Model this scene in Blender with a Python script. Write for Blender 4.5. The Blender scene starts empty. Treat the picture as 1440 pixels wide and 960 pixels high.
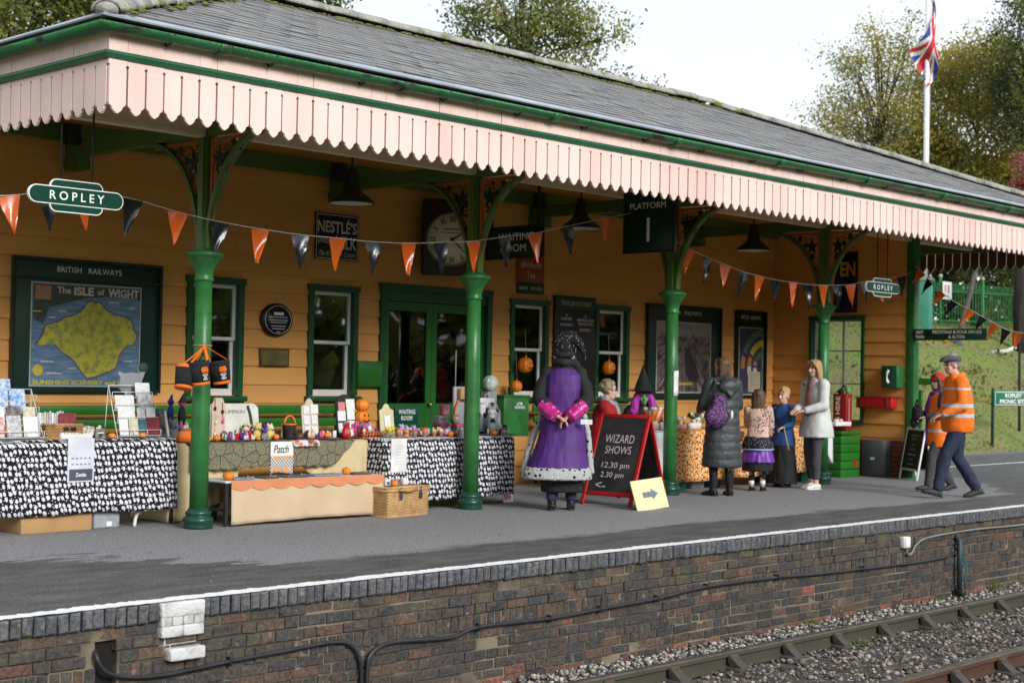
import bpy, bmesh, math, random
import numpy as np
from mathutils import Vector, Matrix, noise

random.seed(7); np.random.seed(7)
PI = math.pi
rad = math.radians
scene = bpy.context.scene
COL = scene.collection

# ------------------------------------------------------------------ camera
# X runs along the platform, Y towards the building, Z up; platform surface is z = 0
CAM = Vector((0.0, 0.0, 1.4001))
YAW, PITCH, ROLL, FPX = 0.7637, 0.0220, 0.0191, 2129.97
_F = Vector((math.cos(YAW)*math.cos(PITCH), math.sin(YAW)*math.cos(PITCH), math.sin(PITCH)))
_R = Vector((math.sin(YAW), -math.cos(YAW), 0.0))
_U = _R.cross(_F)
_R2 = _R*math.cos(ROLL) + _U*math.sin(ROLL)
_U2 = -_R*math.sin(ROLL) + _U*math.cos(ROLL)
cam_data = bpy.data.cameras.new('camera')
cam_data.sensor_width = 23.5
cam_data.lens = FPX/1440*23.5
cam_data.clip_start = 0.1
cam_data.clip_end = 2000
cam_data.dof.use_dof = True
cam_data.dof.focus_distance = 12.4
cam_data.dof.aperture_fstop = 2.0
cam = bpy.data.objects.new('camera', cam_data)
m = Matrix((( _R2.x, _U2.x, -_F.x, CAM.x), (_R2.y, _U2.y, -_F.y, CAM.y), (_R2.z, _U2.z, -_F.z, CAM.z), (0, 0, 0, 1)))
cam.matrix_world = m
COL.objects.link(cam)
scene.camera = cam

# ------------------------------------------------------------------ sky, sun, exposure
SUN_EL, SUN_AZ = rad(25), rad(262)      # azimuth measured in the XY plane from +X
world = bpy.data.worlds.new('World')
scene.world = world
world.use_nodes = True
wn = world.node_tree
for n in list(wn.nodes): wn.nodes.remove(n)
out = wn.nodes.new('ShaderNodeOutputWorld')
sky = wn.nodes.new('ShaderNodeTexSky'); sky.sky_type = 'NISHITA'; sky.sun_disc = False
sky.sun_elevation = SUN_EL; sky.sun_rotation = PI/2 - SUN_AZ
sky.air_density = 1.0; sky.dust_density = 2.0; sky.ozone_density = 1.0
bg_blue = wn.nodes.new('ShaderNodeBackground'); bg_blue.inputs['Strength'].default_value = 0.15
wn.links.new(sky.outputs[0], bg_blue.inputs['Color'])
# an even overcast: bright cloud with soft slightly greyer patches over the whole dome
tc = wn.nodes.new('ShaderNodeTexCoord')
nz = wn.nodes.new('ShaderNodeTexNoise'); nz.inputs['Scale'].default_value = 2.6
nz.inputs['Detail'].default_value = 5.0; nz.inputs['Roughness'].default_value = 0.55
wn.links.new(tc.outputs['Generated'], nz.inputs['Vector'])
rmp = wn.nodes.new('ShaderNodeValToRGB')
rmp.color_ramp.elements[0].position = 0.30; rmp.color_ramp.elements[0].color = (0.74, 0.81, 0.91, 1)
rmp.color_ramp.elements[1].position = 0.62; rmp.color_ramp.elements[1].color = (0.95, 0.98, 1.0, 1)
wn.links.new(nz.outputs['Fac'], rmp.inputs['Fac'])
bg_cloud = wn.nodes.new('ShaderNodeBackground'); bg_cloud.inputs['Strength'].default_value = 0.615
wn.links.new(rmp.outputs['Color'], bg_cloud.inputs['Color'])
mixs = wn.nodes.new('ShaderNodeMixShader'); mixs.inputs['Fac'].default_value = 0.9
wn.links.new(bg_blue.outputs[0], mixs.inputs[1]); wn.links.new(bg_cloud.outputs[0], mixs.inputs[2])
wn.links.new(mixs.outputs[0], out.inputs['Surface'])

sun_data = bpy.data.lights.new('sun', 'SUN')
sun_data.energy = 1.7; sun_data.angle = rad(22); sun_data.color = (1.0, 0.985, 0.96)
sun = bpy.data.objects.new('sun', sun_data); COL.objects.link(sun)
sun.rotation_euler = Vector((math.cos(SUN_AZ)*math.cos(SUN_EL), math.sin(SUN_AZ)*math.cos(SUN_EL), math.sin(SUN_EL))).to_track_quat('Z', 'Y').to_euler()

scene.view_settings.view_transform = 'Standard'
scene.view_settings.look = 'None'
scene.view_settings.gamma = 1.0
scene.view_settings.use_curve_mapping = False
scene.view_settings.exposure = 0.96
try:
    scene.cycles.max_bounces = 8; scene.cycles.diffuse_bounces = 5; scene.cycles.transparent_max_bounces = 8
    scene.cycles.use_denoising = True; scene.cycles.caustics_reflective = False; scene.cycles.caustics_refractive = False
except Exception: pass

# ------------------------------------------------------------------ materials
MATS = {}
def mat(name, col, rough=0.6, col2=None, scale=6.0, metal=0.0, bump=0.0, bscale=40.0, spec=0.4, piece=0.0, detail=4.0, stretch=None, lo=0.35, hi=0.65, coord='Position'):
    """Principled surface: two colours mixed by noise, fine bump, and a per-piece brightness shift."""
    if name in MATS: return MATS[name]
    mt = bpy.data.materials.new(name); mt.use_nodes = True
    nt = mt.node_tree; b = nt.nodes['Principled BSDF']; L = nt.links
    b.inputs['Roughness'].default_value = rough; b.inputs['Metallic'].default_value = metal
    b.inputs['Specular IOR Level'].default_value = spec
    c2 = col2 if col2 else tuple(c*0.8 for c in col)
    if coord == 'Position':
        g = nt.nodes.new('ShaderNodeNewGeometry'); vec = g.outputs['Position']
    else:
        g = nt.nodes.new('ShaderNodeTexCoord'); vec = g.outputs['Object']
    if stretch:
        mp = nt.nodes.new('ShaderNodeMapping'); mp.inputs['Scale'].default_value = stretch
        L.new(vec, mp.inputs['Vector']); vec = mp.outputs['Vector']
    n = nt.nodes.new('ShaderNodeTexNoise'); n.inputs['Scale'].default_value = scale; n.inputs['Detail'].default_value = detail
    L.new(vec, n.inputs['Vector'])
    mr = nt.nodes.new('ShaderNodeMapRange'); mr.inputs['From Min'].default_value = lo; mr.inputs['From Max'].default_value = hi
    L.new(n.outputs['Fac'], mr.inputs['Value'])
    mx = nt.nodes.new('ShaderNodeMix'); mx.data_type = 'RGBA'
    mx.inputs['A'].default_value = (*col, 1); mx.inputs['B'].default_value = (*c2, 1)
    L.new(mr.outputs['Result'], mx.inputs['Factor'])
    cout = mx.outputs['Result']
    if piece:
        oi = nt.nodes.new('ShaderNodeObjectInfo'); gi = nt.nodes.new('ShaderNodeNewGeometry')
        ad = nt.nodes.new('ShaderNodeMath'); ad.operation = 'ADD'
        L.new(oi.outputs['Random'], ad.inputs[0]); L.new(gi.outputs['Random Per Island'], ad.inputs[1])
        fr = nt.nodes.new('ShaderNodeMath'); fr.operation = 'FRACT'; L.new(ad.outputs[0], fr.inputs[0])
        m2 = nt.nodes.new('ShaderNodeMapRange'); m2.inputs['To Min'].default_value = 1-piece; m2.inputs['To Max'].default_value = 1+piece
        L.new(fr.outputs[0], m2.inputs['Value'])
        hs = nt.nodes.new('ShaderNodeHueSaturation'); L.new(cout, hs.inputs['Color']); L.new(m2.outputs['Result'], hs.inputs['Value'])
        cout = hs.outputs['Color']
    L.new(cout, b.inputs['Base Color'])
    if bump:
        n2 = nt.nodes.new('ShaderNodeTexNoise'); n2.inputs['Scale'].default_value = bscale; n2.inputs['Detail'].default_value = 5
        L.new(vec, n2.inputs['Vector'])
        bp = nt.nodes.new('ShaderNodeBump'); bp.inputs['Strength'].default_value = bump; bp.inputs['Distance'].default_value = 0.01
        L.new(n2.outputs['Fac'], bp.inputs['Height']); L.new(bp.outputs['Normal'], b.inputs['Normal'])
    MATS[name] = mt
    return mt

def glass_mat(name, tint=(1, 1, 1), rough=0.02, alpha=0.35):
    """thin glass: clear with mirror-like reflection by Fresnel"""
    if name in MATS: return MATS[name]
    mt = bpy.data.materials.new(name); mt.use_nodes = True
    nt = mt.node_tree; L = nt.links
    for n in list(nt.nodes): nt.nodes.remove(n)
    o = nt.nodes.new('ShaderNodeOutputMaterial')
    t = nt.nodes.new('ShaderNodeBsdfTransparent'); t.inputs['Color'].default_value = (*tint, 1)
    g = nt.nodes.new('ShaderNodeBsdfGlossy'); g.inputs['Roughness'].default_value = rough
    fr = nt.nodes.new('ShaderNodeFresnel'); fr.inputs['IOR'].default_value = 1.5
    ad = nt.nodes.new('ShaderNodeMath'); ad.operation = 'MULTIPLY'; ad.inputs[1].default_value = 2.0
    L.new(fr.outputs[0], ad.inputs[0])
    mx = nt.nodes.new('ShaderNodeMixShader'); L.new(ad.outputs[0], mx.inputs[0]); L.new(t.outputs[0], mx.inputs[1]); L.new(g.outputs[0], mx.inputs[2])
    L.new(mx.outputs[0], o.inputs['Surface'])
    MATS[name] = mt
    return mt

# ------------------------------------------------------------------ mesh builder
class MB:
    def __init__(s): s.v = []; s.f = []; s.mi = []; s.sm = []
    def add(s, vs, fs, mi=0, sm=False, M=None):
        o = len(s.v)
        s.v += [tuple(M @ Vector(p)) for p in vs] if M is not None else [tuple(p) for p in vs]
        s.f += [tuple(i+o for i in f) for f in fs]
        s.mi += [mi]*len(fs); s.sm += [sm]*len(fs)
        return s
    def box(s, c, d, M=None, mi=0):
        x, y, z = c; a, b, e = d[0]/2, d[1]/2, d[2]/2
        vs = [(x-a,y-b,z-e),(x+a,y-b,z-e),(x+a,y+b,z-e),(x-a,y+b,z-e),(x-a,y-b,z+e),(x+a,y-b,z+e),(x+a,y+b,z+e),(x-a,y+b,z+e)]
        return s.add(vs, [(0,3,2,1),(4,5,6,7),(0,1,5,4),(1,2,6,5),(2,3,7,6),(3,0,4,7)], mi, False, M)
    def box2(s, a, b, M=None, mi=0):
        return s.box([(a[i]+b[i])/2 for i in range(3)], [abs(b[i]-a[i]) for i in range(3)], M, mi)
    def cbox(s, c, d, r=0.01, M=None, mi=0):
        """box with chamfered edges"""
        bm = bmesh.new(); bmesh.ops.create_cube(bm, size=1.0)
        for v in bm.verts: v.co = Vector((c[0]+v.co.x*d[0], c[1]+v.co.y*d[1], c[2]+v.co.z*d[2]))
        bmesh.ops.bevel(bm, geom=bm.edges[:], offset=min(r, min(d)*0.45), segments=2, affect='EDGES', profile=0.5)
        bm.verts.index_update()
        s.add([v.co for v in bm.verts], [[v.index for v in f.verts] for f in bm.faces], mi, True, M); bm.free()
        return s
    def lathe(s, prof, c=(0,0,0), n=24, M=None, mi=0, sm=True, cap=True, a0=0.0, a1=2*PI):
        full = abs(a1-a0-2*PI) < 1e-6; k = n if full else n+1
        vs = []; fs = []
        for r, z in prof:
            for i in range(k):
                a = a0+(a1-a0)*i/n
                vs.append((c[0]+r*math.cos(a), c[1]+r*math.sin(a), c[2]+z))
        for j in range(len(prof)-1):
            for i in range(n if full else n):
                i2 = (i+1) % k
                fs.append((j*k+i, j*k+i2, (j+1)*k+i2, (j+1)*k+i))
        if cap and full:
            fs.append(tuple(reversed(range(k)))); fs.append(tuple((len(prof)-1)*k+i for i in range(k)))
        return s.add(vs, fs, mi, sm, M)
    def cyl(s, a, b, r, n=12, r2=None, M=None, mi=0, sm=True):
        return s.tube([a, b], [r, r if r2 is None else r2], n, M, mi, sm)
    def tube(s, pts, rs, n=10, M=None, mi=0, sm=True, sq=None):
        pts = [Vector(p) for p in pts]
        if isinstance(rs, (int, float)): rs = [rs]*len(pts)
        t0 = (pts[1]-pts[0]).normalized()
        ref = Vector((0,0,1)) if abs(t0.z) < 0.9 else Vector((0,1,0))
        u = t0.cross(ref).normalized()
        vs = []; fs = []
        for i, p in enumerate(pts):
            t = (pts[min(i+1, len(pts)-1)]-pts[max(i-1, 0)])
            t = t.normalized() if t.length > 1e-9 else t0
            u = (u-t*u.dot(t)); u = u.normalized() if u.length > 1e-6 else t.orthogonal().normalized()
            w = t.cross(u)
            r = rs[i]; ra, rb = (r if isinstance(r, (tuple, list)) else (r, r))
            for k in range(n):
                a = 2*PI*k/n
                vs.append(p+u*(math.cos(a)*ra)+w*(math.sin(a)*rb))
        for i in range(len(pts)-1):
            for k in range(n):
                fs.append((i*n+k, i*n+(k+1)%n, (i+1)*n+(k+1)%n, (i+1)*n+k))
        fs.append(tuple(reversed(range(n)))); fs.append(tuple((len(pts)-1)*n+k for k in range(n)))
        return s.add(vs, fs, mi, sm, M)
    def loft(s, rings, n=20, M=None, mi=0, sm=True, pw=2.0, cap=True):
        """rings of (cx,cy,cz,rx,ry): horizontal super-ellipses stacked into a closed skin"""
        vs = []; fs = []
        for (cx, cy, cz, rx, ry) in rings:
            for k in range(n):
                a = 2*PI*k/n; ca, sa = math.cos(a), math.sin(a)
                vs.append((cx+rx*math.copysign(abs(ca)**(2/pw), ca), cy+ry*math.copysign(abs(sa)**(2/pw), sa), cz))
        for j in range(len(rings)-1):
            for k in range(n):
                fs.append((j*n+k, j*n+(k+1)%n, (j+1)*n+(k+1)%n, (j+1)*n+k))
        if cap:
            fs.append(tuple(reversed(range(n)))); fs.append(tuple((len(rings)-1)*n+k for k in range(n)))
        return s.add(vs, fs, mi, sm, M)
    def ball(s, c, r, n=16, m_=10, M=None, mi=0, sm=True):
        r = r if isinstance(r, (tuple, list)) else (r, r, r)
        vs = [(c[0], c[1], c[2]-r[2])]; fs = []
        for j in range(1, m_):
            t = -PI/2+PI*j/m_
            for k in range(n):
                a = 2*PI*k/n
                vs.append((c[0]+r[0]*math.cos(t)*math.cos(a), c[1]+r[1]*math.cos(t)*math.sin(a), c[2]+r[2]*math.sin(t)))
        vs.append((c[0], c[1], c[2]+r[2])); top = len(vs)-1
        for k in range(n): fs.append((0, 1+(k+1)%n, 1+k))
        for j in range(m_-2):
            for k in range(n):
                a = 1+j*n; fs.append((a+k, a+(k+1)%n, a+n+(k+1)%n, a+n+k))
        a = 1+(m_-2)*n
        for k in range(n): fs.append((a+k, a+(k+1)%n, top))
        return s.add(vs, fs, mi, sm, M)
    def prism(s, poly, h0, h1, M=None, mi=0):
        """2-D polygon (x,z) given thickness along y from h0 to h1"""
        n = len(poly)
        vs = [(x, h0, z) for x, z in poly]+[(x, h1, z) for x, z in poly]
        fs = [tuple(range(n)), tuple(reversed(range(n, 2*n)))]+[(i, n+i, n+(i+1)%n, (i+1)%n) for i in range(n)]
        return s.add(vs, fs, mi, False, M)
    def quad(s, a, b, c, d, mi=0): return s.add([a, b, c, d], [(0,1,2,3)], mi)
    def grid(s, fn, nu, nv, mi=0, sm=True):
        vs = [fn(i/nu, j/nv) for j in range(nv+1) for i in range(nu+1)]
        fs = [(j*(nu+1)+i, j*(nu+1)+i+1, (j+1)*(nu+1)+i+1, (j+1)*(nu+1)+i) for j in range(nv) for i in range(nu)]
        return s.add(vs, fs, mi, sm)
    def mesh(s, name, mats, off=None):
        me = bpy.data.meshes.new(name)
        v = s.v if off is None else [(p[0]-off[0], p[1]-off[1], p[2]-off[2]) for p in s.v]
        me.from_pydata(v, [], s.f); me.validate(); 
        for mt in (mats if isinstance(mats, (list, tuple)) else [mats]): me.materials.append(mt)
        if len(me.polygons) == len(s.f):
            me.polygons.foreach_set('material_index', s.mi); me.polygons.foreach_set('use_smooth', s.sm)
        me.update()
        return me
    def build(s, name, mats, parent=None, world=False, solid=0.0, fixn=True):
        off = Vector(parent['_w']) if (world and parent is not None) else None
        me = s.mesh(name, mats, off)
        if fixn and len(s.f) < 60000:
            bm = bmesh.new(); bm.from_mesh(me); bmesh.ops.recalc_face_normals(bm, faces=bm.faces); bm.to_mesh(me); bm.free()
        o = bpy.data.objects.new(name, me); COL.objects.link(o)
        if parent is not None: o.parent = parent
        if solid:
            md = o.modifiers.new('thick', 'SOLIDIFY'); md.thickness = solid; md.offset = 0
        return o

def thing(name, label, cat, loc=(0,0,0), rz=0.0, group=None):
    o = bpy.data.objects.new(name, None); COL.objects.link(o)
    o.empty_display_size = 0.1
    o.location = loc; o.rotation_euler = (0, 0, rz)
    o['label'] = label; o['category'] = cat
    if group: o['group'] = group
    o['_w'] = tuple(loc)
    return o
def tag(o, label, cat, group=None):
    o['label'] = label; o['category'] = cat
    if group: o['group'] = group
    return o
def structure(o): o['kind'] = 'structure'; return o
def sub(o, parent): o.parent = parent; return o
def seat(o, loc):
    """move a one-mesh thing's origin to loc (its base) leaving the shape where it is"""
    loc = Vector(loc); o.data.transform(Matrix.Translation(-loc)); o.location = loc; return o

def in_frame(p):
    d = Vector(p)-CAM; z = d.dot(_F)
    if z < 0.5: return 0.0
    x = FPX*d.dot(_R2)/z; y = FPX*d.dot(_U2)/z
    return (1.0 if abs(x) < 740 and abs(y) < 500 else 0.05)/z
def pieces(name, meshes, mats4, parent, limit=300, rest=None, group_rest='stuff'):
    """alike pieces as objects that share mesh data; those past the limit are joined into one part"""
    w = Vector(parent['_w'])
    order = sorted(range(len(mats4)), key=lambda i: -in_frame(mats4[i].translation))
    for i in order[:limit]:
        o = bpy.data.objects.new(name, meshes[i % len(meshes)]); COL.objects.link(o)
        o.parent = parent; M = Matrix.Translation(-w) @ mats4[i]
        o.matrix_local = M
    r = order[limit:]
    if r:
        vs = []; fs = []; mi = []
        for i in r:
            me = meshes[i % len(meshes)]; b = len(vs); M = Matrix.Translation(-w) @ mats4[i]
            vs += [tuple(M @ v.co) for v in me.vertices]; fs += [tuple(b+k for k in p.vertices) for p in me.polygons]
            mi += [p.material_index for p in me.polygons]
        me = bpy.data.meshes.new(rest or name); me.from_pydata(vs, [], fs)
        for mt in meshes[0].materials: me.materials.append(mt)
        me.polygons.foreach_set('material_index', mi); me.update()
        o = bpy.data.objects.new(rest or name, me); COL.objects.link(o); o.parent = parent; o['kind'] = group_rest

# ------------------------------------------------------------------ lettering
_TXT = {}
_txts = bpy.data.scenes.new('letters')
def text_mesh(s, bold=0.0):
    k = (s, bold)
    if k in _TXT: return _TXT[k]
    cu = bpy.data.curves.new('lettering', 'FONT'); cu.body = s; cu.align_x = 'CENTER'; cu.size = 1.0
    cu.resolution_u = 3; cu.offset = bold; cu.extrude = 0.0; cu.space_line = 0.95
    o = bpy.data.objects.new('lettering', cu); _txts.collection.objects.link(o)
    _txts.view_layers[0].update(); dg = _txts.view_layers[0].depsgraph
    me = bpy.data.meshes.new_from_object(o.evaluated_get(dg))
    bpy.data.objects.remove(o); bpy.data.curves.remove(cu)
    n = len(me.vertices); a = np.empty(n*3); me.vertices.foreach_get('co', a); a = a.reshape(-1, 3)
    fs = [tuple(p.vertices) for p in me.polygons]
    bpy.data.meshes.remove(me)
    lo, hi = a.min(0), a.max(0); a = (a-(lo+hi)/2); sz = (hi-lo); a[:, 0] /= sz[0]; a[:, 1] /= sz[1]
    _TXT[k] = (a, fs); return _TXT[k]
def lettering(s, parent, c, w, h, mt, right=(1,0,0), up=(0,0,1), world=True, bold=0.0, name='lettering', shear=0.0):
    """flat raised letters filling a w by h box centred at c in the plane of right / up"""
    a, fs = text_mesh(s, bold)
    R_ = Vector(right).normalized(); U_ = Vector(up).normalized(); c = Vector(c)
    mb = MB(); mb.add([c+R_*((p[0]+shear*p[1]*h/w)*w)+U_*(p[1]*h) for p in a], fs)
    return mb.build(name, mt, parent, world, fixn=False)
# ================================================================== palette
GREEN   = mat('gloss_green_paint', (0.030, 0.165, 0.038), 0.36, (0.022, 0.115, 0.030), 7.0, bump=0.14, bscale=45)
BENCHG  = mat('bench_green_paint', (0.018, 0.150, 0.016), 0.35, (0.015, 0.120, 0.014), 4.0, bump=0.05, bscale=60)
DGREEN  = mat('dark_green_paint', (0.008, 0.040, 0.028), 0.35, (0.006, 0.032, 0.022), 3.0, bump=0.04, bscale=60)
FRAMEG  = mat('window_green_paint', (0.010, 0.085, 0.030), 0.35, (0.010, 0.065, 0.022), 4.0, bump=0.05, bscale=50)
OLIVEG  = mat('beam_green_paint', (0.080, 0.150, 0.028), 0.45, (0.065, 0.125, 0.025), 3.0, bump=0.06, bscale=40)
OCHRE   = mat('ochre_board_paint', (0.70, 0.350, 0.100), 0.55, (0.63, 0.305, 0.080), 2.2, bump=0.2, bscale=30, piece=0.06, stretch=(0.35, 1, 1.6))
CREAM   = mat('cream_paint', (0.74, 0.62, 0.47), 0.55, (0.66, 0.54, 0.40), 3.0, bump=0.06, piece=0.03)
PINK    = mat('valance_pink_paint', (0.78, 0.575, 0.525), 0.55, (0.66, 0.47, 0.42), 2.5, bump=0.08, bscale=25, piece=0.035, stretch=(1, 1, 0.25), lo=0.42, hi=0.75)
WHITE   = mat('white_paint', (0.80, 0.80, 0.80), 0.45, (0.72, 0.72, 0.71), 5.0, bump=0.04)
BLACKP  = mat('black_paint', (0.012, 0.012, 0.014), 0.4, (0.018, 0.018, 0.020), 6.0)
FRET    = mat('fret_orange_paint', (0.420, 0.120, 0.028), 0.5, (0.34, 0.09, 0.02), 8.0, bump=0.1)
LEAFBLK = mat('dark_leaf_iron', (0.006, 0.012, 0.016), 0.5, (0.008, 0.018, 0.016), 9.0)
LETTER  = mat('letter_white', (0.80, 0.80, 0.78), 0.5, (0.74, 0.74, 0.72), 20)
SIGNG   = mat('enamel_green', (0.006, 0.052, 0.034), 0.18, (0.005, 0.044, 0.029), 3.0, spec=0.5)
LEAD    = mat('lead_flashing', (0.36, 0.40, 0.47), 0.5, (0.27, 0.30, 0.35), 3.0, bump=0.15, bscale=20)
GLASS   = glass_mat('window_glass', (0.92, 0.95, 0.94))
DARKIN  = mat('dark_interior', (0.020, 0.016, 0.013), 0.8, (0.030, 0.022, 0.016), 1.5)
IRON    = mat('black_iron', (0.015, 0.015, 0.016), 0.5, (0.022, 0.022, 0.022), 10)
RED     = mat('red_paint', (0.46, 0.012, 0.014), 0.35, (0.38, 0.010, 0.012), 5.0, bump=0.05)

def node_mat(name, rough=0.8, spec=0.3):
    mt = bpy.data.materials.new(name); mt.use_nodes = True; MATS[name] = mt
    nt = mt.node_tree; b = nt.nodes['Principled BSDF']; b.inputs['Roughness'].default_value = rough; b.inputs['Specular IOR Level'].default_value = spec
    return mt, nt, b
def N(nt, t, **kw):
    n = nt.nodes.new('ShaderNode'+t)
    for k, v in kw.items():
        if k in ('operation', 'data_type', 'feature', 'distance', 'blend_type'): setattr(n, k, v)
        else: n.inputs[k].default_value = v
    return n
def noise_of(nt, vec, scale, detail=4, lo=0.35, hi=0.65, to=(0, 1)):
    n = N(nt, 'TexNoise', Scale=scale, Detail=detail); nt.links.new(vec, n.inputs['Vector'])
    r = nt.nodes.new('ShaderNodeMapRange'); r.inputs['From Min'].default_value = lo; r.inputs['From Max'].default_value = hi
    r.inputs['To Min'].default_value = to[0]; r.inputs['To Max'].default_value = to[1]
    nt.links.new(n.outputs['Fac'], r.inputs['Value']); return r.outputs['Result']
def mixc(nt, fac, a, b):
    m_ = nt.nodes.new('ShaderNodeMix'); m_.data_type = 'RGBA'
    for k, v in (('Factor', fac), ('A', a), ('B', b)):
        if hasattr(v, 'links') or isinstance(v, bpy.types.NodeSocket): nt.links.new(v, m_.inputs[k])
        elif isinstance(v, tuple): m_.inputs[k].default_value = (*v, 1)
        else: m_.inputs[k].default_value = v
    return m_.outputs['Result']
def math_(nt, op, a, b=None, clamp=False):
    m_ = nt.nodes.new('ShaderNodeMath'); m_.operation = op; m_.use_clamp = clamp
    for i, v in enumerate((a, b)):
        if v is None: continue
        if isinstance(v, bpy.types.NodeSocket): nt.links.new(v, m_.inputs[i])
        else: m_.inputs[i].default_value = v
    return m_.outputs[0]
def bump_to(nt, b, h, strength, dist=0.01):
    bp = N(nt, 'Bump', Strength=strength, Distance=dist); nt.links.new(h, bp.inputs['Height']); nt.links.new(bp.outputs['Normal'], b.inputs['Normal'])
def posxyz(nt):
    g = nt.nodes.new('ShaderNodeNewGeometry'); s = nt.nodes.new('ShaderNodeSeparateXYZ'); nt.links.new(g.outputs['Position'], s.inputs[0])
    return g.outputs['Position'], s.outputs[0], s.outputs[1], s.outputs[2]

# asphalt: rain-wetted and dark where no roof keeps it dry, moss specks by the edge
ASPHALT, nt, b = node_mat('platform_asphalt', 0.85, 0.35)
P, px, py, pz = posxyz(nt)
mpn = N(nt, 'Mapping', Scale=(0.55, 1.6, 1)); nt.links.new(P, mpn.inputs['Vector'])
w1 = noise_of(nt, mpn.outputs[0], 1.6, 6, 0.25, 0.75, (-0.45, 0.45))
w2 = noise_of(nt, mpn.outputs[0], 9.0, 6, 0.3, 0.7, (-0.12, 0.12))
wob = math_(nt, 'ADD', w1, w2)
dy = math_(nt, 'ADD', math_(nt, 'SUBTRACT', py, 8.78), math_(nt, 'MULTIPLY', wob, 0.42))
dxl = math_(nt, 'ADD', math_(nt, 'SUBTRACT', px, 6.0), math_(nt, 'MULTIPLY', wob, 2.2))
dxl = math_(nt, 'ADD', dxl, math_(nt, 'MULTIPLY', math_(nt, 'SUBTRACT', py, 9.6), 0.9))
dxr = math_(nt, 'SUBTRACT', 19.6, px)
dxr = math_(nt, 'ADD', math_(nt, 'ADD', dxr, math_(nt, 'MULTIPLY', math_(nt, 'SUBTRACT', py, 9.6), 1.2)), math_(nt, 'MULTIPLY', wob, 1.6))
dmin = math_(nt, 'MINIMUM', math_(nt, 'MINIMUM', dy, dxl), dxr)
dry = nt.nodes.new('ShaderNodeMapRange'); dry.inputs['From Min'].default_value = -0.05; dry.inputs['From Max'].default_value = 0.10
nt.links.new(dmin, dry.inputs['Value']); dry = dry.outputs['Result']
gr = noise_of(nt, P, 55, 6, 0.36, 0.64); gr2 = noise_of(nt, P, 22.0, 8, 0.3, 0.7)
cdry = mixc(nt, gr2, mixc(nt, gr, (0.16, 0.16, 0.165), (0.33, 0.33, 0.335)), mixc(nt, gr, (0.125, 0.125, 0.13), (0.27, 0.27, 0.275)))
moss = noise_of(nt, P, 30, 6, 0.52, 0.66); mz = nt.nodes.new('ShaderNodeMapRange'); mz.inputs['From Min'].default_value = 8.5; mz.inputs['From Max'].default_value = 7.9
nt.links.new(py, mz.inputs['Value']); mossf = math_(nt, 'MULTIPLY', math_(nt, 'MULTIPLY', moss, mz.outputs['Result']), 0.75)
cwet = mixc(nt, mossf, mixc(nt, gr, (0.034, 0.034, 0.035), (0.105, 0.102, 0.098)), (0.060, 0.075, 0.028))
damp = noise_of(nt, mpn.outputs[0], 4.0, 5, 0.35, 0.7, (0, 0.32))
dryf = math_(nt, 'ADD', dry, math_(nt, 'MULTIPLY', math_(nt, 'SUBTRACT', 1.0, dry), damp))
nt.links.new(mixc(nt, dryf, cwet, cdry), b.inputs['Base Color'])
rr = nt.nodes.new('ShaderNodeMapRange'); rr.inputs['To Min'].default_value = 0.62; rr.inputs['To Max'].default_value = 0.9
nt.links.new(dry, rr.inputs['Value']); nt.links.new(rr.outputs['Result'], b.inputs['Roughness'])
bump_to(nt, b, gr, 0.5, 0.006)

# old platform brick: soot-dark, brown and red pieces with lichen and lime
def brick_mat(name, cols, lich=0.35):
    mt, nt, b = node_mat(name, 0.85, 0.25)
    P, px, py, pz = posxyz(nt)
    oi = nt.nodes.new('ShaderNodeObjectInfo'); gi = nt.nodes.new('ShaderNodeNewGeometry')
    fr = math_(nt, 'FRACT', math_(nt, 'ADD', oi.outputs['Random'], gi.outputs['Random Per Island']))
    rp = nt.nodes.new('ShaderNodeValToRGB'); cr = rp.color_ramp; cr.interpolation = 'CONSTANT'
    while len(cr.elements) < len(cols): cr.elements.new(0.5)
    for i, c in enumerate(cols): cr.elements[i].position = i/len(cols); cr.elements[i].color = (*c, 1)
    nt.links.new(fr, rp.inputs['Fac'])
    g1 = noise_of(nt, P, 35, 6, 0.25, 0.75, (0.45, 1.5))
    mul = N(nt, 'Mix', data_type='RGBA', blend_type='MULTIPLY', Factor=1.0); nt.links.new(rp.outputs['Color'], mul.inputs['A'])
    cmb = nt.nodes.new('ShaderNodeCombineXYZ'); [nt.links.new(g1, cmb.inputs[i]) for i in range(3)]
    nt.links.new(cmb.outputs[0], mul.inputs['B'])
    zf = nt.nodes.new('ShaderNodeMapRange'); zf.inputs['From Min'].default_value = -0.5; zf.inputs['From Max'].default_value = -0.12
    zf.inputs['To Min'].default_value = 0.15; zf.inputs['To Max'].default_value = 1.0; nt.links.new(pz, zf.inputs['Value'])
    lf = math_(nt, 'MULTIPLY', math_(nt, 'MULTIPLY', noise_of(nt, P, 5.5, 8, 0.45, 0.68), zf.outputs['Result']), lich)
    c = mixc(nt, lf, mul.outputs['Result'], (0.17, 0.165, 0.085))
    lm = math_(nt, 'MULTIPLY', noise_of(nt, P, 14, 8, 0.62, 0.75), 0.5)
    c = mixc(nt, lm, c, (0.36, 0.33, 0.28))
    nt.links.new(c, b.inputs['Base Color'])
    bump_to(nt, b, noise_of(nt, P, 60, 6), 0.6, 0.006)
    return mt
BRICK = brick_mat('old_platform_brick', [(0.066,0.056,0.054),(0.085,0.062,0.052),(0.056,0.052,0.052),(0.104,0.073,0.058),(0.070,0.058,0.055),(0.086,0.073,0.062),(0.052,0.048,0.048),(0.118,0.074,0.058),(0.076,0.060,0.055),(0.062,0.058,0.060)])
REDBRICK = brick_mat('red_platform_brick', [(0.19,0.085,0.060),(0.15,0.076,0.058),(0.12,0.066,0.055),(0.24,0.095,0.06)], 0.15)
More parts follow.
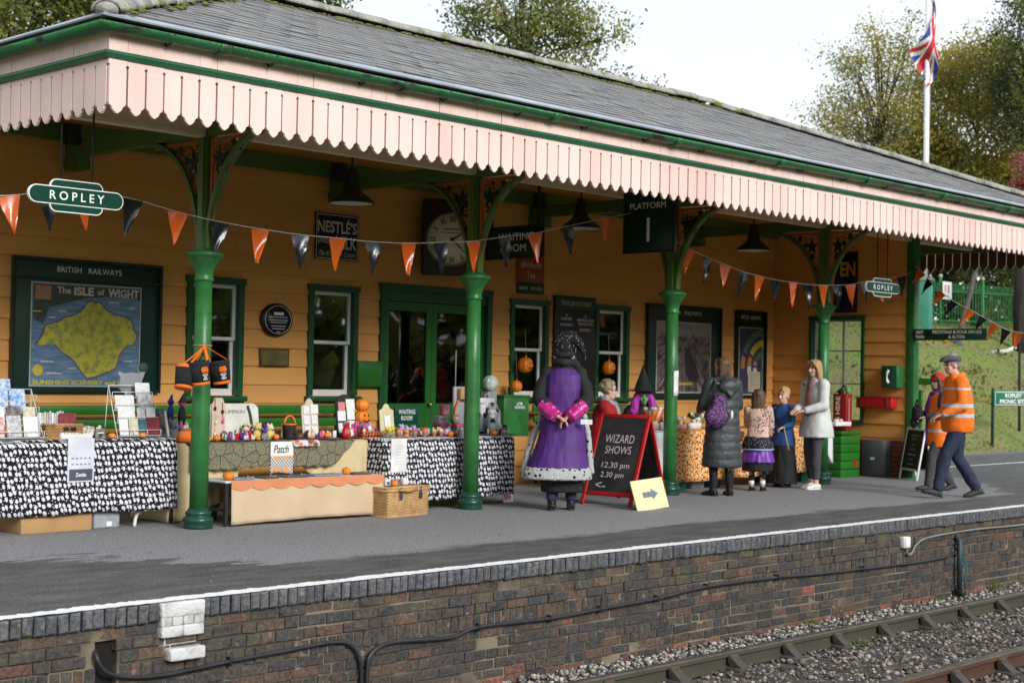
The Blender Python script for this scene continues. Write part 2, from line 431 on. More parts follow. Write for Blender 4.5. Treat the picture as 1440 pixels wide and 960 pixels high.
BLUEBRICK = brick_mat('blue_coping_brick', [(0.105,0.108,0.128),(0.092,0.095,0.112),(0.120,0.120,0.135),(0.085,0.088,0.100),(0.112,0.114,0.130)], 0.25)
MORTAR = mat('lime_mortar', (0.22, 0.182, 0.125), 0.95, (0.08, 0.070, 0.056), 2.5, bump=0.6, bscale=70, lo=0.4, hi=0.6)
BASEBRICK = brick_mat('red_base_brick', [(0.23,0.060,0.042),(0.18,0.050,0.040),(0.27,0.080,0.055),(0.15,0.05,0.045)], 0.0)
CHIPPAINT = mat('worn_white_line_paint', (0.80, 0.80, 0.79), 0.6, (0.62, 0.61, 0.58), 7.0, bump=0.2, bscale=60, lo=0.5, hi=0.85)

def grass_mat(name, cols):
    mt, nt, b = node_mat(name, 0.9, 0.15)
    P, px, py, pz = posxyz(nt)
    a = noise_of(nt, P, 0.55, 6, 0.35, 0.65); c = noise_of(nt, P, 7.0, 6, 0.3, 0.7); d = noise_of(nt, P, 0.5, 5, 0.45, 0.62)
    k = mixc(nt, a, mixc(nt, c, cols[0], cols[1]), mixc(nt, c, cols[2], cols[3]))
    nt.links.new(mixc(nt, math_(nt, 'MULTIPLY', d, 0.75), k, cols[4]), b.inputs['Base Color'])
    bump_to(nt, b, c, 0.8, 0.03); return mt
GRASS = grass_mat('bank_grass', [(0.130,0.185,0.042),(0.185,0.230,0.062),(0.205,0.205,0.078),(0.095,0.140,0.036),(0.20,0.17,0.085)])

# ================================================================== ground
def ground_h(x, y):
    if y < 8.4: return -0.90
    if y < 13.9: return -0.06
    k = 0.44
    z = (y-14.4)*k if y > 14.4 else -0.06
    top = 3.45+0.25*math.sin(x*0.13)+0.02*(y-22)
    if z > top-0.6: z = top-0.6+0.6*(1-math.exp(-(z-top+0.6)/0.6))
    fade = 1.0 if x > 14 else max(0.15, 1-(14-x)/30)
    return max(-0.06, z*fade)+(0.06*noise.noise(Vector((x*0.5, y*0.5, 0)))+0.025*noise.noise(Vector((x*2.1, y*2.1, 3))) if y > 14.4 else 0)
xs = sorted(set([-400,-200,-100,-60,-40,-30,-20,-10,0,5,10,15,18] + [18+0.5*i for i in range(1, 105)] + [72,76,80,90,100,120,150,200,300,500]))
ys = sorted(set([-400,-200,-80,-30,-10,0,4,8.3,8.41,11,13.85,13.95] + [14.4+0.4*i for i in range(40)] + [31,33,36,40,50,70,100,150,250,500]))
mb = MB(); nx, ny = len(xs), len(ys)
mb.add([(x, y, ground_h(x, y)) for y in ys for x in xs], [(j*nx+i, j*nx+i+1, (j+1)*nx+i+1, (j+1)*nx+i) for j in range(ny-1) for i in range(nx-1)], 0, True)
structure(mb.build('ground', GRASS, fixn=False))

# ================================================================== platform
mb = MB(); mb.box2((-20, 7.86, -0.80), (60, 13.95, 0.0)); structure(mb.build('platform', ASPHALT))
mb = MB()                                                             # path behind the platform, past the building
mb.add([(20.8, 13.9, -0.02), (60, 13.9, -0.02), (60, 14.5, -0.015), (20.8, 14.9, -0.015)], [(0,1,2,3)])
structure(mb.build('path', mat('path_asphalt', (0.13,0.13,0.132), 0.9, (0.16,0.16,0.16), 3, bump=0.3, bscale=120)))
def ragged_strip(x0, x1, y0, y1, z, step, jit, drip=0.0):
    m_ = MB(); vs = []; n = int((x1-x0)/step)
    for i in range(n+1):
        x = x0+(x1-x0)*i/n
        k_ = noise.noise(Vector((x*3.1,y0,0)))*jit*1.3; j0 = random.uniform(-jit, jit)*0.35; j1 = random.uniform(-jit, jit)*.7+k_
        vs += [(x, y0+j0, z), (x, y1+j1, z)]
    m_.add(vs, [(2*i, 2*i+2, 2*i+3, 2*i+1) for i in range(n)])
    return m_
o = ragged_strip(-20, 60, 7.775, 7.905, 0.005, 0.028, 0.024).build('edge_line', CHIPPAINT); structure(o)
o = ragged_strip(22.6, 60, 12.18, 12.26, 0.005, 0.06, 0.01).build('back_line', CHIPPAINT); structure(o)

# ------------------------------------------------------------------ platform wall of bricks
pw = thing('platform_wall', 'weathered dark brick wall along the platform edge above the track', 'wall', (10, 7.80, -0.90))
def brick_mesh(name, l, h, d, mt, jit=0.004, ch=0.006):
    bm = bmesh.new(); bmesh.ops.create_cube(bm, size=1.0)
    for v in bm.verts: v.co = Vector((v.co.x*l, v.co.y*d, v.co.z*h))+Vector((random.uniform(-jit, jit), random.uniform(-jit, jit), random.uniform(-jit, jit)))
    front = [e for e in bm.edges if all(v.co.y < 0 for v in e.verts)]
    bmesh.ops.bevel(bm, geom=front, offset=ch, segments=1, affect='EDGES')
    me = bpy.data.meshes.new(name); bm.to_mesh(me); bm.free(); me.materials.append(mt); return me
WX0, WX1 = 2.2, 24.0
mb = MB(); mb.box2((-20, 7.808, -1.0), (4.712, 8.1, -0.006)); mb.box2((4.86, 7.808, -1.0), (60, 8.1, -0.006)); mb.box2((4.712, 7.808, -0.19), (4.86, 8.1, -0.006))
mb.box2((4.712, 7.808, -1.0), (4.86, 8.1, -0.62))
mb.build('mortar_core', MORTAR, pw, True); MB().box2((4.713, 7.845, -0.62), (4.859, 7.859, -0.19)).build('hole_back', mat('hole_shade_dark', (0.012,0.010,0.009), 0.95), pw, True)  # near-black sheet paints the shade inside the wall hole
stretch = [brick_mesh('brick', 0.215, 0.066, 0.05, BRICK) for _ in range(4)]
head = [brick_mesh('brick', 0.104, 0.066, 0.05, BRICK) for _ in range(4)]
redb = [brick_mesh('brick', 0.215, 0.066, 0.05, REDBRICK) for _ in range(3)]
soldier = [brick_mesh('brick', 0.066, 0.105, 0.05, BRICK) for _ in range(4)]
allm = stretch+head+redb+soldier
mats4 = []; sel = []
# courses from the coping down: lichened headers, stretchers, a soldier band, then English bond
plan = [('s', .075), ('s', .075), ('s', .075), ('v', .113), ('s', .075), ('s', .075), ('h', .075), ('s', .075), ('s', .075), ('r', .075), ('r', .075)]
z = -0.115
for ci, (kind, hh) in enumerate(plan):
    zc = z-hh/2; z -= hh
    L_ = {'s': .225, 'h': .113, 'v': .075, 'r': .225}[kind]
    x = WX0-random.uniform(0, .2)
    while x < WX1:
        k2 = kind; l = L_
        if kind == 's' and random.random() < 0.22: k2 = 'h'; l = .113
        if kind == 'r' and random.random() < 0.45: k2 = 's'
        if kind == 's' and random.random() < 0.015: k2 = 'r'
        xc = x+l/2; x += l
        if 4.69 < xc < 4.88 and -0.62 < zc < -0.19: continue
        dep = random.gauss(0, 0.004); rot = random.gauss(0, 0.008)
        sag = 0.006*math.sin(xc*1.3+ci)
        sel.append({'s': 0, 'h': 4, 'r': 8, 'v': 11}[k2]+random.randrange(3))
        mats4.append(Matrix.Translation((xc, 7.825+dep-(0.008 if ci in (1, 2) else 0), zc+sag)) @ Matrix.Rotation(rot, 4, 'Y'))
bkt = {}
for s_, M in zip(sel, mats4): bkt.setdefault(s_, []).append(M)
order = sorted(range(len(mats4)), key=lambda i: -in_frame(mats4[i].translation))
near = set(order[:300]); wv = Vector(pw['_w'])
vs = []; fs = []; mi = []
for i, M in enumerate(mats4):
    me = allm[sel[i]]; ML = Matrix.Translation(-wv) @ M
    if i in near:
        o = bpy.data.objects.new('brick', me); COL.objects.link(o); o.parent = pw; o.matrix_local = ML
    else:
        b0 = len(vs); vs += [tuple(ML @ v.co) for v in me.vertices]; fs += [tuple(b0+k for k in p.vertices) for p in me.polygons]; mi += [1 if 8 <= sel[i] < 11 else 0]*len(me.polygons)
me = bpy.data.meshes.new('far_brickwork'); me.from_pydata(vs, [], fs); me.materials.append(BRICK); me.materials.append(REDBRICK)
me.polygons.foreach_set('material_index', mi); me.update()
o = bpy.data.objects.new('far_brickwork', me); COL.objects.link(o); o.parent = pw; o['kind'] = 'stuff'
cop = [brick_mesh('coping_brick', 0.066, 0.108, 0.115, BLUEBRICK, 0.003, 0.012) for _ in range(5)]
M4 = []
x = WX0
while x < WX1:
    x += random.uniform(0.072, 0.077)
    if 5.12 < x < 5.44: continue
    M4.append(Matrix.Translation((x, 7.820+random.gauss(0, .003), -0.056+random.gauss(0, .0025))) @ Matrix.Rotation(random.gauss(0, .02), 4, 'Y'))
pieces('coping_brick', cop, M4, pw, 300, 'far_coping')
# white painted brick corbel let into the wall
mb = MB(); mb.cbox((5.28, 7.80, -0.048), (0.31, 0.10, 0.09), 0.012)
for i in range(4): mb.cbox((5.165+i*0.077, 7.79, -0.098+random.gauss(0, .002)), (0.072, 0.07, 0.095), 0.008)
for i in range(2): mb.cbox((5.205+i*0.152, 7.79, -0.178), (0.148, 0.072, 0.068), 0.008)
mb.cbox((5.285, 7.83, -0.25), (0.29, 0.05, 0.085), 0.01)
mb.cbox((5.30, 7.772, -0.315), (0.25, 0.10, 0.075), 0.012)
o = mb.build('corbel', mat('flaking_white_paint', (0.60,0.60,0.60), 0.7, (0.30,0.29,0.27), 9, bump=0.9, bscale=45, lo=0.48, hi=0.75)); seat(o, (5.28, 7.8, -0.36)); tag(o, 'white painted brick corbel with a lower ledge set into the platform wall', 'corbel')
# cables clipped along the wall
CABLE = mat('black_cable', (0.020, 0.021, 0.024), 0.45, (0.035, 0.036, 0.040), 8)
GCABLE = mat('grey_cable', (0.22, 0.23, 0.22), 0.5, (0.16, 0.17, 0.16), 8)
def smooth_path(pts, k=6):
    P_ = [Vector(p) for p in pts]; res = []
    for i in range(len(P_)-1):
        p0, p1, p2, p3 = P_[max(i-1, 0)], P_[i], P_[i+1], P_[min(i+2, len(P_)-1)]
        for j in range(k):
            t = j/k
            res.append(0.5*((2*p1)+(p2-p0)*t+(2*p0-5*p1+4*p2-p3)*t*t+(3*p1-p0-3*p2+p3)*t*t*t))
    res.append(P_[-1]); return res
def cable(name, label, pts, r, mt, clips=()):
    t = thing(name, label, 'cable', pts[0])
    mb = MB(); mb.tube(smooth_path(pts), r, 8); mb.build('sheath', mt, t, True)
    for c in clips: MB().cbox((c[0], c[1]+0.005, c[2]), (0.018, 0.05, 0.055), 0.004).build('clip', IRON, t, True)
cable('wall_cable', 'black cable looping out of the hole left of the white corbel', [(4.78,7.95,-0.22),(4.70,7.775,-0.26),(4.74,7.765,-0.34),(4.84,7.77,-0.395),(5.124,7.775,-0.432),(5.637,7.775,-0.41),(6.1,7.775,-0.395),(6.45,7.775,-0.385),(6.62,7.775,-0.42),(6.70,7.775,-0.54),(6.72,7.775,-0.72),(6.72,7.775,-0.9)], 0.014, CABLE, [(5.64,7.775,-0.41)])
c2 = [(6.765,7.77,-0.9),(6.765,7.77,-0.62),(6.80,7.77,-0.50),(6.995,7.77,-0.445),(7.537,7.77,-0.475),(7.822,7.77,-0.43),(8.588,7.77,-0.447),(9.172,7.77,-0.434),(9.893,7.77,-0.418),(10.578,7.77,-0.38),(11.658,7.77,-0.39),(12.4,7.77,-0.415),(13.141,7.77,-0.430),(14.264,7.77,-0.447),(14.87,7.77,-0.43),(15.10,7.77,-0.37),(15.13,7.77,-0.30),(15.06,7.80,-0.25)]
cable('wall_cable', 'long black cable clipped along the middle of the platform wall', c2, 0.0155, CABLE, [(7.82,7.77,-0.43),(8.59,7.77,-0.447),(9.17,7.77,-0.434),(9.9,7.77,-0.418),(10.58,7.77,-0.38),(11.66,7.77,-0.39),(13.14,7.77,-0.43)])
cable('wall_cable', 'pale grey cable curving up from the white junction box', [(13.97,7.765,-0.28),(14.0,7.765,-0.345),(14.08,7.765,-0.345),(14.18,7.765,-0.26),(14.45,7.765,-0.205),(15.4,7.765,-0.185),(16.6,7.765,-0.20),(18,7.765,-0.19),(21,7.765,-0.2)], 0.011, GCABLE)
t = thing('junction_box', 'small white junction box on the platform wall', 'box', (13.95, 7.80, -0.28))
MB().cbox((13.95,7.775,-0.225), (0.105,0.07,0.115), 0.01).build('case', WHITE, t, True); MB().cbox((13.95,7.735,-0.225), (0.09,0.012,0.10), 0.004).build('lid', WHITE, t, True)
t = thing('drain_pipe', 'short dark teal drain pipe running down the wall to the ballast', 'pipe', (15.06, 7.74, -0.86))
mb = MB(); mb.tube([(15.06,7.80,-0.24),(15.06,7.74,-0.28),(15.06,7.735,-0.82)], 0.028, 10); mb.build('pipe', mat('teal_black_pipe', (0.02,0.035,0.04), 0.5, (0.03,0.07,0.075), 12), t, True)
MB().cbox((15.06,7.72,-0.83), (0.09,0.10,0.07), 0.02).build('shoe', IRON, t, True)
mb = MB()
for i in range(9): mb.tube(smooth_path([(15.08+random.uniform(0,.05),7.72,-0.42-0.02*i),(15.10+random.uniform(0,.06),7.70,-0.55),(15.11+random.uniform(0,.05),7.71,-0.68-0.015*i)],3), 0.006, 5)
mb.build('netting', mat('teal_netting', (0.02,0.14,0.15), 0.7, (0.02,0.08,0.09), 20), t, True)

# ================================================================== track
STONE = brick_mat('ballast_stone', [(0.15,0.13,0.115),(0.24,0.21,0.185),(0.10,0.088,0.08),(0.31,0.27,0.23),(0.17,0.14,0.12),(0.36,0.315,0.27),(0.06,0.056,0.055),(0.17,0.13,0.10)], 0.0)
PALEST = brick_mat('pale_ballast_stone', [(0.30,0.28,0.26),(0.42,0.39,0.36),(0.20,0.185,0.17),(0.36,0.30,0.24),(0.14,0.13,0.125),(0.48,0.45,0.41)], 0.0)
mb = MB()
mb.grid(lambda u, v: (2+28*u, 3.2+4.6*v, -0.895+0.012*noise.noise(Vector((u*90, v*20, 0)))), 120, 24)
structure(mb.build('trackbed', mat('ballast_fines', (0.060,0.056,0.052), 0.95, (0.11,0.10,0.09), 25, bump=0.8, bscale=90), fixn=False))
bm = bmesh.new(); bmesh.ops.create_icosphere(bm, subdivisions=1, radius=1.0)
iv = np.array([v.co for v in bm.verts]); ifc = np.array([[v.index for v in f.verts] for f in bm.faces]); bm.free()
rng = np.random.default_rng(5)
def stones(name, label, n, area, size, mt, z0):
    """thousands of loose crushed stones, each a rough polyhedron"""
    x0, x1, y0, y1 = area
    cx = rng.uniform(x0, x1, n); cy = rng.uniform(y0, y1, n)
    sc = rng.uniform(size[0], size[1], n)*rng.choice([0.6, 1, 1, 1.25], n)
    cz = z0+rng.uniform(-0.012, 0.018, n)
    ax = rng.normal(size=(n, 4)); ax /= np.linalg.norm(ax, axis=1)[:, None]; w, x, y, z = ax.T
    Rm = np.stack([np.stack([1-2*(y*y+z*z), 2*(x*y-z*w), 2*(x*z+y*w)], -1), np.stack([2*(x*y+z*w), 1-2*(x*x+z*z), 2*(y*z-x*w)], -1), np.stack([2*(x*z-y*w), 2*(y*z+x*w), 1-2*(x*x+y*y)], -1)], 1)
    shp = rng.uniform(0.55, 1.15, (n, 1, 3)); v = iv[None]*shp*rng.uniform(0.8, 1.15, (n, len(iv), 1))
    v = np.einsum('nij,nkj->nki', Rm, v)*sc[:, None, None]; v[:, :, 2] *= 0.8
    v += np.stack([cx, cy, cz], -1)[:, None]
    f = (ifc[None]+(np.arange(n)*len(iv))[:, None, None]).reshape(-1, 3)
    me = bpy.data.meshes.new(name); V = v.reshape(-1, 3)
    me.vertices.add(len(V)); me.vertices.foreach_set('co', V.ravel()); me.loops.add(f.size); me.loops.foreach_set('vertex_index', f.ravel())
    me.polygons.add(len(f)); me.polygons.foreach_set('loop_start', np.arange(len(f))*3); me.update(calc_edges=True)
    me.materials.append(mt); o = bpy.data.objects.new(name, me); COL.objects.link(o)
    o['kind'] = 'stuff'; o['label'] = label; o['category'] = 'ballast'; return o
stones('ballast', 'grey crushed stone ballast between and beside the rails', 21000, (6.5, 21, 3.9, 7.10), (0.012, 0.026), STONE, -0.885)
stones('ballast', 'paler loose stones lying between the near rail and the brick wall', 5200, (6.5, 22, 7.08, 7.80), (0.011, 0.026), PALEST, -0.872)

RUST = mat('rusty_rail_steel', (0.125, 0.060, 0.032), 0.7, (0.080, 0.042, 0.028), 5, bump=0.3, bscale=40)
RAILG = mat('mossy_rail_steel', (0.060, 0.052, 0.042), 0.7, (0.070, 0.066, 0.042), 2.5, bump=0.3, bscale=40)
RAILTOP = mat('worn_rail_head', (0.16, 0.135, 0.115), 0.38, (0.10, 0.085, 0.075), 6, metal=0.5)
CHAIRM = mat('iron_rail_chair', (0.070, 0.058, 0.048), 0.75, (0.045, 0.040, 0.036), 10, bump=0.4)
def rail(yc, label, web):
    t = thing('rail', label, 'rail', (12, yc, -0.87)); zt = -0.735
    prof = [(-.035,zt-.012),(-.030,zt),(.030,zt),(.035,zt-.012),(.035,zt-.040),(.010,zt-.052),(.010,zt-.105),(.034,zt-.115),(.034,zt-.142),(-.034,zt-.142),(-.034,zt-.115),(-.010,zt-.105),(-.010,zt-.052),(-.035,zt-.040)]
    mb = MB(); n = len(prof)
    mb.add([(-12, yc+a, c) for a, c in prof]+[(45, yc+a, c) for a, c in prof], [(i, (i+1)%n, n+(i+1)%n, n+i) for i in range(n)]+[tuple(range(n)), tuple(range(2*n-1, n-1, -1))])
    mb.mi = [1 if i in (0, 1, 2) else 0 for i in range(len(mb.f))]
    mb.build('rail_bar', [web, RAILTOP], t, True)
    x = 5.3
    ch = MB()
    ch.cbox((0,0,0.0), (0.16,0.36,0.04), 0.01); ch.prism([(-0.17,0.015),(-0.045,0.11),(-0.045,0.015)], -0.05, 0.05, Matrix.Rotation(PI/2, 4, 'Z')); ch.prism([(0.17,0.015),(0.05,0.015),(0.05,0.10)], -0.05, 0.05, Matrix.Rotation(PI/2, 4, 'Z'))
    cm = ch.mesh('rail_chair', CHAIRM); kb = MB().cbox((0,0,0), (0.10,0.05,0.075), 0.012).mesh('wooden_key', mat('oak_key', (0.10,0.07,0.045), 0.9, (0.07,0.05,0.035), 12))
    while x < 24:
        o = bpy.data.objects.new('rail_chair', cm); COL.objects.link(o); o.parent = t; o.location = (x-12, 0, 0.0)
        k = bpy.data.objects.new('wooden_key', kb); COL.objects.link(k); k.parent = o; k.location = (0, -0.05, 0.075)
        x += 0.76
rail(7.02, 'near running rail closest to the platform wall, dark with mossy web', RAILG)
rail(5.53, 'rusty brown running rail in the bottom right corner', RUST)
SLEEP = mat('weathered_sleeper_wood', (0.075,0.062,0.050), 0.95, (0.045,0.038,0.033), 4, bump=0.5, bscale=30, stretch=(3,0.4,1))
sm = MB().cbox((0,0,0), (0.25,2.6,0.13), 0.012).mesh('sleeper', SLEEP)
for i in range(14):
    o = bpy.data.objects.new('sleeper', sm); COL.objects.link(o); o.location = (8.34+0.76*i, 6.28, -0.945+random.gauss(0,.002)); o.rotation_euler[2] = random.gauss(0,.008)
    tag(o, 'half-buried wooden sleeper crossing under both rails', 'sleeper', 'sleepers buried in the ballast')
# ================================================================== station building
YW = 13.585                                   # face line of the front wall
bld = thing('station_building', 'single-storey station building clad in ochre lapped weatherboards', 'building', (13.5, YW, 0))
SILL_Z, HEAD_Z = 1.12, 2.32
WIN = [(9.21, 9.87), (10.84, 11.50), (14.15, 14.81), (15.83, 16.49)]
DOOR = (11.92, 13.72, -0.05, 2.38)
OPEN = [(a, b_, SILL_Z, HEAD_Z) for a, b_ in WIN]+[DOOR]
# dark room behind the openings, and the wall core cut round them
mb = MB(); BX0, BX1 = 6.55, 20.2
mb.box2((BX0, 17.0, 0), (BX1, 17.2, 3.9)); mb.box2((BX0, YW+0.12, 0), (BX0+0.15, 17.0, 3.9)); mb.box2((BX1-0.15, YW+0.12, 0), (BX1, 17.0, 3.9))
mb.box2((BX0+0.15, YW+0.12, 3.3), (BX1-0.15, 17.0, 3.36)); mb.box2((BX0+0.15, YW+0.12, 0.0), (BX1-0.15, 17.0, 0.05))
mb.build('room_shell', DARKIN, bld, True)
cuts = sorted(set([BX0, BX1]+[v for o_ in OPEN for v in o_[:2]]))
mb = MB()
for a, b_ in zip(cuts[:-1], cuts[1:]):
    xm = (a+b_)/2; hole = [o_ for o_ in OPEN if o_[0] < xm < o_[1]]
    if not hole: mb.box2((a, YW, 0), (b_, YW+0.12, 3.88))
    else:
        h = hole[0]
        mb.box2((a, YW, h[3]), (b_, YW+0.12, 3.88))
        if h[2] > 0: mb.box2((a, YW, 0), (b_, YW+0.12, h[2]))
mb.box2((9.9, YW, 3.88), (18.2, YW+0.12, 5.2)); mb.build('wall_core', OCHRE, bld, True)
# lapped weatherboards: each course broken by the openings and by butt joints
def board_mesh(name, pitch, mt, x_thick=0.028):
    m_ = MB(); h = pitch
    prof = [(0.0, 0.0), (-x_thick, 0.0), (-x_thick-0.001, 0.012), (-0.006, h+0.012), (0.0, h+0.012)]
    n = len(prof)
    m_.add([(-0.5, a, c) for a, c in prof]+[(0.5, a, c) for a, c in prof], [(i, n+i, n+(i+1)%n, (i+1)%n) for i in range(n)]+[tuple(range(n)), tuple(range(2*n-1, n-1, -1))])
    bm = bmesh.new(); me = m_.mesh(name, mt); bm.from_mesh(me); bmesh.ops.recalc_face_normals(bm, faces=bm.faces); bm.to_mesh(me); bm.free(); return me
BM = board_mesh('weatherboard', 0.204, OCHRE)
z = 0.22; wv = Vector(bld['_w'])
nb = 0
while z < 3.75:
    segs = [(BX0, BX1)]
    for (a, b_, z0, z1) in OPEN:
        if z+0.19 > z0-0.02 and z+0.02 < z1+0.02:
            segs = [s for (p0, p1) in segs for s in ((p0, min(p1, a-0.02)), (max(p0, b_+0.02), p1)) if s[1]-s[0] > 0.02]
    out_ = []
    for p0, p1 in segs:
        x = p0
        while x < p1-0.01:
            e = min(p1, x+random.uniform(2.6, 4.4))
            if p1-e < 0.5: e = p1
            out_.append((x, e)); x = e
    for p0, p1 in out_:
        o = bpy.data.objects.new('weatherboard', BM); COL.objects.link(o); o.parent = bld
        o.location = Vector(((p0+p1)/2, YW-0.001+random.gauss(0,.0008), z+random.gauss(0,.001)))-wv; o.scale = (p1-p0-0.003, 1, 1)
    z += 0.204
# sash windows
CURTAIN = mat('dim_blind', (0.10,0.095,0.085), 0.9, (0.06,0.055,0.05), 3)
def sash_window(x0, x1, label=None):
    w = thing('window', 'x', 'x', (0,0,0)); del w['label']; del w['category']; w['_w'] = tuple(wv); w.parent = bld
    w.location = (0, 0, 0)
    y = YW
    f = MB(); t_ = 0.06
    f.cbox2 = None
    f.box2((x0-0.035, y-0.055, SILL_Z), (x0+0.035, y+0.10, HEAD_Z)); f.box2((x1-0.035, y-0.055, SILL_Z), (x1+0.035, y+0.10, HEAD_Z))
    f.box2((x0-0.05, y-0.065, HEAD_Z), (x1+0.05, y+0.10, HEAD_Z+0.07))
    f.build('frame', FRAMEG, w, True)
    s = MB(); s.cbox(((x0+x1)/2, y-0.03, SILL_Z-0.035), (x1-x0+0.14, 0.15, 0.06), 0.012); s.build('sill', FRAMEG, w, True)
    ax0, ax1 = x0+0.036, x1-0.036; zm = 1.735
    for nm, z0, z1, yy in (('upper_sash', zm-0.02, HEAD_Z-0.002, y+0.012), ('lower_sash', SILL_Z, zm+0.015, y+0.048)):
        m_ = MB(); k = 0.042
        m_.box2((ax0, yy, z0), (ax0+k, yy+0.034, z1)); m_.box2((ax1-k, yy, z0), (ax1, yy+0.034, z1))
        m_.box2((ax0+k, yy+0.001, z1-k), (ax1-k, yy+0.033, z1)); m_.box2((ax0+k, yy+0.001, z0), (ax1-k, yy+0.033, z0+(0.036 if nm[0] == 'u' else 0.07)))
        so = m_.build(nm, WHITE, w, True)
        g = MB(); g.box2((ax0+k, yy+0.014, z0+0.03), (ax1-k, yy+0.018, z1-k)); g.build('pane', GLASS, w, True)
    return w
for a, b_ in WIN: sash_window(a, b_)
# double door
d = thing('door', 'x', 'x', (0,0,0)); del d['label']; del d['category']; d['_w'] = tuple(wv); d.parent = bld
DOORG = mat('door_green_paint', (0.016, 0.130, 0.020), 0.3, (0.014, 0.105, 0.018), 3, bump=0.05)
x0, x1 = DOOR[:2]
f = MB(); f.box2((x0-0.04, YW-0.06, 0.0), (x0+0.045, YW+0.1, 2.38)); f.box2((x1-0.045, YW-0.06, 0.0), (x1+0.04, YW+0.1, 2.38)); f.box2((x0-0.05, YW-0.07, 2.38), (x1+0.05, YW+0.1, 2.46)); f.box2((x0+0.045, YW-0.04, 2.26), (x1-0.045, YW+0.06, 2.38))
f.build('frame', FRAMEG, d, True)
xm = (x0+x1)/2-0.06
for a, b_ in ((x0+0.05, xm-0.003), (xm+0.003, x1-0.05)):
    m_ = MB(); s_ = 0.085
    m_.box2((a, YW+0.0, 0.02), (a+s_, YW+0.045, 2.255)); m_.box2((b_-s_, YW+0.0, 0.02), (b_, YW+0.045, 2.255))
    m_.box2((a+s_, YW+0.002, 2.15), (b_-s_, YW+0.043, 2.255)); m_.box2((a+s_, YW+0.002, 0.76), (b_-s_, YW+0.043, 1.03)); m_.box2((a+s_, YW+0.002, 0.02), (b_-s_, YW+0.043, 0.24))
    m_.box2((a+s_, YW+0.018, 0.24), (b_-s_, YW+0.034, 0.76))
    m_.build('leaf', DOORG, d, True)
    MB().box2((a+s_, YW+0.020, 1.03), (b_-s_, YW+0.026, 2.15)).build('pane', GLASS, d, True)
MB().ball((xm-0.04, YW-0.04, 1.02), 0.028).cyl((xm-0.04, YW-0.04, 1.02), (xm-0.04, YW+0.01, 1.02), 0.012).build('knob', mat('brass', (0.55,0.38,0.12), 0.3, (0.42,0.28,0.08), 10, metal=0.9), d, True)
m_ = MB(); m_.cbox((12.36, YW-0.008, 0.89), (0.38, 0.014, 0.20), 0.004); m_.build('name_plate', mat('plate_green', (0.006,0.070,0.045), 0.3, (0.006,0.06,0.04), 5), d, True)
lettering('WAITING', d, (12.36, YW-0.017, 0.93), 0.27, 0.055, LETTER, bold=0.02); lettering('ROOM', d, (12.36, YW-0.017, 0.855), 0.18, 0.055, LETTER, bold=0.02)

# ------------------------------------------------------------------ end screen wall at the right end
XS = 20.16
scr = thing('screen_wall', 'ochre weatherboarded end wall with a tall window and brick base, right of the posters', 'wall', (XS, 12.4, 0))
SY0, SY1 = 11.24, 13.55; sv = Vector(scr['_w'])
SW = (11.98, 12.84, 0.80, 2.33)
mb = MB(); xa, xb = XS+0.002, XS+0.10
mb.box2((xa, SY0, 0.55), (xb, SW[0], 3.85)); mb.box2((xa, SW[1], 0.55), (xb, SY1, 3.85)); mb.box2((xa, SW[0], SW[3]), (xb, SW[1], 3.85)); mb.box2((xa, SW[0], 0.55), (xb, SW[1], SW[2]))
mb.build('wall_core', OCHRE, scr, True)
BM2 = board_mesh('weatherboard', 0.204, OCHRE); BM2.transform(Matrix.Rotation(-PI/2, 4, 'Z'))   # runs along Y, face towards -X
z = 0.57
while z < 3.6:
    segs = [(SY0, SY1)]
    if z+0.19 > SW[2] and z+0.02 < SW[3]: segs = [(SY0, SW[0]-0.02), (SW[1]+0.02, SY1)]
    for p0, p1 in segs:
        o = bpy.data.objects.new('weatherboard', BM2); COL.objects.link(o); o.parent = scr
        o.location = Vector((XS, (p0+p1)/2, z+random.gauss(0,.001)))-sv; o.scale = (1, p1-p0-0.003, 1)
    z += 0.204
w = thing('window', 'x', 'x'); del w['label']; del w['category']; w['_w'] = tuple(sv); w.parent = scr
f = MB(); f.box2((XS-0.055, SW[0]-0.05, SW[2]-0.05), (XS+0.11, SW[0], SW[3])); f.box2((XS-0.055, SW[1], SW[2]-0.05), (XS+0.11, SW[1]+0.05, SW[3])); f.box2((XS-0.065, SW[0]-0.06, SW[3]), (XS+0.11, SW[1]+0.06, SW[3]+0.06)); f.box2((XS-0.07, SW[0], SW[2]-0.05), (XS+0.11, SW[1], SW[2]))
f.build('frame', FRAMEG, w, True)
BAR = mat('grey_glazing_bar', (0.42,0.44,0.46), 0.5, (0.36,0.38,0.40), 6)
m_ = MB(); ym = 12.33
for yy in (SW[0]+0.012, ym, SW[1]-0.012): m_.box2((XS+0.02, yy-0.012, SW[2]), (XS+0.05, yy+0.012, SW[3]))
for zz in (SW[3]-0.012, 1.86, 1.36, SW[2]+0.012): m_.box2((XS+0.021, SW[0], zz-0.012), (XS+0.049, SW[1], zz+0.012))
m_.build('glazing_bars', BAR, w, True)
ysp = [SW[0]+0.024, ym, SW[1]-0.024]; zsp = [SW[2]+0.02, 1.36, 1.86, SW[3]-0.02]
for i in range(2):
    for j in range(3): MB().box2((XS+0.033, ysp[i]+0.012, zsp[j]+0.012), (XS+0.037, ysp[i+1]-0.012, zsp[j+1]-0.012)).build('pane', GLASS, w, True)
MB().box2((XS+0.01, SY0, 0), (XS+0.09, SY1, 0.555)).build('base_core', MORTAR, scr, True)
bb = [brick_mesh('brick', 0.215, 0.062, 0.06, BASEBRICK, 0.002, 0.004) for _ in range(3)]
M4 = []
